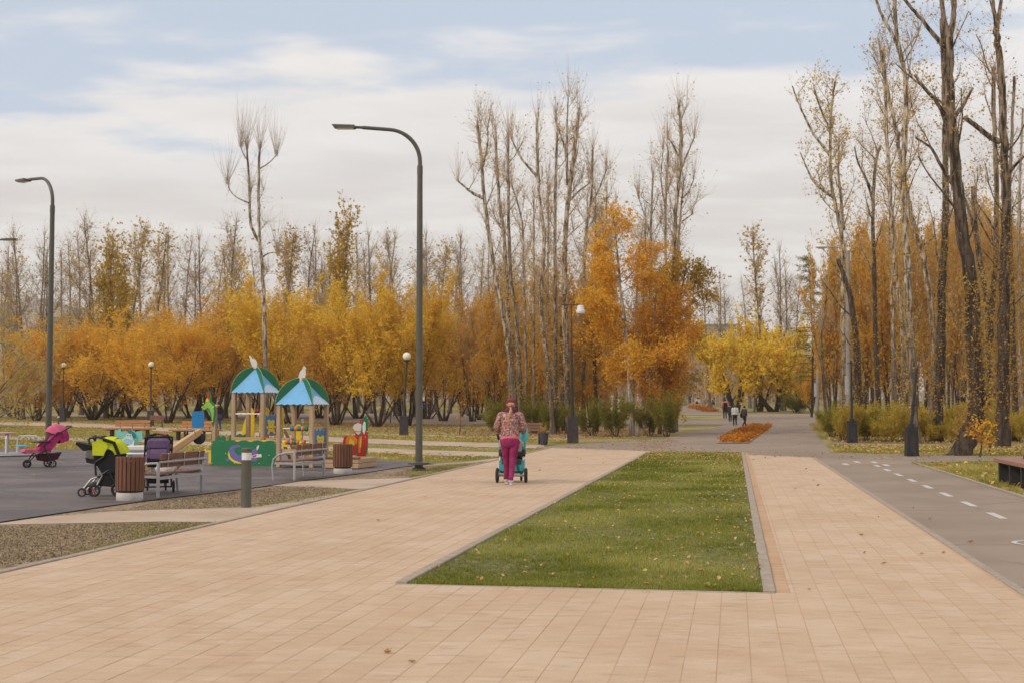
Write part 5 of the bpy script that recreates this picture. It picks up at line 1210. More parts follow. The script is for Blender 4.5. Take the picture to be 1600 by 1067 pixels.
def concrete_pole(px, py, ptop, hx, hy, w, lab, rake=.5):
    g = G(px, py); h = A(px, ptop, g[1])[2] - g[2]; r = thing('concrete_lamp_pole', lab, 'lamp post', tuple(g), 0, 'grey concrete lamp poles'); wt = w * g[1] / FPX / 2
    top = A(px + rake, ptop, g[1]) - g; hd = A(hx, hy, g[1]) - g
    MB().tube([(0, 0, -.1), (top[0] * .5, 0, h * .5), (top[0], 0, h)], [wt * 1.1, wt * .95, wt * .75], 12).build('pole', CONC, r)
    d = hd - top; P = spline([(top[0], 0, h - .3), (top[0] + d[0] * .25, 0, h + d[2] * .6), (hd[0], 0, hd[2])], 4); MB().tube(P, .035, 8).build('arm', STEEL, r)
    sg = 1 if d[0] > 0 else -1; MB().ball((hd[0] + sg * .3, 0, hd[2]), .2, 12, sx=1.9, sy=.9, sz=.55).build('lamp_head', WHITE, r)
    MB().tube([(0, 0, 2.2), (0, 0, 3.3)], wt * 1.13, 12).build('painted_band', mat('faded_band', (.40, .36, .32), .85), r); return r
concrete_pole(1276, 661.5, 486, 1265, 484, 6, 'rightmost concrete lamp pole, slightly leaning, at the end of the verge', 5)
concrete_pole(1179, 642.5, 512, 1164, 510, 3.8, 'middle concrete lamp pole in front of the yellow maples')
concrete_pole(1127.5, 637, 540, 1115, 530, 3.0, 'left concrete lamp pole beyond the four walkers')
concrete_pole(1325, 676, 392, 1292, 386, 7.4, 'thick grey concrete pole among the grove trunks, white lamp on a long arm', 0)

# ------------------------------------------------ benches
def park_bench(px1, py1, px2, py2, lab):
    """light frame bench: near rear leg foot, far rear leg foot; the sitter faces left"""
    a, b = G(px1, py1), G(px2, py2); L = float(np.linalg.norm(b - a)); ang = math.atan2(b[1] - a[1], b[0] - a[0])
    r = thing('park_bench', lab, 'bench', tuple(a), ang, 'brown slatted benches with pale metal frames')
    # local: x along the bench, y = depth towards the sitter's front (left of travel)
    for x in (0, L):
        e = -.0 if x == 0 else 0
        MB().box((x, 0, .29), (.05, .045, .58), bev=.008).build('rear_leg', GREYP, r); MB().tube([(x, .47, 0), (x, .50, .3), (x, .47, .44), (x, .36, .53), (x, .18, .575), (x, 0, .585)], .021, 10).build('front_leg', GREYP, r)
        MB().box((x, .22, .355), (.04, .44, .045)).build('seat_bearer', GREYP, r)
    MB().tube([(-.02, -.035, .60), (L + .10, -.035, .60)], .022, 10).build('back_rail', STEEL, r)
    MB().box((L / 2, 0, .33), (L, .04, .05)).build('seat_rail', GREYP, r)
    for i in range(4): MB().box((L / 2, .06 + i * .108, .395), (L + .04, .095, .03), bev=.006).build('seat_slat', WBROWN, r)
    for i in range(2): MB().box((L / 2 + .06, .0 - .012 * i, .565 + i * .125), (L - .02, .03, .115), (R(8), 0, 0), bev=.006).build('back_slat', WBROWN, r)
    for x in (.28, L / 2 + .05, L - .2):
        MB().tube([(x, -.03, .50), (x, -.045, .74)], .011, 8).build('back_bracket', STEEL, r); MB().ball((x, -.045, .73), .018, 8).build('bolt', STEEL, r)
    return r, ang, a, L
bA = park_bench(246.7, 777.5, 315, 767.5, 'brown slatted bench beside the nearer slatted bin, a white bag on its seat')
bB = park_bench(460, 750, 506, 743.3, 'brown slatted bench in front of the right play tower')
r_, ang, a, L = bA
c_, s_ = math.cos(ang), math.sin(ang)
def bl(x, y, z): return (a[0] + c_ * x - s_ * y, a[1] + s_ * x + c_ * y, z)
WHITEF = mat('white_fabric', (.72, .70, .68), .9, .1, 14, .3); PINKF = mat('pale_pink_fabric', (.62, .46, .42), .9, .1, 14, .3)
o = MB().lathe([(.02, 0), (.15, .005), (.165, .05), (.14, .10), (.07, .13), (.01, .135)], k=20, sy=.75).build('white_bag', WHITEF, None); o.location = bl(.62, .20, .412); tag(o, 'soft white bag left on the seat of the nearer brown bench', 'bag')
o = MB().lathe([(.02, 0), (.09, .005), (.10, .05), (.06, .10), (.01, .11)], k=16, sy=.7).build('folded_cloth', PINKF, None); o.location = bl(.92, .22, .412); tag(o, 'pale pink folded cloth beside the white bag on the bench', 'cloth')
def block_bench(g, ang, L, bl0, bl1, wm, lab, nb=2, grp='long benches on black blocks', legs=None):
    r = thing('block_bench', lab, 'bench', tuple(g), ang, grp)
    # local x along, y towards the back
    n = 2
    for i in range(3): MB().box((0, -.17 + i * .17, .445), (L, .155, .085), bev=.008).build('seat_plank', wm, r)
    for x in (legs or (-L * .33, -L * .18, L * .16, L * .36)): MB().box((x, 0, .20), (.10, .40, .40)).build('block_leg', BLACKP, r, 0)
    MB().box((0, 0, .385), (L * .86, .30, .03)).build('under_rail', BLACKP, r, 0)
    for i in range(nb): MB().box(((bl0 + bl1) / 2, .27 + i * .03, .63 + i * .155), (bl1 - bl0, .04, .135), (R(-10), 0, 0), bev=.006).build('back_plank', wm, r)
    for x in np.linspace(bl0 + .25, bl1 - .25, 3): MB().tube([(x, .22, .42), (x, .30, .80)], .018, 6).build('back_support', BLACKP, r)
    return r
g = G(201.5, 683.5); block_bench(g, R(1), 80 * g[1] / FPX, -.75, .95, WORANGE, 'orange plank bench on black blocks beyond the teal spring rider')
g = G(305, 686.5); block_bench(g, R(-1), 80 * g[1] / FPX, -.70, .85, WORANGE, 'orange plank bench on black blocks behind the seesaw beam')
ga, gb = G(1561, 752.6), G(1598, 763); dd = (gb - ga)[:2]; dd = dd / np.linalg.norm(dd); Lr = 5.0; ang = math.atan2(dd[1], dd[0])
cc = ga[:2] + dd * (Lr / 2 - .28); nv = np.array([-dd[1], dd[0]]); cc = cc + nv * .2
r = block_bench((cc[0], cc[1], 0), ang, Lr, -Lr / 2 + .3, Lr / 2 - .4, WRED, 'reddish brown plank bench on black blocks at the right edge beside the bike path', legs=(-2.22, -1.22, -.2, .8, 1.9))
def slat_bench(px, py, wpx, lab, ang=0., grp='small slatted park benches', side=0.):
    g = G(px, py); L = wpx * g[1] / FPX; r = thing('slatted_bench', lab, 'bench', tuple(g), ang, grp)
    for i in range(4): MB().box((0, -.16 + i * .11, .43), (L, .09, .03)).build('seat_slat', WBROWN, r, 0)
    for i in range(3): MB().box((0, .23 + i * .035, .58 + i * .12), (L, .03, .10), (R(-12), 0, 0)).build('back_slat', WRED if False else WBROWN, r, 0)
    for x in (-L / 2 + .12, L / 2 - .12):
        MB().tube([(x, -.18, 0), (x, -.15, .42), (x, .18, .41), (x, .34, .9)], .025, 6).build('side_frame', BLACKP, r); MB().tube([(x, .18, .41), (x, .30, 0)], .025, 6).build('rear_leg', BLACKP, r)
    return r
slat_bench(824, 693.5, 46, 'small brown slatted bench beside the dark plant pot, partly behind the walking woman', R(-6))
slat_bench(244, 667, 22, 'small far brown bench behind the orange bench, below the middle globe lamp', R(4))
slat_bench(602, 660, 20, 'grey slatted bench under the golden willow left of the right globe lamp', R(0))
slat_bench(171, 645.3, 18, 'faint far bench under the willows between the two left globe lamps', R(0))

# ------------------------------------------------ bins and pot
def slat_bin(px, py, w, h, lab):
    g = G(px, py); r = thing('litter_bin', lab, 'bin', tuple(g), random.random(), 'round slatted litter bins'); R0 = w / 2; hb = .13 * h / .70
    MB().lathe([(R0 * .93, 0), (R0 * .955, .01), (R0 * .955, hb - .01), (R0 * .93, hb)], k=28).build('concrete_base', CONCW, r)
    MB().lathe([(R0 * .86, hb), (R0 * .86, h - .03), (R0 * .80, h - .03), (R0 * .80, hb + .05)], k=24).build('liner', BLACKP, r)
    MB().tube([(R0 * .9 * math.cos(t), R0 * .9 * math.sin(t), h - .06) for t in np.linspace(0, 2 * math.pi, 24, False)], .012, 6, closed=True).build('hoop', STEEL, r)
    n = 20
    for i in range(n):
        t = 2 * math.pi * i / n; MB().box((R0 * .97 * math.cos(t), R0 * .97 * math.sin(t), hb + .03 + (h - hb - .03) / 2), (.022, 2 * math.pi * R0 / n * .80, h - hb - .03), (0, 0, t), bev=.005).build('slat', WBIN, r)
gA = G(202.5, 782.5); slat_bin(202.5, 781, 43 * gA[1] / FPX, .715, 'round brown slatted bin on a pale base, between the lime pushchair and the bench')
gB = G(535.5, 740.5); slat_bin(535.5, 739.5, 30 * gB[1] / FPX, .68, 'smaller looking round brown slatted bin right of the play towers')
g = G(850, 694.3); r = thing('plant_pot', 'dark tapered plant pot beside the small bench', 'plant pot', tuple(g))
DPOT = mat('dark_pot', (.05, .05, .055), .6, .15); MB().lathe([(.135, 0), (.14, .01), (.185, .44), (.20, .445), (.20, .475), (.17, .475), (.16, .42)], k=20).build('pot', DPOT, r)
pl = Plant(); B = rng.normal(0, .05, (40, 3)); B[:, 2] = .42; bm1 = pl.twigs(B, rng.normal(0, .35, (40, 3)) + [0, 0, 1], rng.uniform(.2, .5, 40), .005, .1); q, _ = pl.on(bm1, 90, .03); pl.leaves(q, .06, .6); pl.build(r, BK['willow'], LF['olive'], TW['dark'])
for q in r.children:
    if q.name.startswith('crown'): q.name = 'potted_plant'
g = G(105, 652.5); o = MB().prism([(-.2, 0), (.2, 0), (.22, .7), (-.22, .7)], -.2, .2).build('dark_bin', BLACKP, None, 0); o.location = tuple(g); tag(o, 'small black litter bin right of the leftmost globe lamp', 'bin')

# ================================================================ play structure
GREEN = mat('green_panel', (.012, .165, .062), .38, .08, 4, spec=.5); BLUE = mat('sky_blue_panel', (.16, .42, .70), .38, .06, 3); PALEB = mat('pale_blue_panel', (.55, .66, .80), .4, .06, 3)
MBLUE = mat('mid_blue_panel', (.05, .19, .38), .4, .08, 5); YEL = mat('yellow_panel', (.80, .55, .02), .35, .05, 4); REDP = mat('red_panel', (.55, .03, .025), .4, .08, 4)
PURP = mat('violet_paint', (.15, .14, .36), .5, .15, 30); WHP = mat('off_white_panel', (.72, .69, .64), .5, .05, 6); EDGE = mat('plywood_edge', (.30, .42, .24), .6, .2, 20)
BRASS = mat('yellow_cap', (.80, .66, .25), .35, .05); ORANGEP = mat('orange_paint', (.75, .24, .03), .4, .1, 9); TEAL = mat('teal_panel', (.22, .56, .50), .4, .08, 6); DTEAL = mat('dark_teal', (.02, .22, .22), .4, .1)
LIME = mat('light_green_paint', (.25, .50, .06), .45, .12, 9); BLACKR = mat('black_rubber', (.018, .018, .018), .8, .1)
TH = R(-15); O1 = G(330, 726.6)
ps = thing('play_structure', 'wooden play structure with two green and blue roofed towers and a crocodile panel', 'play structure', tuple(O1), TH)
def wavy(x0, x1, z0, z1, n, amp): return [(x0, z0), (x1, z0)] + [(x1 + (x0 - x1) * t, z1 + amp * abs(math.sin(math.pi * n * t)) * 1.) for t in np.linspace(0, 1, n * 6 + 1)]
def caps(mb, pts, y=-.012, r=.014):
    for x, z in pts: mb.ball((x, y, z), r, 8)
def roof(parent, x0, y0, w, z, h, ov=.02):
    a0, a1, b0, b1 = x0 - ov, x0 + w + ov, y0 - ov, y0 + w + ov; cx, cy = (a0 + a1) / 2, (b0 + b1) / 2; top = (cx, cy, z + h * .93)
    cor = [(a0, b0, z), (a1, b0, z), (a1, b1, z), (a0, b1, z)]; t = .012
    for k in range(4):
        p, q = Vector(cor[k]), Vector(cor[(k + 1) % 4]); T = Vector(top); nrm = (q - p).cross(T - p).normalized() * t; edge = []
        for i in range(31):
            u = i / 30; sc_ = .035 * abs(math.sin(math.pi * 6 * u)); e = p.lerp(q, u); edge.append(e + (e - T).normalized() * sc_)
        tri = [T] + edge
        n = len(tri); vs = [v for v in tri] + [v + nrm for v in tri]; fs = [(0, i, i + 1) for i in range(1, n - 1)] + [(n, n + i + 1, n + i) for i in range(1, n - 1)] + [(i, (i + 1) % n, n + (i + 1) % n, n + i) for i in range(n)]
        if k == 1:
            # the right face carries a pale band along its foot
            o = MB().add(vs, fs).build('roof_panel', BLUE, parent, 0)
            lo = [v + nrm * 1.4 for v in edge]; up_ = [e.lerp(T, .10 + .22 * math.sin(math.pi * min(1, i / 30 * .9))) + nrm * 1.4 for i, e in enumerate([p.lerp(q, i / 30) for i in range(31)])]
            vs2 = lo + up_; MB().add(vs2, [(i, i + 1, 32 + i, 31 + i) for i in range(30)]).build('pale_band', PALEB, o, 0)
        else: o = MB().add(vs, fs).build('roof_panel', BLUE, parent, 0)
        mb = MB()
        for u, s_ in ((.12, .1), (.88, .1), (.3, .55), (.7, .55)): e = p.lerp(q, u).lerp(T, s_) + nrm * 1.6; mb.ball(tuple(e), .014, 8)
        mb.build('screw_cap', BRASS, o)
    for sg in (1, -1):   # two arched plates cross along the hips
        hd = math.hypot(a1 - a0, b1 - b0) / 2; ang = math.atan2(b1 - b0, a1 - a0) * sg
        prof = [(hd * 1.02 * math.cos(u), h * math.sin(u) - .02) for u in np.linspace(0, math.pi, 29)] + [(-hd * .97, -.05), (-hd * .80, .02), (0, h * .55), (hd * .80, .02), (hd * .97, -.05)]
        M = Matrix.Translation((cx, cy, z)) @ Matrix.Rotation(ang, 4, 'Z')
        o = MB().prism(prof, -.014, .014, 'xz', 0, M).build('roof_arch', GREEN, parent, 0)
        rim = [(x * 1.003, 0, zz + .004) for x, zz in prof[:29]]; MB().tube(rim, .0075, 5, M=M).build('plywood_edge', EDGE, o)
    return cx, cy
def post(x, y, h, s=.105, z0=0, cap=False):
    o = MB().box((x, y, z0 + (h - z0) / 2), (s, s, h - z0), bev=.012).build('post', WPOST, ps)
    if cap: MB().ball((x, y, h + .02), .075, 14, sz=.75).build('post_cap', YEL, o)
    return o
# left tower
T1x, T1y, TW1 = .59, .09, .83; z1r = 1.93
for x, y in ((T1x, T1y), (T1x + TW1, T1y), (T1x, T1y + TW1), (T1x + TW1, T1y + TW1)): post(x, y, z1r)
c1 = roof(ps, T1x - .03, T1y - .03, TW1 + .06, z1r - .02, .69)
# right tower
T2x, T2y, TW2 = 2.21, -.61, .90; z2r = 1.62
for x, y in ((T2x, T2y), (T2x + TW2, T2y), (T2x, T2y + TW2), (T2x + TW2, T2y + TW2)): post(x, y, z2r)
c2 = roof(ps, T2x - .04, T2y - .04, TW2 + .06, z2r - .02, .69, .02)
def bird(cx, cy, z, out, lean):
    o = MB().prism(out, -.012, .012, 'xz', 0, Matrix.Translation((cx, cy, z)) @ Matrix.Rotation(R(12), 4, 'Z') @ Matrix.Rotation(lean, 4, 'Y')).build('bird_figure', WHP, ps, 0)
    return o
bo = [(-.02, 0), (.06, 0), (.085, .06), (.10, .14), (.085, .22), (.04, .27), (.0, .28), (-.02, .33), (-.045, .37), (-.065, .38), (-.075, .34), (-.06, .29), (-.065, .22), (-.05, .12), (-.03, .05)]
o = bird(c1[0] - .02, c1[1] - .05, z1r + .60, bo, R(-12)); MB().prism([(-.03, .0), (.01, 0), (0, .05), (-.03, .05)], -.02, .02, 'xz', 0, Matrix.Translation((c1[0] - .02, c1[1] - .05, z1r + .60))).build('bird_foot', ORANGEP, o, 0)
bo2 = [(-.10, -.10), (-.05, -.08), (.02, .0), (.08, .06), (.105, .15), (.10, .22), (.085, .27), (.12, .285), (.085, .33), (.05, .36), (.03, .31), (.0, .26), (-.05, .20), (-.08, .10)]
o = bird(c2[0] + .0, c2[1] - .05, z2r + .60, bo2, R(0)); MB().prism([(.0, .0), (.05, .0), (.045, .05), (.0, .05)], -.02, .02, 'xz', 0, Matrix.Translation((c2[0], c2[1] - .05, z2r + .60))).build('bird_foot', ORANGEP, o, 0)
# big green panel with the crocodile
L1 = 1.87; gp = MB().prism(wavy(0, L1, .0, .62, 5, .045), -.012, .012).build('crocodile_panel', GREEN, ps, 0)
mb = MB(); caps(mb, [(.03, .06), (.03, .58), (L1 - .04, .06), (L1 - .04, .60), (.42, .32), (.68, .07), (1.38, .07), (1.66, .28)], -.014); mb.build('screw_cap', BRASS, gp)
def pz(x, y): return ((x - 52) / 580 * L1, (993 - y) / 5.615 * 33.2 / FPX * 1.0)
Y0 = -.0135
tail = [(312, 812), (280, 806), (240, 818), (215, 845), (208, 880), (222, 915), (240, 940), (270, 955), (300, 962), (330, 965), (360, 962), (385, 955), (425, 950), (450, 952), (465, 945), (460, 925), (480, 918), (500, 914), (502, 890), (470, 886), (462, 852), (440, 838), (425, 845), (415, 870), (400, 885), (370, 900), (330, 905), (290, 895), (262, 872), (258, 848), (275, 832), (312, 828)]
MB().prism([pz(*p) for p in tail][::-1], Y0 - .003, Y0).build('crocodile', PURP, gp, 0)
MB().prism([pz(*p) for p in [(210, 862), (202, 890), (210, 922), (232, 948), (262, 965), (300, 974), (330, 972), (300, 958), (268, 948), (240, 932), (222, 908), (214, 880)]][::-1], Y0 - .004, Y0 - .0005).build('crocodile_belly', YEL, gp, 0)
MB().prism([pz(*p) for p in [(412, 905), (440, 893), (462, 888), (500, 888), (502, 914), (470, 916), (440, 920), (415, 918)]][::-1], Y0 - .005, Y0 - .0032).build('crocodile_jaw', WHP, gp, 0)
MB().prism([pz(*p) for p in [(418, 908), (440, 896), (460, 897), (450, 914), (425, 916)]][::-1], Y0 - .006, Y0 - .0052).build('crocodile_tongue', REDP, gp, 0)
MB().prism([pz(*p) for p in [(455, 850), (458, 825), (470, 808), (478, 815), (474, 838), (462, 855)]][::-1], Y0 - .005, Y0 - .0032).build('crocodile_paw', WHP, gp, 0)
MB().prism([pz(*p) for p in [(212, 920), (188, 932), (182, 948), (205, 952), (225, 938)]][::-1], Y0 - .003, Y0).build('crocodile_foot', PURP, gp, 0)
# deck, boards and yellow front under the deck
for i in range(6): MB().box((T1x + TW1 / 2, T1y + .08 + i * .155, .70), (TW1 + .02, .145, .035)).build('deck_board', WPALE, ps, 0)
MB().box((T1x + TW1 / 2, T1y - .055, .71), (TW1, .025, .07)).build('deck_trim', WPALE, ps, 0)
MB().prism(wavy(T1x + .06, T2x - .05, .50, .665, 4, .02), .03, .05).build('yellow_apron', YEL, ps, 0)
MB().box(((T1x + TW1 + T2x) / 2, .35, .70), (T2x - T1x - TW1 + .02, .5, .035)).build('bridge_board', WPALE, ps, 0)
MB().tube([(T1x, T1y - .02, 1.345), (T1x + TW1, T1y - .02, 1.345)], .017, 8).build('rail', STEEL, ps)
# blue panels with yellow animals
def bear_panel(x, y0, y1, za, zb, nm='bear_panel', short=False):
    out = [(y0, za), (y1, za)] + [(y1 + (y0 - y1) * t, zb + .05 * (1 - abs((t * 4) % 1 - .5) * 2)) for t in np.linspace(0, 1, 17)]
    o = MB().prism(out, x - .01, x + .01, 'yz').build(nm, MBLUE, ps, 0); w = y1 - y0; h = zb - za; cy = (y0 + y1) / 2; X_ = x + .0105
    body = [(-.30, .10), (-.16, .06), (-.10, .22), (.10, .22), (.18, .08), (.34, .12), (.22, .34), (.34, .46), (.28, .56), (.18, .52), (.22, .66), (.26, .84), (.14, .90), (.06, .84), (-.08, .84), (-.16, .92), (-.28, .84), (-.22, .66), (-.16, .52), (-.30, .58), (-.34, .44), (-.2, .32)]
    MB().prism([(cy + p[0] * w, za + p[1] * h * .92) for p in body], X_, X_ + .004, 'yz').build('bear_figure', YEL, o, 0)
    mb = MB(); [mb.prism([(cy + (p[0] + dx) * w, za + (p[1] + dz) * h * .92) for dx, dz in ((-.03, 0), (0, -.03), (.03, 0), (0, .03))], X_ + .004, X_ + .007, 'yz') for p in ((-.09, .72), (.07, .72), (0, .62))]; mb.build('bear_face', DTEAL, o, 0)
    if not short: MB().prism([(cy + p[0] * w, za + p[1] * h * .92) for p in ((-.30, .30), (-.10, .42), (0, .36), (.12, .42), (.30, .32), (.24, .42), (-.24, .42))], X_ + .004, X_ + .006, 'yz').build('bear_bow', PURP, o, 0)
    mb = MB(); [mb.ball((X_, yy, zz), .014, 8) for yy in (y0 + .05, y1 - .05) for zz in (za + .06, zb - .05)]; mb.build('screw_cap', BRASS, o)
bear_panel(T1x + TW1 + .0, T1y + .06, T1y + TW1 + .05, .78, 1.28)
bear_panel(T2x + TW2 + .0, T2y + .06, T2y + TW2 + .06, .28, .92, 'flower_panel', True)
MB().prism(wavy(T2x + TW2 + .0 - .6 + .6, T2x + TW2 + .02, .3, .5, 1, .0), 0, .01).build('panel_block', MBLUE, ps, 0)
# abacus rails
CB = [mat('bead_' + n, c, .35, .05) for n, c in (('blue', (.04, .16, .36)), ('teal', (.03, .25, .18)), ('orange', (.80, .33, .03)), ('deep_orange', (.70, .20, .03)), ('green', (.05, .22, .08)))]
for z, xs in ((.985, [(.34, 0), (.375, 1), (.42, 0), (.465, 2), (.51, 3), (.55, 1), (.59, 0), (.64, 2), (.68, 3), (.73, 4), (.77, 4)]), (.645, [(.20, 2), (.245, 3), (.29, 0), (.335, 2), (.38, 3), (.43, 1), (.47, 0), (.52, 2), (.66, 3), (.70, 3)])):
    MB().tube([(T2x + .03, T2y - .0, z), (T2x + TW2, T2y - .0, z)], .012, 8).build('abacus_rail', STEEL, ps)
    for x, k in xs: MB().lathe([(.03, -.024), (.062, -.014), (.066, 0), (.062, .014), (.03, .024)], k=12, M=Matrix.Translation((T2x + x, T2y, z)) @ Matrix.Rotation(R(90), 4, 'Y')).build('bead', CB[k], ps)
MB().tube([(T2x + TW2, T2y + .03, .985), (T2x + TW2, T2y + TW2, .985)], .012, 8).build('rail', STEEL, ps)
MB().tube([(T2x + .07, T2y - .03, 0.3), (T2x + .07, T2y - .03, 1.08)], .012, 8).build('rail', STEEL, ps); MB().tube([(T2x + .42, T2y + .5, 0.35), (T2x + .42, T2y + .5, 1.15)], .014, 8).build('rail', STEEL, ps); MB().box((T2x + .42, T2y + .5, 1.17), (.05, .05, .12), bev=.01).build('rail_knob', WHP, ps)
MB().box((T2x + .50, T2y + .0, .40), (.95, .03, .13), bev=.004).build('low_board', WPALE, ps); MB().box((T2x + TW2 / 2, T2y + TW2 / 2, .14), (TW2 + .1, TW2 + .1, .04)).build('low_deck', WPALE, ps, 0)
MB().prism(wavy(.10, .24, .35, 1.05, 1, .03), T2y + .8, T2y + .82, 'xz', 0, Matrix.Translation((T2x, 0, 0))).build('yellow_panel', YEL, ps, 0)
# slide behind the left tower, its two yellow cheeks and bar
for x0, x1 in ((T1x + .30, T1x + .58), (T1x + .86, T1x + 1.0)):
    o = MB().prism([(x0, .72), (x1, .72), (x1, 1.42)] + [((x0 + x1) / 2 + (x1 - x0) / 2 * math.cos(t), 1.42 + .10 * math.sin(t)) for t in np.linspace(.2, 2.94, 8)] + [(x0, 1.42)], T1y + TW1 + .05, T1y + TW1 + .08).build('slide_cheek', YEL, ps, 0)
MB().box((T1x + .44, T1y + TW1 + .045, .78), (.27, .01, .13)).build('red_patch', REDP, ps, 0)
MB().prism([(T1x - .42, .30), (T1x - .02, .30), (T1x + .06, .72), (T1x + .06, 1.40), (T1x - .02, 1.50), (T1x - .12, 1.42), (T1x - .26, 1.05)], T1y + TW1 + .22, T1y + TW1 + .26).build('slide_side', YEL, ps, 0)
MB().prism([(T1x - .40, .26), (T1x + .0, .26), (T1x + .08, .72), (T1x - .3, .34)], T1y + TW1 + .26, T1y + TW1 + .66).build('slide_chute', YEL, ps, 0)
MB().tube([(T1x + .18, T1y + TW1 + .08, 1.38), (T1x + .90, T1y + TW1 + .08, 1.38)], .02, 8).build('slide_bar', REDP, ps); mb = MB()
for x in (.2, .28): mb.lathe([(.05, -.015), (.05, .015)], k=12, M=Matrix.Translation((T1x + x, T1y + TW1 + .02, 1.42)) @ Matrix.Rotation(R(90), 4, 'Y'))
mb.build('red_disc', REDP, ps)
MB().prism([(T1x + .60, .75), (T1x + .68, .75), (T1x + .68, 1.0), (T1x + .60, .9)], T1y + TW1 + .1, T1y + TW1 + .13).build('red_patch', REDP, ps, 0)
for d in (0, .45): MB().prism([(T1x + .48, 1.36), (T1x + .56, 1.38), (T1x + 1.22, .1), (T1x + 1.12, .1)], T1y + TW1 + .18 + d, T1y + TW1 + .23 + d).build('ladder_string', WPOST, ps, 0)
# left annex: posts, wavy side panels, dragon arch
post(.02, .12, 1.52, .105, 0, True); post(-.38, 1.0, .95, .10)
for x0, x1, y, z0, z1 in ((-.35, .02, .72, .40, .72), (.02, .62, .95, .40, .76)): MB().prism(wavy(x0, x1, z0, z1, 3, .05), y, y + .02).build('wavy_panel', GREEN, ps, 0)
MB().box((-.15, .35, .36), (.34, .5, .03)).build('annex_deck', YEL, ps, 0); MB().box((-.05, .12, .2), (.18, .02, .3)).build('annex_board', YEL, ps, 0)
def dz(x, y, D=34.0): return ((x - 970) / 8.89 * D / FPX, 1.55 - (600 + y / 8.89 - 634) * D / FPX)
dr = [(905, 85), (930, 130), (945, 190), (950, 240), (1000, 290), (1015, 340), (1010, 420), (1000, 500), (975, 585), (955, 545), (945, 480), (930, 420), (910, 370), (890, 345), (870, 345), (850, 365), (805, 365), (800, 320), (820, 280), (855, 240), (875, 200), (880, 170), (890, 110)]
dd_ = MB().prism([dz(*p) for p in dr], 0.05, .08).build('dragon_arch', GREEN, ps, 0)
MB().prism([dz(*p) for p in [(905, 150), (918, 200), (925, 250), (975, 300), (990, 350), (985, 430), (972, 520), (960, 480), (950, 410), (925, 345), (895, 325), (860, 345), (815, 350), (815, 315), (860, 260), (885, 210)]], .042, .05).build('dragon_belly', LIME, dd_, 0)
MB().prism([dz(*p) for p in [(895, 110), (905, 105), (915, 150), (918, 200), (895, 215), (880, 215)]], .038, .045).build('dragon_crest', REDP, dd_, 0)
MB().prism([dz(*p) for p in [(868, 210), (885, 190), (900, 205), (912, 235), (885, 240), (862, 250)]], .036, .042).build('dragon_muzzle', YEL, dd_, 0)
mb = MB(); [mb.ball((dz(*p)[0], .04, dz(*p)[1]), .02, 8) for p in ((828, 262), (812, 318), (970, 515), (975, 325))]; mb.build('screw_cap', BRASS, dd_)

# seesaw with a blue shield
p0, p1 = A(262, 707, 28.6), A(310.5, 675, 29.0); dv = p1 - p0; dv /= np.linalg.norm(dv)
foot = G(252, 738.5); r = thing('seesaw', 'wooden seesaw beam raised at its right end, blue rounded shield and black tyre', 'seesaw', (foot[0], foot[1], 0))
Pq = lambda p: (p[0] - foot[0], p[1] - foot[1], p[2])
e0, e1 = p0 - dv * 1.6, p1 + dv * .06
ax = math.atan2(e1[1] - e0[1], e1[0] - e0[0]); tl = math.atan2(e1[2] - e0[2], math.hypot(*(e1 - e0)[:2])); mid = Pq((e0 + e1) / 2); Lb = float(np.linalg.norm(e1 - e0))
MB().box(mid, (Lb, .17, .15), (0, -tl, ax), bev=.02).build('beam', WBEAM, r)
MB().box((mid[0] - .0, mid[1], mid[2] / 2 - .04), (.10, .12, mid[2] - .1), bev=.01).build('pivot_post', STEEL, r)
s = Pq(A(309.5, 655, 29.1)); MB().prism([(x * .14 + s[0], z * .19 + s[2]) for x, z in [(math.copysign(abs(math.cos(t)) ** .35, math.cos(t)), math.copysign(abs(math.sin(t)) ** .35, math.sin(t))) for t in np.linspace(0, 2 * math.pi, 28, False)]], s[1] - .012, s[1] + .012).build('blue_shield', mat('blue_shield_paint', (.02, .20, .46), .4, .05), r, 0)
h_ = Pq(A(300, 672.5, 28.85)); MB().tube([(h_[0] - .10, h_[1] - .11, h_[2] - .06), (h_[0] - .09, h_[1] - .14, h_[2] + .03), (h_[0] + .02, h_[1] - .15, h_[2] + .05), (h_[0] + .09, h_[1] - .13, h_[2] + .0), (h_[0] + .11, h_[1] - .09, h_[2] - .1)], .013, 8).build('handle', STEEL, r)
t_ = Pq(A(311, 684, 29.0)); MB().lathe([(.05, -.06), (.12, -.06), (.14, -.03), (.14, .03), (.12, .06), (.05, .06)], k=18, M=Matrix.Translation(t_) @ Matrix.Rotation(R(90), 4, 'X')).build('tyre', BLACKR, r)

# teal spring rider
g = G(203, 752.5); D = g[1]
r = thing('spring_rider', 'teal spiked spring rider with a white smiling frog cut-out, behind the slatted bin', 'spring rider', tuple(g))
def fz(x, y): return ((100 + x / 8.207 - 203) * D / FPX, 1.55 - (660 + y / 8.207 - 634) * D / FPX)
MB().prism([fz(*p) for p in [(632, 205), (628, 85), (640, 100), (660, 92), (690, 75), (705, 118), (738, 128), (750, 105), (775, 118), (790, 100), (840, 88), (880, 130), (905, 108), (945, 105), (972, 120), (978, 190), (970, 235), (920, 240), (880, 300), (740, 290), (700, 300), (650, 250)]][::-1], .10, .125).build('teal_body', TEAL, r, 0)
MB().prism([fz(*p) for p in [(790, 105), (815, 98), (835, 92), (860, 110), (880, 135), (893, 160), (888, 195), (868, 190), (850, 150), (810, 135)]][::-1], .06, .10).build('teal_crest', DTEAL, r, 0)
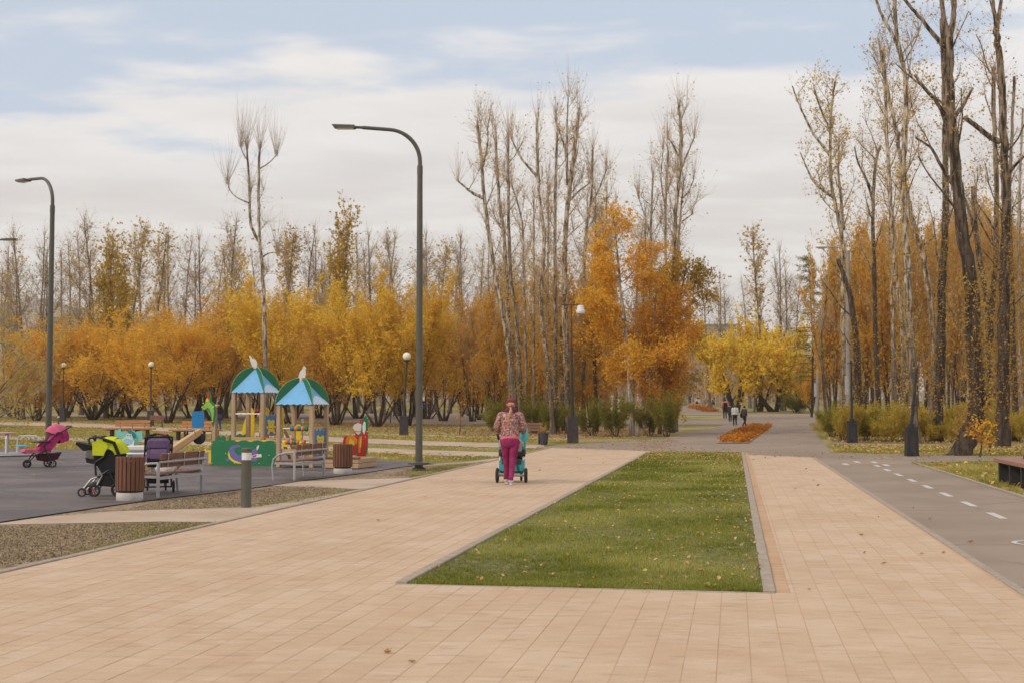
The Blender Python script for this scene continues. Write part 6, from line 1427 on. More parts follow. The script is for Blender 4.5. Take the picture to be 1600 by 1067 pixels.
o = MB().prism([fz(*p) for p in [(760, 190), (785, 175), (795, 145), (815, 135), (835, 145), (855, 140), (865, 175), (872, 205), (892, 235), (890, 285), (868, 320), (885, 350), (885, 400), (870, 435), (895, 465), (830, 462), (770, 455), (775, 425), (762, 395), (740, 340), (728, 290), (735, 215)]][::-1], -.02, .005).build('frog_figure', WHP, r, 0)
MB().prism([fz(*p) for p in [(758, 210), (790, 195), (840, 205), (868, 215), (870, 250), (845, 278), (800, 272), (765, 235)]][::-1], -.026, -.021).build('frog_face', mat('frog_blue', (.28, .58, .70), .4, .05), o, 0)
MB().prism([fz(*p) for p in [(768, 240), (785, 262), (815, 278), (832, 275), (820, 292), (795, 295), (775, 270)]][::-1], -.030, -.0265).build('frog_mouth', REDP, o, 0)
MB().prism([fz(*p) for p in [(815, 385), (840, 365), (870, 350), (888, 345), (885, 400), (868, 455), (835, 460), (820, 420)]][::-1], -.026, -.021).build('frog_leg', mat('frog_blue_light', (.30, .60, .72), .4, .05), o, 0)
mb = MB(); [mb.ball((fz(*p)[0], -.022, fz(*p)[1]), .012, 8) for p in ((812, 160), (842, 160))]; mb.build('frog_eye', BLACKR, o)
MB().box((fz(940, 300)[0], .05, fz(0, 320)[1]), (.42, .28, .10), bev=.02).build('seat', WHP, r); MB().box((fz(940, 300)[0], .05, fz(0, 395)[1]), (.46, .30, .05), bev=.02).build('foot_rest', WHP, r)
MB().tube([(.09 * math.cos(t), .05 + .09 * math.sin(t), .02 + .018 * t) for t in np.linspace(0, 6 * math.pi, 60)], .014, 6).build('spring', BLACKR, r)
# red play figure: two parallel cut-out sides
g = G(560, 724.5); D = g[1]; r = thing('caterpillar_figure', 'red and orange cut-out play figure with pale eyes, right of the far bin', 'play figure', tuple(g), 0)
def rz_(x, y): return ((500 + x / 9.7 - 560) * D / FPX, 1.55 - (640 + y / 9.7 - 634) * D / FPX)
a_ = MB().prism([rz_(*p) for p in [(310, 690), (320, 480), (335, 410), (370, 392), (430, 390), (500, 400), (510, 370), (475, 320), (468, 270), (490, 220), (540, 190), (570, 195), (580, 150), (610, 135), (640, 150), (630, 210), (610, 300), (600, 360), (560, 400), (552, 690)]][::-1], .34, .37).build('far_side', REDP, r, 0)
MB().prism([rz_(*p) for p in [(470, 270), (490, 225), (545, 200), (600, 215), (612, 290), (600, 345), (555, 378), (520, 350), (480, 310)]][::-1], .33, .338).build('face', WHP, a_, 0); MB().prism([rz_(*p) for p in [(474, 275), (500, 310), (550, 322), (598, 316), (560, 336), (510, 335), (480, 305)]][::-1], .325, .329).build('mouth', ORANGEP, a_, 0)
MB().prism([rz_(*p) for p in [(360, 520), (365, 440), (390, 400), (440, 392), (500, 402), (540, 450), (545, 520)]][::-1], .335, .3395).build('orange_back', ORANGEP, a_, 0); MB().prism([rz_(*p) for p in [(405, 540), (420, 470), (440, 420), (455, 460), (485, 470), (502, 540)]][::-1], .328, .3345).build('flame', YEL, a_, 0)
b_ = MB().prism([rz_(*p) for p in [(548, 670), (555, 560), (570, 400), (600, 380), (622, 300), (630, 220), (640, 120), (700, 88), (722, 100), (726, 400), (722, 600), (735, 810), (650, 818), (590, 780)]][::-1], -.02, .012).build('near_side', GREEN, r, 0)
MB().prism([rz_(*p) for p in [(560, 665), (566, 560), (578, 405), (620, 380), (640, 330), (690, 300), (716, 330), (716, 480), (700, 590), (690, 700), (620, 785)]][::-1], -.026, -.021).build('red_body', REDP, b_, 0)
MB().prism([rz_(*p) for p in [(640, 240), (665, 170), (690, 190), (692, 290), (670, 370), (645, 330)]][::-1], -.032, -.0265).build('eye', WHP, b_, 0)
MB().prism([rz_(*p) for p in [(585, 650), (580, 470), (600, 400), (640, 390), (630, 500), (610, 640)]][::-1], -.032, -.0265).build('flame', ORANGEP, b_, 0); MB().prism([rz_(*p) for p in [(600, 560), (605, 450), (618, 405), (630, 460), (622, 560)]][::-1], -.037, -.0325).build('flame_core', YEL, b_, 0)
MB().prism([rz_(*p) for p in [(640, 800), (690, 740), (712, 610), (724, 590), (730, 806), (655, 814)]][::-1], -.032, -.0265).build('light_green_foot', LIME, b_, 0)
mb = MB(); [mb.ball((rz_(*p)[0], -.03, rz_(*p)[1]), .014, 8) for p in ((715, 122), (716, 325), (688, 405), (708, 690), (580, 703))]; mb.build('screw_cap', BRASS, b_)
MB().box((rz_(450, 0)[0], .18, .10), (.42, .3, .04)).build('seat_board', WPALE, r, 0); MB().tube([(rz_(640, 0)[0], 0, .35), (rz_(560, 0)[0], .35, .35)], .02, 8).build('cross_bar', STEEL, r)
# sandbox timber beside the tower
g = G(512, 731.5); r = thing('sandbox', 'low timber sandbox frame behind the far slatted bin', 'sandbox', tuple(g), R(-15)); SAND = mat('play_sand', (.50, .33, .17), .95, .15, 12)
for i, z in enumerate((.075, .20)): 
    for a_, b_, sx, sy in ((.35, 0, .95, .045), (.35, 1.2, .95, .045), (-.12, .6, .045, 1.2), (.83, .6, .045, 1.2)): MB().box((a_, b_, z), (sx, sy, .115), bev=.006).build('side_board', WPALE, r)
MB().box((.35, .0, .275), (1.0, .12, .03)).build('rim_board', WBROWN, r, 0); MB().box((.35, .6, .08), (.9, 1.15, .14)).build('sand', SAND, r, 0)

# merry-go-round
g = G(12.5, 713.5); g = np.array([A(12.5, 600, g[1] + .9)[0], g[1] + .9, 0]); r = thing('merry_go_round', 'small merry-go-round with a pink centre table, blue seats and pale rails', 'merry-go-round', tuple(g))
PINKT = mat('pink_table', (.62, .28, .34), .5, .1); CHEQ = mat('grey_checker_plate', (.36, .33, .32), .5, .15, 40, metal=.3)
MB().lathe([(.92, .02), (.95, .03), (.95, .09), (.93, .10)], k=40).build('platform', CHEQ, r); MB().lathe([(.6, 0), (.6, .03)], k=20).build('underside', BLACKR, r); MB().lathe([(.955, .05), (.955, .075)], k=40).build('rim_band', WHITE, r)
MB().lathe([(.055, .1), (.055, .68)], k=14).build('centre_post', GREYP, r); MB().lathe([(.02, .68), (.25, .70), (.27, .715), (.26, .735), (.02, .74)], k=28).build('centre_table', PINKT, r)
for i in range(4):
    t = R(20 + 90 * i); c, s = math.cos(t), math.sin(t)
    MB().tube([(c * .3, s * .3, .1), (c * .3, s * .3, .55), (c * .36, s * .36, .62), (c * .86, s * .86, .62), (c * .92, s * .92, .56), (c * .92, s * .92, .1)], .02, 8).build('rail', WHITE, r)
    t = R(-22 + 90 * i); c, s = math.cos(t), math.sin(t); se = MB().lathe([(.02, .29), (.17, .30), (.18, .315), (.17, .33), (.02, .335)], (c * .62, s * .62, 0), 18).build('seat', mat('blue_seat', (.10, .42, .66), .4, .05) if i == 0 else se_m, r); se_m = se.data.materials[0]
    MB().lathe([(.025, .1), (.025, .3)], (c * .62, s * .62, 0), 8).build('seat_post', GREYP, r)
# ================================================================ pushchairs
TYRE = mat('tyre_rubber', (.028, .026, .025), .85, .15); BLK = mat('black_cloth', (.012, .012, .013), .85, .2, 20); FRB = mat('black_frame', (.02, .02, .021), .4, .1); HUB = mat('grey_hub', (.30, .29, .28), .5, .1)
def wheel(parent, c, rad, w, hub=HUB, spokes=6, ax=90, rim=FRB):
    """axle along local y"""
    M = Matrix.Translation(c) @ Matrix.Rotation(R(90), 4, 'X'); root = bpy.data.objects.new('wheel', None); C.objects.link(root); root.parent = parent
    def ringp(R0, rr): return [(R0 * math.cos(t), R0 * math.sin(t), 0) for t in np.linspace(0, 2 * math.pi, 24, False)]
    MB().tube(ringp(rad - w * .45, 0), w * .5, 8, closed=True, M=M).build('tyre', TYRE, root); mb = MB().tube(ringp(rad * .70, 0), w * .22, 6, closed=True, M=M)
    for k in range(spokes): t = 2 * math.pi * k / spokes; mb.tube([(0, 0, 0), (rad * .7 * math.cos(t), rad * .7 * math.sin(t), 0)], rad * .075, 5, M=M)
    mb.build('rim', rim, root); MB().lathe([(rad * .2, -w * .5), (rad * .2, w * .5)], k=12, M=M).build('hub', hub, root); return root
def shell(prof, y0, y1, pinch=1.): return MB().prism(prof, y0, y1, 'xz')
def puff(prof, y0, y1, bulge=.03, n=5):
    """soft padded block: side profile lofted across y with rounded shoulders"""
    mb = MB(); P = np.array(prof, float); c = P.mean(0); vs = []; N = len(P); rows = []
    for k in range(n + 2):
        t = k / (n + 1); y = y0 + (y1 - y0) * (.5 - .5 * math.cos(math.pi * t)); s = 1 - bulge * 4 * abs(t - .5) ** 3 * 4
        rows.append([(c[0] + (p[0] - c[0]) * s, y, c[1] + (p[1] - c[1]) * s) for p in P])
    for rw in rows: vs += rw
    fs = [(k * N + i, k * N + (i + 1) % N, (k + 1) * N + (i + 1) % N, (k + 1) * N + i) for k in range(n + 1) for i in range(N)]
    fs += [tuple(t) for t in tessellate_polygon([[Vector((p[0], 0, p[1])) for p in prof]])]; fs += [tuple((n + 1) * N + i for i in t) for t in tessellate_polygon([[Vector((p[0], 0, p[1])) for p in prof]])]
    return mb.add(vs, fs)
def canopy(c, r0, a0, a1, y0, y1, th=.012, seg=12, rx=1., rib=0):
    """bowed hood: arcs in the side plane swept across the width, domed at the flanks"""
    mb = MB(); vs = []; ny = 9
    for i in range(seg + 1):
        a = R(a0 + (a1 - a0) * i / seg); q = 1 + (rib * abs(math.sin(math.pi * 3 * i / seg)))
        for j in range(ny + 1):
            t = -1 + 2 * j / ny; k = (1 - abs(t) ** 3.2) ** .42 if abs(t) < 1 else 0; rr = r0 * q * (.35 + .65 * k); vs.append((c[0] + rx * rr * math.cos(a), (y0 + y1) / 2 + (y1 - y0) / 2 * t, c[1] + rr * math.sin(a)))
    fs = [(i * (ny + 1) + j, i * (ny + 1) + j + 1, (i + 1) * (ny + 1) + j + 1, (i + 1) * (ny + 1) + j) for i in range(seg) for j in range(ny)]
    return mb.add(vs, fs)
FUCH = mat('fuchsia_cloth', (.42, .022, .14), .8, .22, 7, .3); FUCHL = mat('pink_cloth', (.58, .10, .20), .8, .15, 9, .3); MAR = mat('maroon_cloth', (.06, .008, .02), .85, .2, 9, .3)
# pink
g = G(78, 729.3); hd = math.atan2(-.54, -.84); r = thing('pushchair', 'bright pink three-wheeled pushchair with raised hood on the dark rubber ground', 'pushchair', tuple(g), hd)
for y in (-.28, .28): wheel(r, (0, y, .098), .10, .035, spokes=6)
for y in (-.045, .045): wheel(r, (.56, y, .098), .10, .03, spokes=6)
for y in (-.25, .25):
    MB().tube([(0, y, .10), (.12, y, .34), (.22, y, .55), (-.05, y, .80), (-.36, y, .98)], .014, 8).build('frame_tube', FRB, r); MB().tube([(.56, y * .2, .12), (.40, y * .8, .32), (.16, y, .44)], .016, 8).build('front_fork', FRB, r)
MB().tube([(-.34, -.25, .97), (-.46, -.24, 1.03), (-.48, -.15, 1.04), (-.48, .15, 1.04), (-.46, .24, 1.03), (-.34, .25, .97)], .017, 8).build('handle', FRB, r)
MB().tube([(0, -.28, .1), (0, .28, .1)], .012, 8).build('axle', FRB, r)
puff([(.06, .44), (.36, .46), (.66, .47), (.70, .41), (.62, .36), (.30, .37), (.02, .38)], -.20, .20, .03).build('leg_rest', FUCHL, r)
puff([(.16, .46), (.06, .42), (-.06, .60), (-.22, .90), (-.14, .94), (.0, .74)], -.20, .20, .02).build('seat_back', FUCH, r); puff([(.34, .44), (.30, .52), (.02, .56), (.04, .42)], -.22, .22, .03).build('seat', FUCH, r)
for y in (-.22, .22): MB().prism([(.30, .44), (.26, .55), (-.02, .78), (-.20, .92), (-.26, .84), (-.10, .60), (.02, .44)], y - .008, y + .008).build('side_wing', FUCH, r, 0)
canopy((-.16, .80), .285, 20, 150, -.25, .25, rib=.05).build('hood', FUCHL, r, 60); canopy((-.16, .80), .265, 150, 215, -.245, .245).build('hood_back', FUCH, r, 60); puff([(-.28, .62), (-.20, .60), (-.12, .86), (-.30, .94), (-.42, .84), (-.42, .68)], -.22, .22, .05).build('rear_pod', FUCH, r)
MB().tube([(.05, -.24, .66), (.34, -.23, .64), (.42, -.15, .65), (.42, .15, .65), (.34, .23, .64), (.05, .24, .66)], .026, 8).build('bumper_bar', FRB, r); MB().box((.33, 0, .66), (.2, .34, .03), bev=.012).build('tray', FRB, r)
puff([(.36, .34), (.30, .18), (.10, .14), (-.16, .20), (-.26, .38), (-.1, .36)], -.18, .18, .05).build('basket', MAR, r); MB().box((.5, 0, .40), (.16, .30, .02), (0, R(-10), 0)).build('foot_plate', FRB, r)
# lime
g = G(163, 774); hd = R(186); r = thing('pushchair', 'black pushchair with a lime yellow hood and red wheel hubs beside the nearer slatted bin', 'pushchair', tuple(g), hd)
LIMEC = mat('lime_cloth', (.55, .60, .012), .75, .12, 6, .3); GREYC = mat('grey_cloth', (.17, .15, .14), .9, .2, 14, .3); REDH = mat('red_hub', (.60, .06, .03), .4, .05)
# local x forward = left in the picture; metres from picture: x=(163-px)*.01105
wheel(r, (.33, -.22, .075), .075, .03, REDH, 5, rim=HUB); wheel(r, (.33, .22, .075), .075, .03, REDH, 5, rim=HUB); wheel(r, (.12, .24, .105), .105, .04, REDH, 7); wheel(r, (-.28, -.24, .125), .125, .04, REDH, 7); wheel(r, (-.28, .24, .125), .125, .04, REDH, 7)
for y in (-.20, .20):
    MB().tube([(.33, y, .10), (.26, y, .20), (.18, y, .30), (.08, y, .33)], .017, 8).build('front_tube', STEEL, r); MB().tube([(.12, y, .12), (.06, y, .24), (.0, y, .36), (.10, y, .52)], .018, 8).build('middle_tube', STEEL, r); MB().tube([(.08, y, .33), (-.1, y, .45), (-.28, y, .13)], .018, 8).build('rear_tube', FRB, r)
    MB().tube([(.10, y * 1.1, .36), (.12, y * 1.1, .58), (-.05, y * 1.1, .70)], .02, 8).build('seat_mount', FRB, r)
MB().box((.22, 0, .20), (.14, .34, .07), bev=.02).build('front_bumper', GREYC, r)
puff([(.16, .60), (.10, .48), (-.04, .36), (-.30, .40), (-.34, .66), (-.26, .86), (.02, .80), (.16, .76)], -.21, .21, .05).build('seat_shell', BLK, r)
puff([(.28, .80), (.30, .66), (.28, .58), (.16, .56), (.12, .64), (.14, .80)], -.17, .17, .05).build('foot_bag', GREYC, r); puff([(.30, .67), (.28, .58), (.14, .55), (.13, .64)], -.18, .18, .05).build('foot_bag_base', BLK, r)
puff([(.46, .935), (.48, .90), (.34, .78), (.16, .78), (.14, .86), (.30, .90)], -.16, .16, .05).build('foot_apron', BLK, r)
canopy((-.10, .70), .325, 22, 110, -.235, .235).build('hood', LIMEC, r, 60); canopy((-.10, .70), .31, 110, 172, -.24, .24).build('hood_back', LIMEC, r, 60)
for y in (-.242, .242): MB().prism([(.16, .71), (.165, .93), (-.02, 1.0), (-.10, .86), (-.04, .74), (-.03, .70)], y - .006, y + .006).build('hood_flank', LIMEC, r, 0)
for y in (-.25, .25): MB().tube([(-.02, y, .98), (-.2, y, .92), (-.30, y, .68)], .03, 8).build('hood_rib', BLK, r)
MB().tube([(.20, -.24, .90), (.24, -.22, .98), (.16, 0, 1.04), (.24, .22, .98), (.20, .24, .90)], .016, 8).build('carry_bar', FRB, r); MB().tube([(.22, -.24, .90), (.21, -.24, 1.0), (.06, -.25, 1.02), (-.14, -.25, .95)], .018, 8).build('handle', FRB, r); MB().tube([(.22, .24, .90), (.21, .24, 1.0), (.06, .25, 1.02), (-.14, .25, .95)], .018, 8).build('handle', FRB, r)
puff([(.06, .40), (.08, .18), (-.28, .15), (-.34, .40)], -.19, .19, .04).build('basket', BLK, r)
# purple
g = G(246, 768); hd = R(108); r = thing('pushchair', 'purple hooded pushchair seen from behind, standing beyond the nearer bench', 'pushchair', tuple(g), hd)
PRP = mat('purple_cloth', (.135, .085, .17), .85, .15, 8, .3); PRPL = mat('light_purple_cloth', (.24, .15, .27), .85, .12, 8, .3); TANL = mat('tan_leather', (.34, .16, .10), .55, .1)
for y in (-.27, .27): wheel(r, (-.18, y, .105), .105, .04, HUB, 6); wheel(r, (.40, y * .6, .085), .085, .035, HUB, 6)
for y in (-.235, .235): MB().tube([(-.18, y, .10), (.05, y, .40), (.12, y, .58)], .018, 8).build('rear_tube', FRB, r); MB().tube([(.40, y * .6, .10), (.12, y, .36), (-.22, y, .86), (-.34, y, 1.0)], .016, 8).build('push_tube', FRB, r)
MB().tube([(-.18, -.27, .105), (-.18, .27, .105)], .014, 8).build('axle', FRB, r)
puff([(-.16, .56), (-.22, .62), (-.17, .93), (-.05, 1.0), (.10, .96), (.14, .60), (.06, .52)], -.20, .20, .07).build('hood', PRP, r); MB().box((-.205, 0, .80), (.012, .30, .012)).build('zip', BLK, r, 0); puff([(-.225, .60), (-.235, .62), (-.215, .78), (-.19, .78), (-.19, .6)], -.14, .14, .03).build('hood_pocket', PRPL, r)
MB().tube([(-.10, -.22, .74), (-.12, -.22, .92), (-.08, -.16, 1.02), (-.07, 0, 1.05), (-.08, .16, 1.02), (-.12, .22, .92), (-.10, .22, .74)], .022, 8).build('hood_bow', BLK, r); MB().tube([(-.085, -.14, 1.035), (-.07, 0, 1.062), (-.08, .04, 1.06)], .026, 8).build('leather_grip', TANL, r)
MB().tube([(-.30, -.235, .98), (-.36, -.2, 1.0), (-.36, .2, 1.0), (-.30, .235, .98)], .018, 8).build('handle', BLK, r)
puff([(.10, .62), (.42, .56), (.46, .50), (.10, .44), (-.10, .46), (-.14, .56)], -.18, .18, .04).build('seat', BLK, r); puff([(-.14, .30), (.22, .30), (.18, .16), (-.12, .16)], -.19, .19, .05).build('basket', BLK, r)
for y in (-.228, .228): MB().tube([(-.12, y, .78), (-.125, y, .86)], .024, 8).build('reflector', WHP, r)
# ================================================================ people
SKIN = mat('skin', (.55, .33, .25), .55, .05, 6); HAIRB = mat('fair_hair', (.42, .26, .12), .6, .25, 30); HAIRD = mat('dark_hair', (.03, .02, .016), .6, .2, 30)
def skin_body(name, J, E, rad, mtl, parent, root=0, sub=1):
    me = bpy.data.meshes.new(name); me.from_pydata(J, E, []); o = bpy.data.objects.new(name, me); C.objects.link(o)
    sm = o.modifiers.new('s', 'SKIN'); sv = me.skin_vertices[0].data
    for i, r_ in enumerate(rad): sv[i].radius = r_ if isinstance(r_, tuple) else (r_, r_); sv[i].use_root = (i == root)
    o.modifiers.new('u', 'SUBSURF').levels = sub; o.modifiers['u'].render_levels = sub
    dg = bpy.context.evaluated_depsgraph_get(); m2 = bpy.data.meshes.new_from_object(o.evaluated_get(dg)); bpy.data.objects.remove(o); bpy.data.meshes.remove(me)
    m2.name = name; m2.shade_smooth(); return link(name, m2, parent, [mtl])
def lerp3(a, b, t): return tuple(a[i] + (b[i] - a[i]) * t for i in range(3))
def body(parent, P, sex=1.):
    """one continuous figure from a dict of joints"""
    names = ['pelvis', 'waist', 'chest', 'neck0', 'neck1', 'head', 'crown']; J = [P[n] for n in names]; E = [(i, i + 1) for i in range(6)]; rad = [(.14, .11), (.115, .09), (.135, .10), (.055, .055), (.05, .05), (.085, .095), (.065, .07)]
    for s in 'LR':
        k = len(J); J += [P['hip' + s], P['knee' + s], lerp3(P['knee' + s], P['ankle' + s], .35), P['ankle' + s], P['toe' + s]]; E += [(0, k), (k, k + 1), (k + 1, k + 2), (k + 2, k + 3), (k + 3, k + 4)]; rad += [.085, .058, .055, .036, .033]
        k = len(J); J += [P['sh' + s], P['elbow' + s], P['wrist' + s], P['palm' + s]]; E += [(2, k), (k, k + 1), (k + 1, k + 2), (k + 2, k + 3)]; rad += [.055, .04, .028, (.038, .022)]
        w, q = np.array(P['wrist' + s]), np.array(P['palm' + s]); d = q - w; d /= np.linalg.norm(d); sd = np.cross(d, (0, 0, 1.)); n_ = np.linalg.norm(sd); sd = sd / n_ if n_ > .1 else np.array([0, 1., 0]); dn = np.array(P.get('curl', (0, 0, -1.)))
        for f, (off, L) in enumerate(((-.028, .062), (-.010, .072), (.010, .068), (.027, .055))):
            b = q + sd * off * .8; m = b + d * L * .5; t = m + d * L * .2 + dn * L * .38; k2 = len(J); J += [tuple(b + d * .018), tuple(m + d * .01), tuple(t)]; E += [(k + 3, k2), (k2, k2 + 1), (k2 + 1, k2 + 2)]; rad += [.0095, .009, .008]
        b = w + d * .03; k2 = len(J); J += [tuple(b + sd * -.032), tuple(b + sd * -.05 + d * .035)]; E += [(k + 2, k2), (k2, k2 + 1)]; rad += [.011, .009]
    o = skin_body('body', J, E, rad, SKIN, parent, 0, 1)
    return o
def face(parent, P, fwd=1):
    h = Vector(P['head']); mb = MB().ball((h.x, h.y + .095 * fwd, h.z - .01), .018, 8, sz=1.3, sy=1.2); mb.build('nose', SKIN, parent); mb = MB()
    for s in (-1, 1): mb.ball((h.x + s * .032, h.y + .085 * fwd, h.z + .02), .011, 8)
    mb.build('eyes', HAIRD, parent); mb = MB()
    for s in (-1, 1): mb.ball((h.x + s * .088, h.y, h.z), .022, 8, sx=.4)
    mb.build('ears', SKIN, parent); MB().box((h.x, h.y + .087 * fwd, h.z - .052), (.04, .01, .008)).build('mouth', mat('lips', (.4, .12, .1), .5), parent)
def loft2(pts, rads, k=14, fl=None):
    mb = MB(); P = spline(pts, 3); n = len(P); ts = np.linspace(0, 1, n); xs = np.linspace(0, 1, len(rads)); rx = np.interp(ts, xs, [r[0] if isinstance(r, tuple) else r for r in rads]); ry = np.interp(ts, xs, [r[1] if isinstance(r, tuple) else r for r in rads])
    return mb.loft([(tuple(p), a, b) for p, a, b in zip(P, rx, ry)], k)
def trousers(parent, P, mtl, rr=(.112, .098, .074, .064, .052), hipw=(.175, .125), cuff=None, ht=None):
    z = P['pelvis'][2]; hz = ht or z + .06; px, py = P['pelvis'][0], P['pelvis'][1]
    mb = MB().loft([((px, py, hz), hipw[0] * .93, hipw[1] * .9), ((px, py - .005, z), hipw[0] * 1.02, hipw[1]), ((px, py - .015, z - .08), hipw[0] * 1.06, hipw[1] * 1.08), ((px, py - .01, z - .16), hipw[0] * .98, hipw[1] * .98), ((px, py, z - .20), hipw[0] * .80, hipw[1] * .8)], 20)
    for s in 'LR':
        h, kn, an = P['hip' + s], P['knee' + s], P['ankle' + s]; pts = [(h[0], h[1], z - .06), lerp3(h, kn, .4), kn, lerp3(kn, an, .4), (an[0], an[1], an[2] + .01)]
        n = MB(); Q = spline(pts, 4); ts = np.linspace(0, 1, len(Q)); rd = np.interp(ts, np.linspace(0, 1, 5), rr); rd = rd * (1 + .03 * np.sin(ts * 31)); mb.tube([tuple(q) for q in Q], list(rd), 14)
    return mb.build('trousers', mtl, parent, 60)
def jacket(parent, P, mtl, tr, slv=(.082, .066, .048), hem=None, name='jacket', seams=0):
    zb, zc = hem or P['pelvis'][2] + .03, P['chest'][2]; w, d = tr; cx, cy = P['pelvis'][0], P['pelvis'][1]; c2 = P['chest']; top = P['neck0'][2]
    rings = []
    for t in np.linspace(0, 1, 22):
        z = zb + (top + .01 - zb) * t; a = np.interp(t, [0, .05, .30, .55, .80, .90, .97, 1], [w * .95, w * .99, w * .90, w * .96, w * 1.06, w * .86, w * .52, w * .38]); b = np.interp(t, [0, .3, .6, .85, .95, 1], [d, d * .95, d * 1.06, d, d * .75, d * .55])
        q = 1 + seams * (1 - abs(math.sin(math.pi * 4.5 * t)) ** .5) * -.035; rings.append(((cx + (c2[0] - cx) * t, cy + (c2[1] - cy) * t, z), a * q, b * q))
    mb = MB().loft(rings, 22)
    for s in 'LR':
        sh, el, wr = P['sh' + s], P['elbow' + s], P['wrist' + s]; Q = spline([lerp3(c2, sh, .75), sh, lerp3(sh, el, .5), el, lerp3(el, wr, .5), wr], 4); ts = np.linspace(0, 1, len(Q)); rd = np.interp(ts, [0, .2, .6, 1], [slv[0] * .9, slv[0], slv[1], slv[2]]) * (1 + .03 * np.sin(ts * 26)); mb.tube([tuple(q) for q in Q], list(rd), 14)
    return mb.build(name, mtl, parent, 60)
def shoes(parent, P, mtl, sole, fwd=(0, 1), s_=1.):
    for s in 'LR':
        a, t = Vector(P['ankle' + s]), Vector(P['toe' + s]); d = (t - a); d.normalize(); heel = a - Vector((0, .045, .045)) * 1.0; tip = t
        o = MB().tube([(heel.x, heel.y, heel.z + .01), (a.x, a.y, a.z - .02), tuple(lerp3(tuple(a), tuple(t), .55)), (t.x, t.y + .03, t.z + .005), (t.x, t.y + .055, t.z)], [.028, .050, .045, .040, .018], 12, sy=.85).build('shoe', mtl, parent, 60)
        MB().tube([(heel.x, heel.y - .012, heel.z - .03), (a.x * .5 + t.x * .5, (a.y + t.y) / 2, (heel.z + t.z) / 2 - .033), (t.x, t.y + .05, t.z - .032)], [.034, .042, .032], 12, sy=.42).build('sole', sole, o, 60)
FLOR = bpy.data.materials.new('floral_quilt'); FLOR.use_nodes = True; t = FLOR.node_tree; b = t.nodes['Principled BSDF']; tcn = t.nodes.new('ShaderNodeTexCoord')
vo = t.nodes.new('ShaderNodeTexVoronoi'); vo.inputs['Scale'].default_value = 44; t.links.new(tcn.outputs['Object'], vo.inputs['Vector']); sc = t.nodes.new('ShaderNodeSeparateColor'); t.links.new(vo.outputs['Color'], sc.inputs[0])
c = ramp(t, sc.outputs[0], [(.0, (.05, .03, .05)), (.14, (.40, .10, .11)), (.28, (.46, .30, .20)), (.42, (.16, .10, .10)), (.56, (.46, .15, .14)), (.70, (.42, .38, .24)), (.84, (.24, .10, .16)), (.95, (.22, .22, .14))], 'CONSTANT')
vo2 = t.nodes.new('ShaderNodeTexVoronoi'); vo2.inputs['Scale'].default_value = 19; t.links.new(tcn.outputs['Object'], vo2.inputs['Vector']); c = mixc(t, smooth(t, vo2.outputs['Distance'], .34, .26), c, (.50, .13, .14)); c = mixc(t, smooth(t, vo2.outputs['Distance'], .14, .10), c, (.68, .46, .30))
t.links.new(c, b.inputs['Base Color']); b.inputs['Roughness'].default_value = .6
bn = t.nodes.new('ShaderNodeBump'); bn.inputs['Strength'].default_value = .8; bn.inputs['Distance'].default_value = .03; t.links.new(noise(t, tcn.outputs['Object'], 13, 4, .6), bn.inputs['Height']); t.links.new(bn.outputs[0], b.inputs['Normal'])
MAG = mat('magenta_jersey', (.26, .02, .095), .9, .3, 7, .9, bscale=11); HOOD = mat('purple_hood', (.16, .008, .065), .9, .15, 12, .4); CAPM = mat('dark_red_cap', (.20, .022, .035), .8, .1, 12); PINKH = mat('coral_hem', (.75, .16, .22), .8, .05); SHOE = mat('pale_grey_shoe', (.52, .48, .44), .6, .12, 30); SOLE = mat('white_sole', (.65, .63, .6), .6, .05)
g = G(797, 757.5)
w = thing('person', 'woman in a floral jacket, magenta trousers and dark red cap pushing a turquoise pushchair', 'person', (g[0] - .0, g[1] + .22, 0), R(-2))
P = dict(pelvis=(.0, 0, .93), waist=(.005, .0, 1.08), chest=(.01, .02, 1.28), neck0=(.015, .035, 1.45), neck1=(.015, .045, 1.50), head=(.018, .06, 1.58), crown=(.018, .055, 1.645),
 hipL=(-.095, 0, .90), kneeL=(-.075, .10, .50), ankleL=(-.075, .12, .10), toeL=(-.085, .24, .05), hipR=(.095, 0, .90), kneeR=(.055, -.02, .49), ankleR=(.025, -.20, .10), toeR=(.04, -.09, .05),
 shL=(-.178, .02, 1.375), elbowL=(-.265, .03, 1.14), wristL=(-.24, .26, 1.04), palmL=(-.235, .33, 1.03), shR=(.19, .02, 1.375), elbowR=(.275, .03, 1.13), wristR=(.25, .26, 1.03), palmR=(.245, .33, 1.02))
body(w, P); face(w, P); trousers(w, P, MAG, (.110, .100, .070, .060, .045), (.175, .125), ht=.94)
for s in 'LR': a = P['ankle' + s]; MB().tube([(a[0], a[1], a[2] + .05), (a[0], a[1], a[2])], .045, 12).build('trouser_cuff', MAG, w)
jacket(w, P, FLOR, (.195, .135), (.070, .066, .052), hem=.955, seams=1); MB().loft([((.0, .0, .895), .188, .130), ((0, 0, .96), .196, .136)], 20).build('shirt_hem', PINKH, w)
MB().loft([((.01, .02, 1.40), .115, .10), ((.01, .01, 1.44), .125, .12), ((.015, .01, 1.49), .105, .11), ((.015, .03, 1.525), .075, .08)], 18).build('hood', HOOD, w, 60)
MB().tube([(.012, -.02, 1.53), (.02, -.10, 1.45), (-.01, -.125, 1.36), (-.02, -.125, 1.28)], [.03, .034, .028, .008], 10).build('plait', HAIRB, w)
MB().lathe([(.088, -.03), (.095, .01), (.092, .05), (.06, .085), (.01, .096)], (.018, .055, 1.615), 20, sy=1.12).build('cap', CAPM, w); MB().ball((.02, -.005, 1.575), .080, 14, sz=.75).build('hair', HAIRD if False else HAIRB, w)
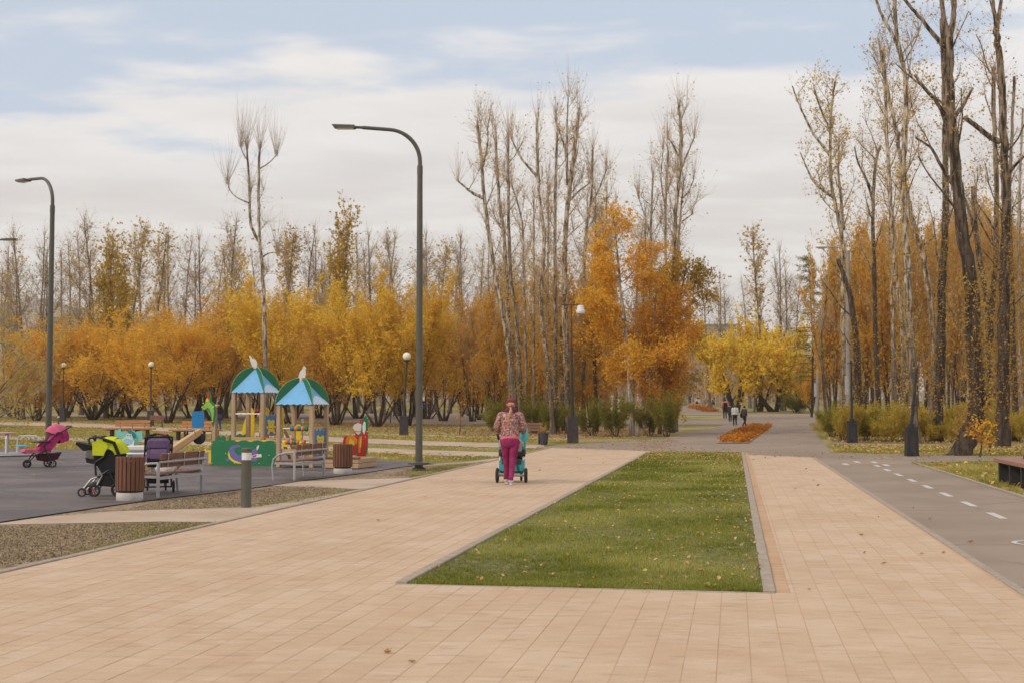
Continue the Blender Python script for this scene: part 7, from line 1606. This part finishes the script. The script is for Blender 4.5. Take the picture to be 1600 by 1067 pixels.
MB().prism([(-.06, 0), (.06, 0), (.075, .05), (.05, .095), (-.05, .095), (-.075, .05)], -.006, .006, 'xy', 0, Matrix.Translation((.03, .13, 1.60)) @ Matrix.Rotation(R(-8), 4, 'X')).build('cap_brim', CAPM, w); MB().tube([(-.03, -.045, 1.585), (.02, -.06, 1.58), (.07, -.04, 1.59), (.11, -.02, 1.588)], .012, 8).build('cap_strap', CAPM, w); MB().ball((.03, -.062, 1.565), .022, 10).build('hair_tie', HAIRD, w)
shoes(w, P, SHOE, SOLE)
# her pushchair
TURQ = mat('turquoise_cloth', (.035, .29, .31), .75, .12, 6, .3); TURL = mat('light_turquoise', (.10, .52, .56), .6, .08, 6); DG = mat('charcoal_cloth', (.045, .045, .05), .85, .2, 12, .3); WFR = mat('white_tube', (.62, .60, .57), .4, .05); LGC = mat('pale_grey_cloth', (.36, .35, .35), .85, .1)
gs = G(799.3, 753.6); r = thing('pushchair', 'turquoise and charcoal pushchair with a white frame, pushed by the woman', 'pushchair', tuple(gs), R(90 - 3))
for y in (-.29, .29): wheel(r, (0, y, .15), .15, .065, HUB, 8)
for y in (-.17, .17): wheel(r, (.62, y, .11), .11, .045, HUB, 8)
MB().tube([(0, -.29, .15), (0, .29, .15)], .026, 10).build('axle', HUB, r)
for y in (-.27, .27):
    MB().tube([(0, y * .95, .16), (.05, y * .9, .40), (.10, y * .86, .62), (.0, y * .84, .80), (-.12, y * .82, .96)], .018, 8).build('frame_tube', WFR, r); MB().tube([(.62, y * .6, .13), (.40, y * .8, .35), (.10, y * .86, .62)], .018, 8).build('front_tube', WFR, r)
    MB().tube([(-.08, y * .95, .88), (-.15, y * 1.02, .98), (-.24, y * .92, 1.04)], .024, 8).build('handle_side', DG, r)
MB().tube([(-.24, -.25, 1.04), (-.28, -.15, 1.05), (-.28, .15, 1.05), (-.24, .25, 1.04)], .02, 8).build('handle', DG, r)
puff([(.0, .62), (.02, .90), (.12, .98), (.45, .94), (.70, .74), (.66, .60), (.30, .54)], -.262, .262, .05).build('seat_unit', TURQ, r); puff([(-.01, .60), (.0, .68), (.30, .66), (.66, .64), (.62, .56), (.30, .50), (.04, .53)], -.265, .265, .05).build('seat_base', DG, r)
puff([(-.02, .64), (-.02, .86), (.03, .88), (.03, .62)], .0 - .21, -.04, .05).build('back_panel', LGC, r)
puff([(-.02, .46), (-.04, .24), (.10, .18), (.48, .20), (.52, .40), (.40, .48)], -.255, .255, .05).build('basket', TURQ, r); puff([(-.035, .48), (-.045, .38), (.0, .36), (.45, .40), (.45, .50)], -.20, .20, .05).build('basket_top', DG, r)
MB().tube([(-.04, -.1, .44), (-.06, -.12, .30), (-.03, -.16, .20)], .012, 6).build('basket_strap', DG, r)
o = MB().tube([(.0, 0, .18), (.0, 0, .08), (.01, 0, -.04), (.0, 0, -.10)], [.055, .068, .06, .04], 12, sy=1.2).build('hand_muff', TURL, None); o.location = (gs[0] + .255, gs[1] - .14, .93); tag(o, 'light turquoise muff hanging from the right of the pushchair handle', 'muff')

def far_person(px, py, hpx, name_lab, coat, leg, hair, stride=.25, hd=0., extra=None, coatlen=.03, w=.19, ph=1.):
    g = G(px, py); s = hpx * g[1] / FPX / 1.68; r = thing('person', name_lab, 'person', tuple(g), hd); r.scale = (s, s, s); f = stride * ph
    P = dict(pelvis=(0, 0, .92), waist=(0, 0, 1.06), chest=(0, .015, 1.26), neck0=(0, .025, 1.43), neck1=(0, .03, 1.48), head=(0, .045, 1.56), crown=(0, .045, 1.63), hipL=(-.09, 0, .89), kneeL=(-.085, .12 * ph + .03, .49), ankleL=(-.08, f, .09), toeL=(-.085, f + .12, .045), hipR=(.09, 0, .89), kneeR=(.085, -.02 * ph + .03, .49), ankleR=(.08, -f, .10), toeR=(.085, -f + .11, .05),
      shL=(-.18, .015, 1.38), elbowL=(-.235, -.03, 1.12), wristL=(-.235, .07, .90), palmL=(-.23, .09, .83), shR=(.18, .015, 1.38), elbowR=(.235, -.02, 1.12), wristR=(.235, .05, .90), palmR=(.23, .07, .83), curl=(0, .6, -.4))
    body(r, P); face(r, P); trousers(r, P, leg); jacket(r, P, coat, (w, .13), hem=P['pelvis'][2] + coatlen); shoes(r, P, BLACKR, SOLE if 'white' in name_lab else BLACKR)
    MB().ball((0, .03, 1.595), .098, 12, sz=1.15).build('hair', hair, r)
    if extra == 'pack': puff([(-.10, 1.38), (-.30, 1.34), (-.32, 1.0), (-.12, .98)], -.15, .15, .06).build('backpack', BLK, r).rotation_euler = (0, 0, R(90))
    if extra == 'bag': MB().ball((-.28, .0, .93), .17, 12, sx=.6, sz=1.2).build('shoulder_bag', BLK, r); MB().tube([(-.24, 0, 1.1), (-.1, -.1, 1.42)], .015, 6).build('bag_strap', BLK, r)
    return r
CO = lambda n, c: mat(n, c, .85, .12, 8); DJ = CO('navy_jeans', (.02, .025, .045)); BT = CO('black_trousers', (.015, .014, .016))
far_person(1133, 653, 30, 'person in an orange top and black leggings walking away, backmost of the walkers', CO('orange_top', (.80, .20, .09)), BT, HAIRD, .12, 0, 'pack', .22)
far_person(1141, 659, 28, 'person in dark clothes walking half hidden beside the white jacket', CO('dark_jacket', (.03, .03, .032)), BT, HAIRD, .18, R(-10))
far_person(1148.5, 665, 33, 'person in a loose white hooded jacket and dark jeans walking away', CO('white_jacket', (.60, .60, .55)), DJ, CO('auburn_hair', (.20, .06, .03)), .12, 0, None, -.02, .24)
far_person(1163, 666.3, 32.5, 'person in a dark coat with a black shoulder bag and white shoes striding right', CO('brown_coat', (.06, .04, .042)), BT, HAIRD, .30, R(-50), 'bag', -.1, .2)
far_person(663, 651.8, 25.5, 'person in a bright blue jacket under the willows beside the nearest street lamp', CO('blue_jacket', (.02, .14, .42)), BT, HAIRD, .1, R(70))
far_person(342, 672.3, 45, 'person in a black jacket and blue jeans standing behind the play structure', CO('black_jacket', (.018, .018, .02)), CO('blue_jeans', (.04, .07, .18)), HAIRD, .05, R(60))
far_person(1078, 629.5, 18, 'tiny dark figure standing left of the far parked van', CO('far_dark_coat', (.02, .02, .024)), BT, HAIRD, .1, 0)
# crow on the far path
g = G(732.5, 651.8); r = thing('bird', 'dark bird standing on the far asphalt path near the sapling', 'bird', tuple(g), R(20)); r.scale = (1.5,) * 3
skin_body('body', [(-.17, 0, .14), (-.05, 0, .17), (.07, 0, .22), (.12, 0, .29), (.17, 0, .29)], [(0, 1), (1, 2), (2, 3), (3, 4)], [.02, .065, .07, .04, .012], HAIRD, r, 1); MB().tube([(0, .025, .15), (.01, .03, 0)], .007, 5).build('leg', HAIRD, r); MB().tube([(0, -.025, .15), (.01, -.03, 0)], .007, 5).build('leg', HAIRD, r)
# van
g = G(1089.5, 629.6); sv = g[1] / 286; r = thing('parked_van', 'pale grey van parked far off at the end of the walk', 'van', tuple(g), R(-8)); VAN = mat('grey_van_paint', (.34, .36, .37), .35, .05, 3, spec=.6); GL = mat('dark_glass', (.03, .035, .04), .1, .1, 3, spec=.8)
MB().prism([(-1.0, .3), (1.0, .3), (1.0, 1.3), (.92, 1.95), (.8, 2.08), (-.8, 2.08), (-.92, 1.95), (-1.0, 1.3)], 0, 4.6).build('body', VAN, r, 20); MB().prism([(-.84, 1.25), (.84, 1.25), (.76, 1.85), (-.76, 1.85)], -.02, .01).build('windscreen', GL, r, 0)
for x in (-1, 1): MB().box((x * .78, -.03, .85), (.26, .05, .18), bev=.03).build('headlight', WHITE, r)
MB().box((0, -.04, .5), (1.9, .1, .22), bev=.03).build('bumper', DPOT, r); MB().box((0, -.03, .85), (.9, .04, .16)).build('grille', BLACKP, r)
for x in (-.85, .85):
    for y in (.8, 3.6): MB().lathe([(.30, -.1), (.34, -.08), (.34, .08), (.30, .1)], k=16, M=Matrix.Translation((x, y, .34)) @ Matrix.Rotation(R(90), 4, 'Y')).build('wheel', TYRE, r)
g = G(1100, 630.6); r = thing('parked_car', 'low pale car parked right of the far van', 'car', tuple(g), R(-60)); MB().prism([(-1.9, .3), (1.9, .3), (1.95, .75), (1.1, .9), (.6, 1.35), (-1.0, 1.38), (-1.7, .95), (-1.95, .8)], -.8, .8).build('body', WHITE, r, 20); MB().prism([(.55, 1.28), (.95, .95), (-1.4, .95), (-.95, 1.3)], -.81, .81).build('windows', GL, r, 0)
for x in (-1.2, 1.2):
    for y in (-.75, .75): MB().lathe([(.28, -.1), (.31, 0), (.28, .1)], k=14, M=Matrix.Translation((x, y, .31)) @ Matrix.Rotation(R(90), 4, 'X')).build('wheel', TYRE, r)
# brick building seen between the trunks
def block(x0, x1, ytop, Y, storeys, wallm, lab, n, dep=14, roofm=None):
    a, b = A(x0, 600, Y), A(x1, 600, Y); z0 = tz(Y); h = A(x0, ytop, Y)[2] - z0; Wd = b[0] - a[0]
    r = thing('apartment_block', lab, 'building', (a[0], Y, z0)); fh = h / storeys; mb = MB(); cw = Wd / n; ww, wh = cw * .42, fh * .5
    for s in range(storeys):     # wall pieces round real openings
        zb = s * fh; mb.box((Wd / 2, .15, zb + fh * .15), (Wd, .3, fh * .3)); mb.box((Wd / 2, .15, zb + fh * .9), (Wd, .3, fh * .2))
        for i in range(n + 1): xa = max(0, (i - .5) * cw + ww / 2) if i else 0; xb = min(Wd, (i + .5) * cw - ww / 2); mb.box(((xa + xb) / 2, .15, zb + fh * .55), (xb - xa, .3, fh * .5))
    mb.box((Wd / 2, dep / 2 + .3, h / 2), (Wd, dep - .2, h)); mb.build('wall', wallm, r, 0); MB().box((Wd / 2, dep / 2, h + .15), (Wd + .8, dep + .8, .4)).build('roof', roofm or CONC, r, 0)
    for s in range(storeys):
        for i in range(n):
            o = MB().box(((i + .5) * cw, .16, s * fh + fh * .55), (ww, .08, wh)).build('window', GL, r, 0); c = ((i + .5) * cw, .10, s * fh + fh * .55)
            MB().box(c, (.08, .06, wh)).box((c[0], .10, c[2] + wh / 2 - .06), (ww, .06, .1)).box((c[0], .10, c[2] - wh / 2 + .06), (ww, .06, .1)).build('frame', WHITE, o, 0)
BRK = mat('dull_brick', (.26, .14, .09), .9, .15, 3, dirt=(.2, .12, .09)); CRM = mat('grey_render', (.36, .32, .28), .9, .1, 2)
block(722, 800, 506, 205, 3, BRK, 'low brick building showing between the trunks left of the walking woman', 9)
block(60, 132, 496, 320, 5, CRM, 'pale flat roofed building far behind the trees by the far street lamp', 9, roofm=CONCW)
block(1092, 1160, 508, 420, 6, CRM, 'grey building far beyond the parked van', 9)
# ---------------------------------------------------------------- thin autumn haze
hm = bpy.data.materials.new('haze_air'); hm.use_nodes = True; t = hm.node_tree; t.nodes.clear()
pv = t.nodes.new('ShaderNodeVolumePrincipled'); pv.inputs['Color'].default_value = (.93, .91, .89, 1); pv.inputs['Density'].default_value = .0002; pv.inputs['Anisotropy'].default_value = .2
ho = t.nodes.new('ShaderNodeOutputMaterial'); t.links.new(pv.outputs[0], ho.inputs['Volume'])
o = MB().box((0, 1600, 110), (3900, 3400, 226)).build('haze', hm, None, 0); tag(o, 'thin pale autumn haze', kind='stuff')
scene.cycles.volume_bounces = 1
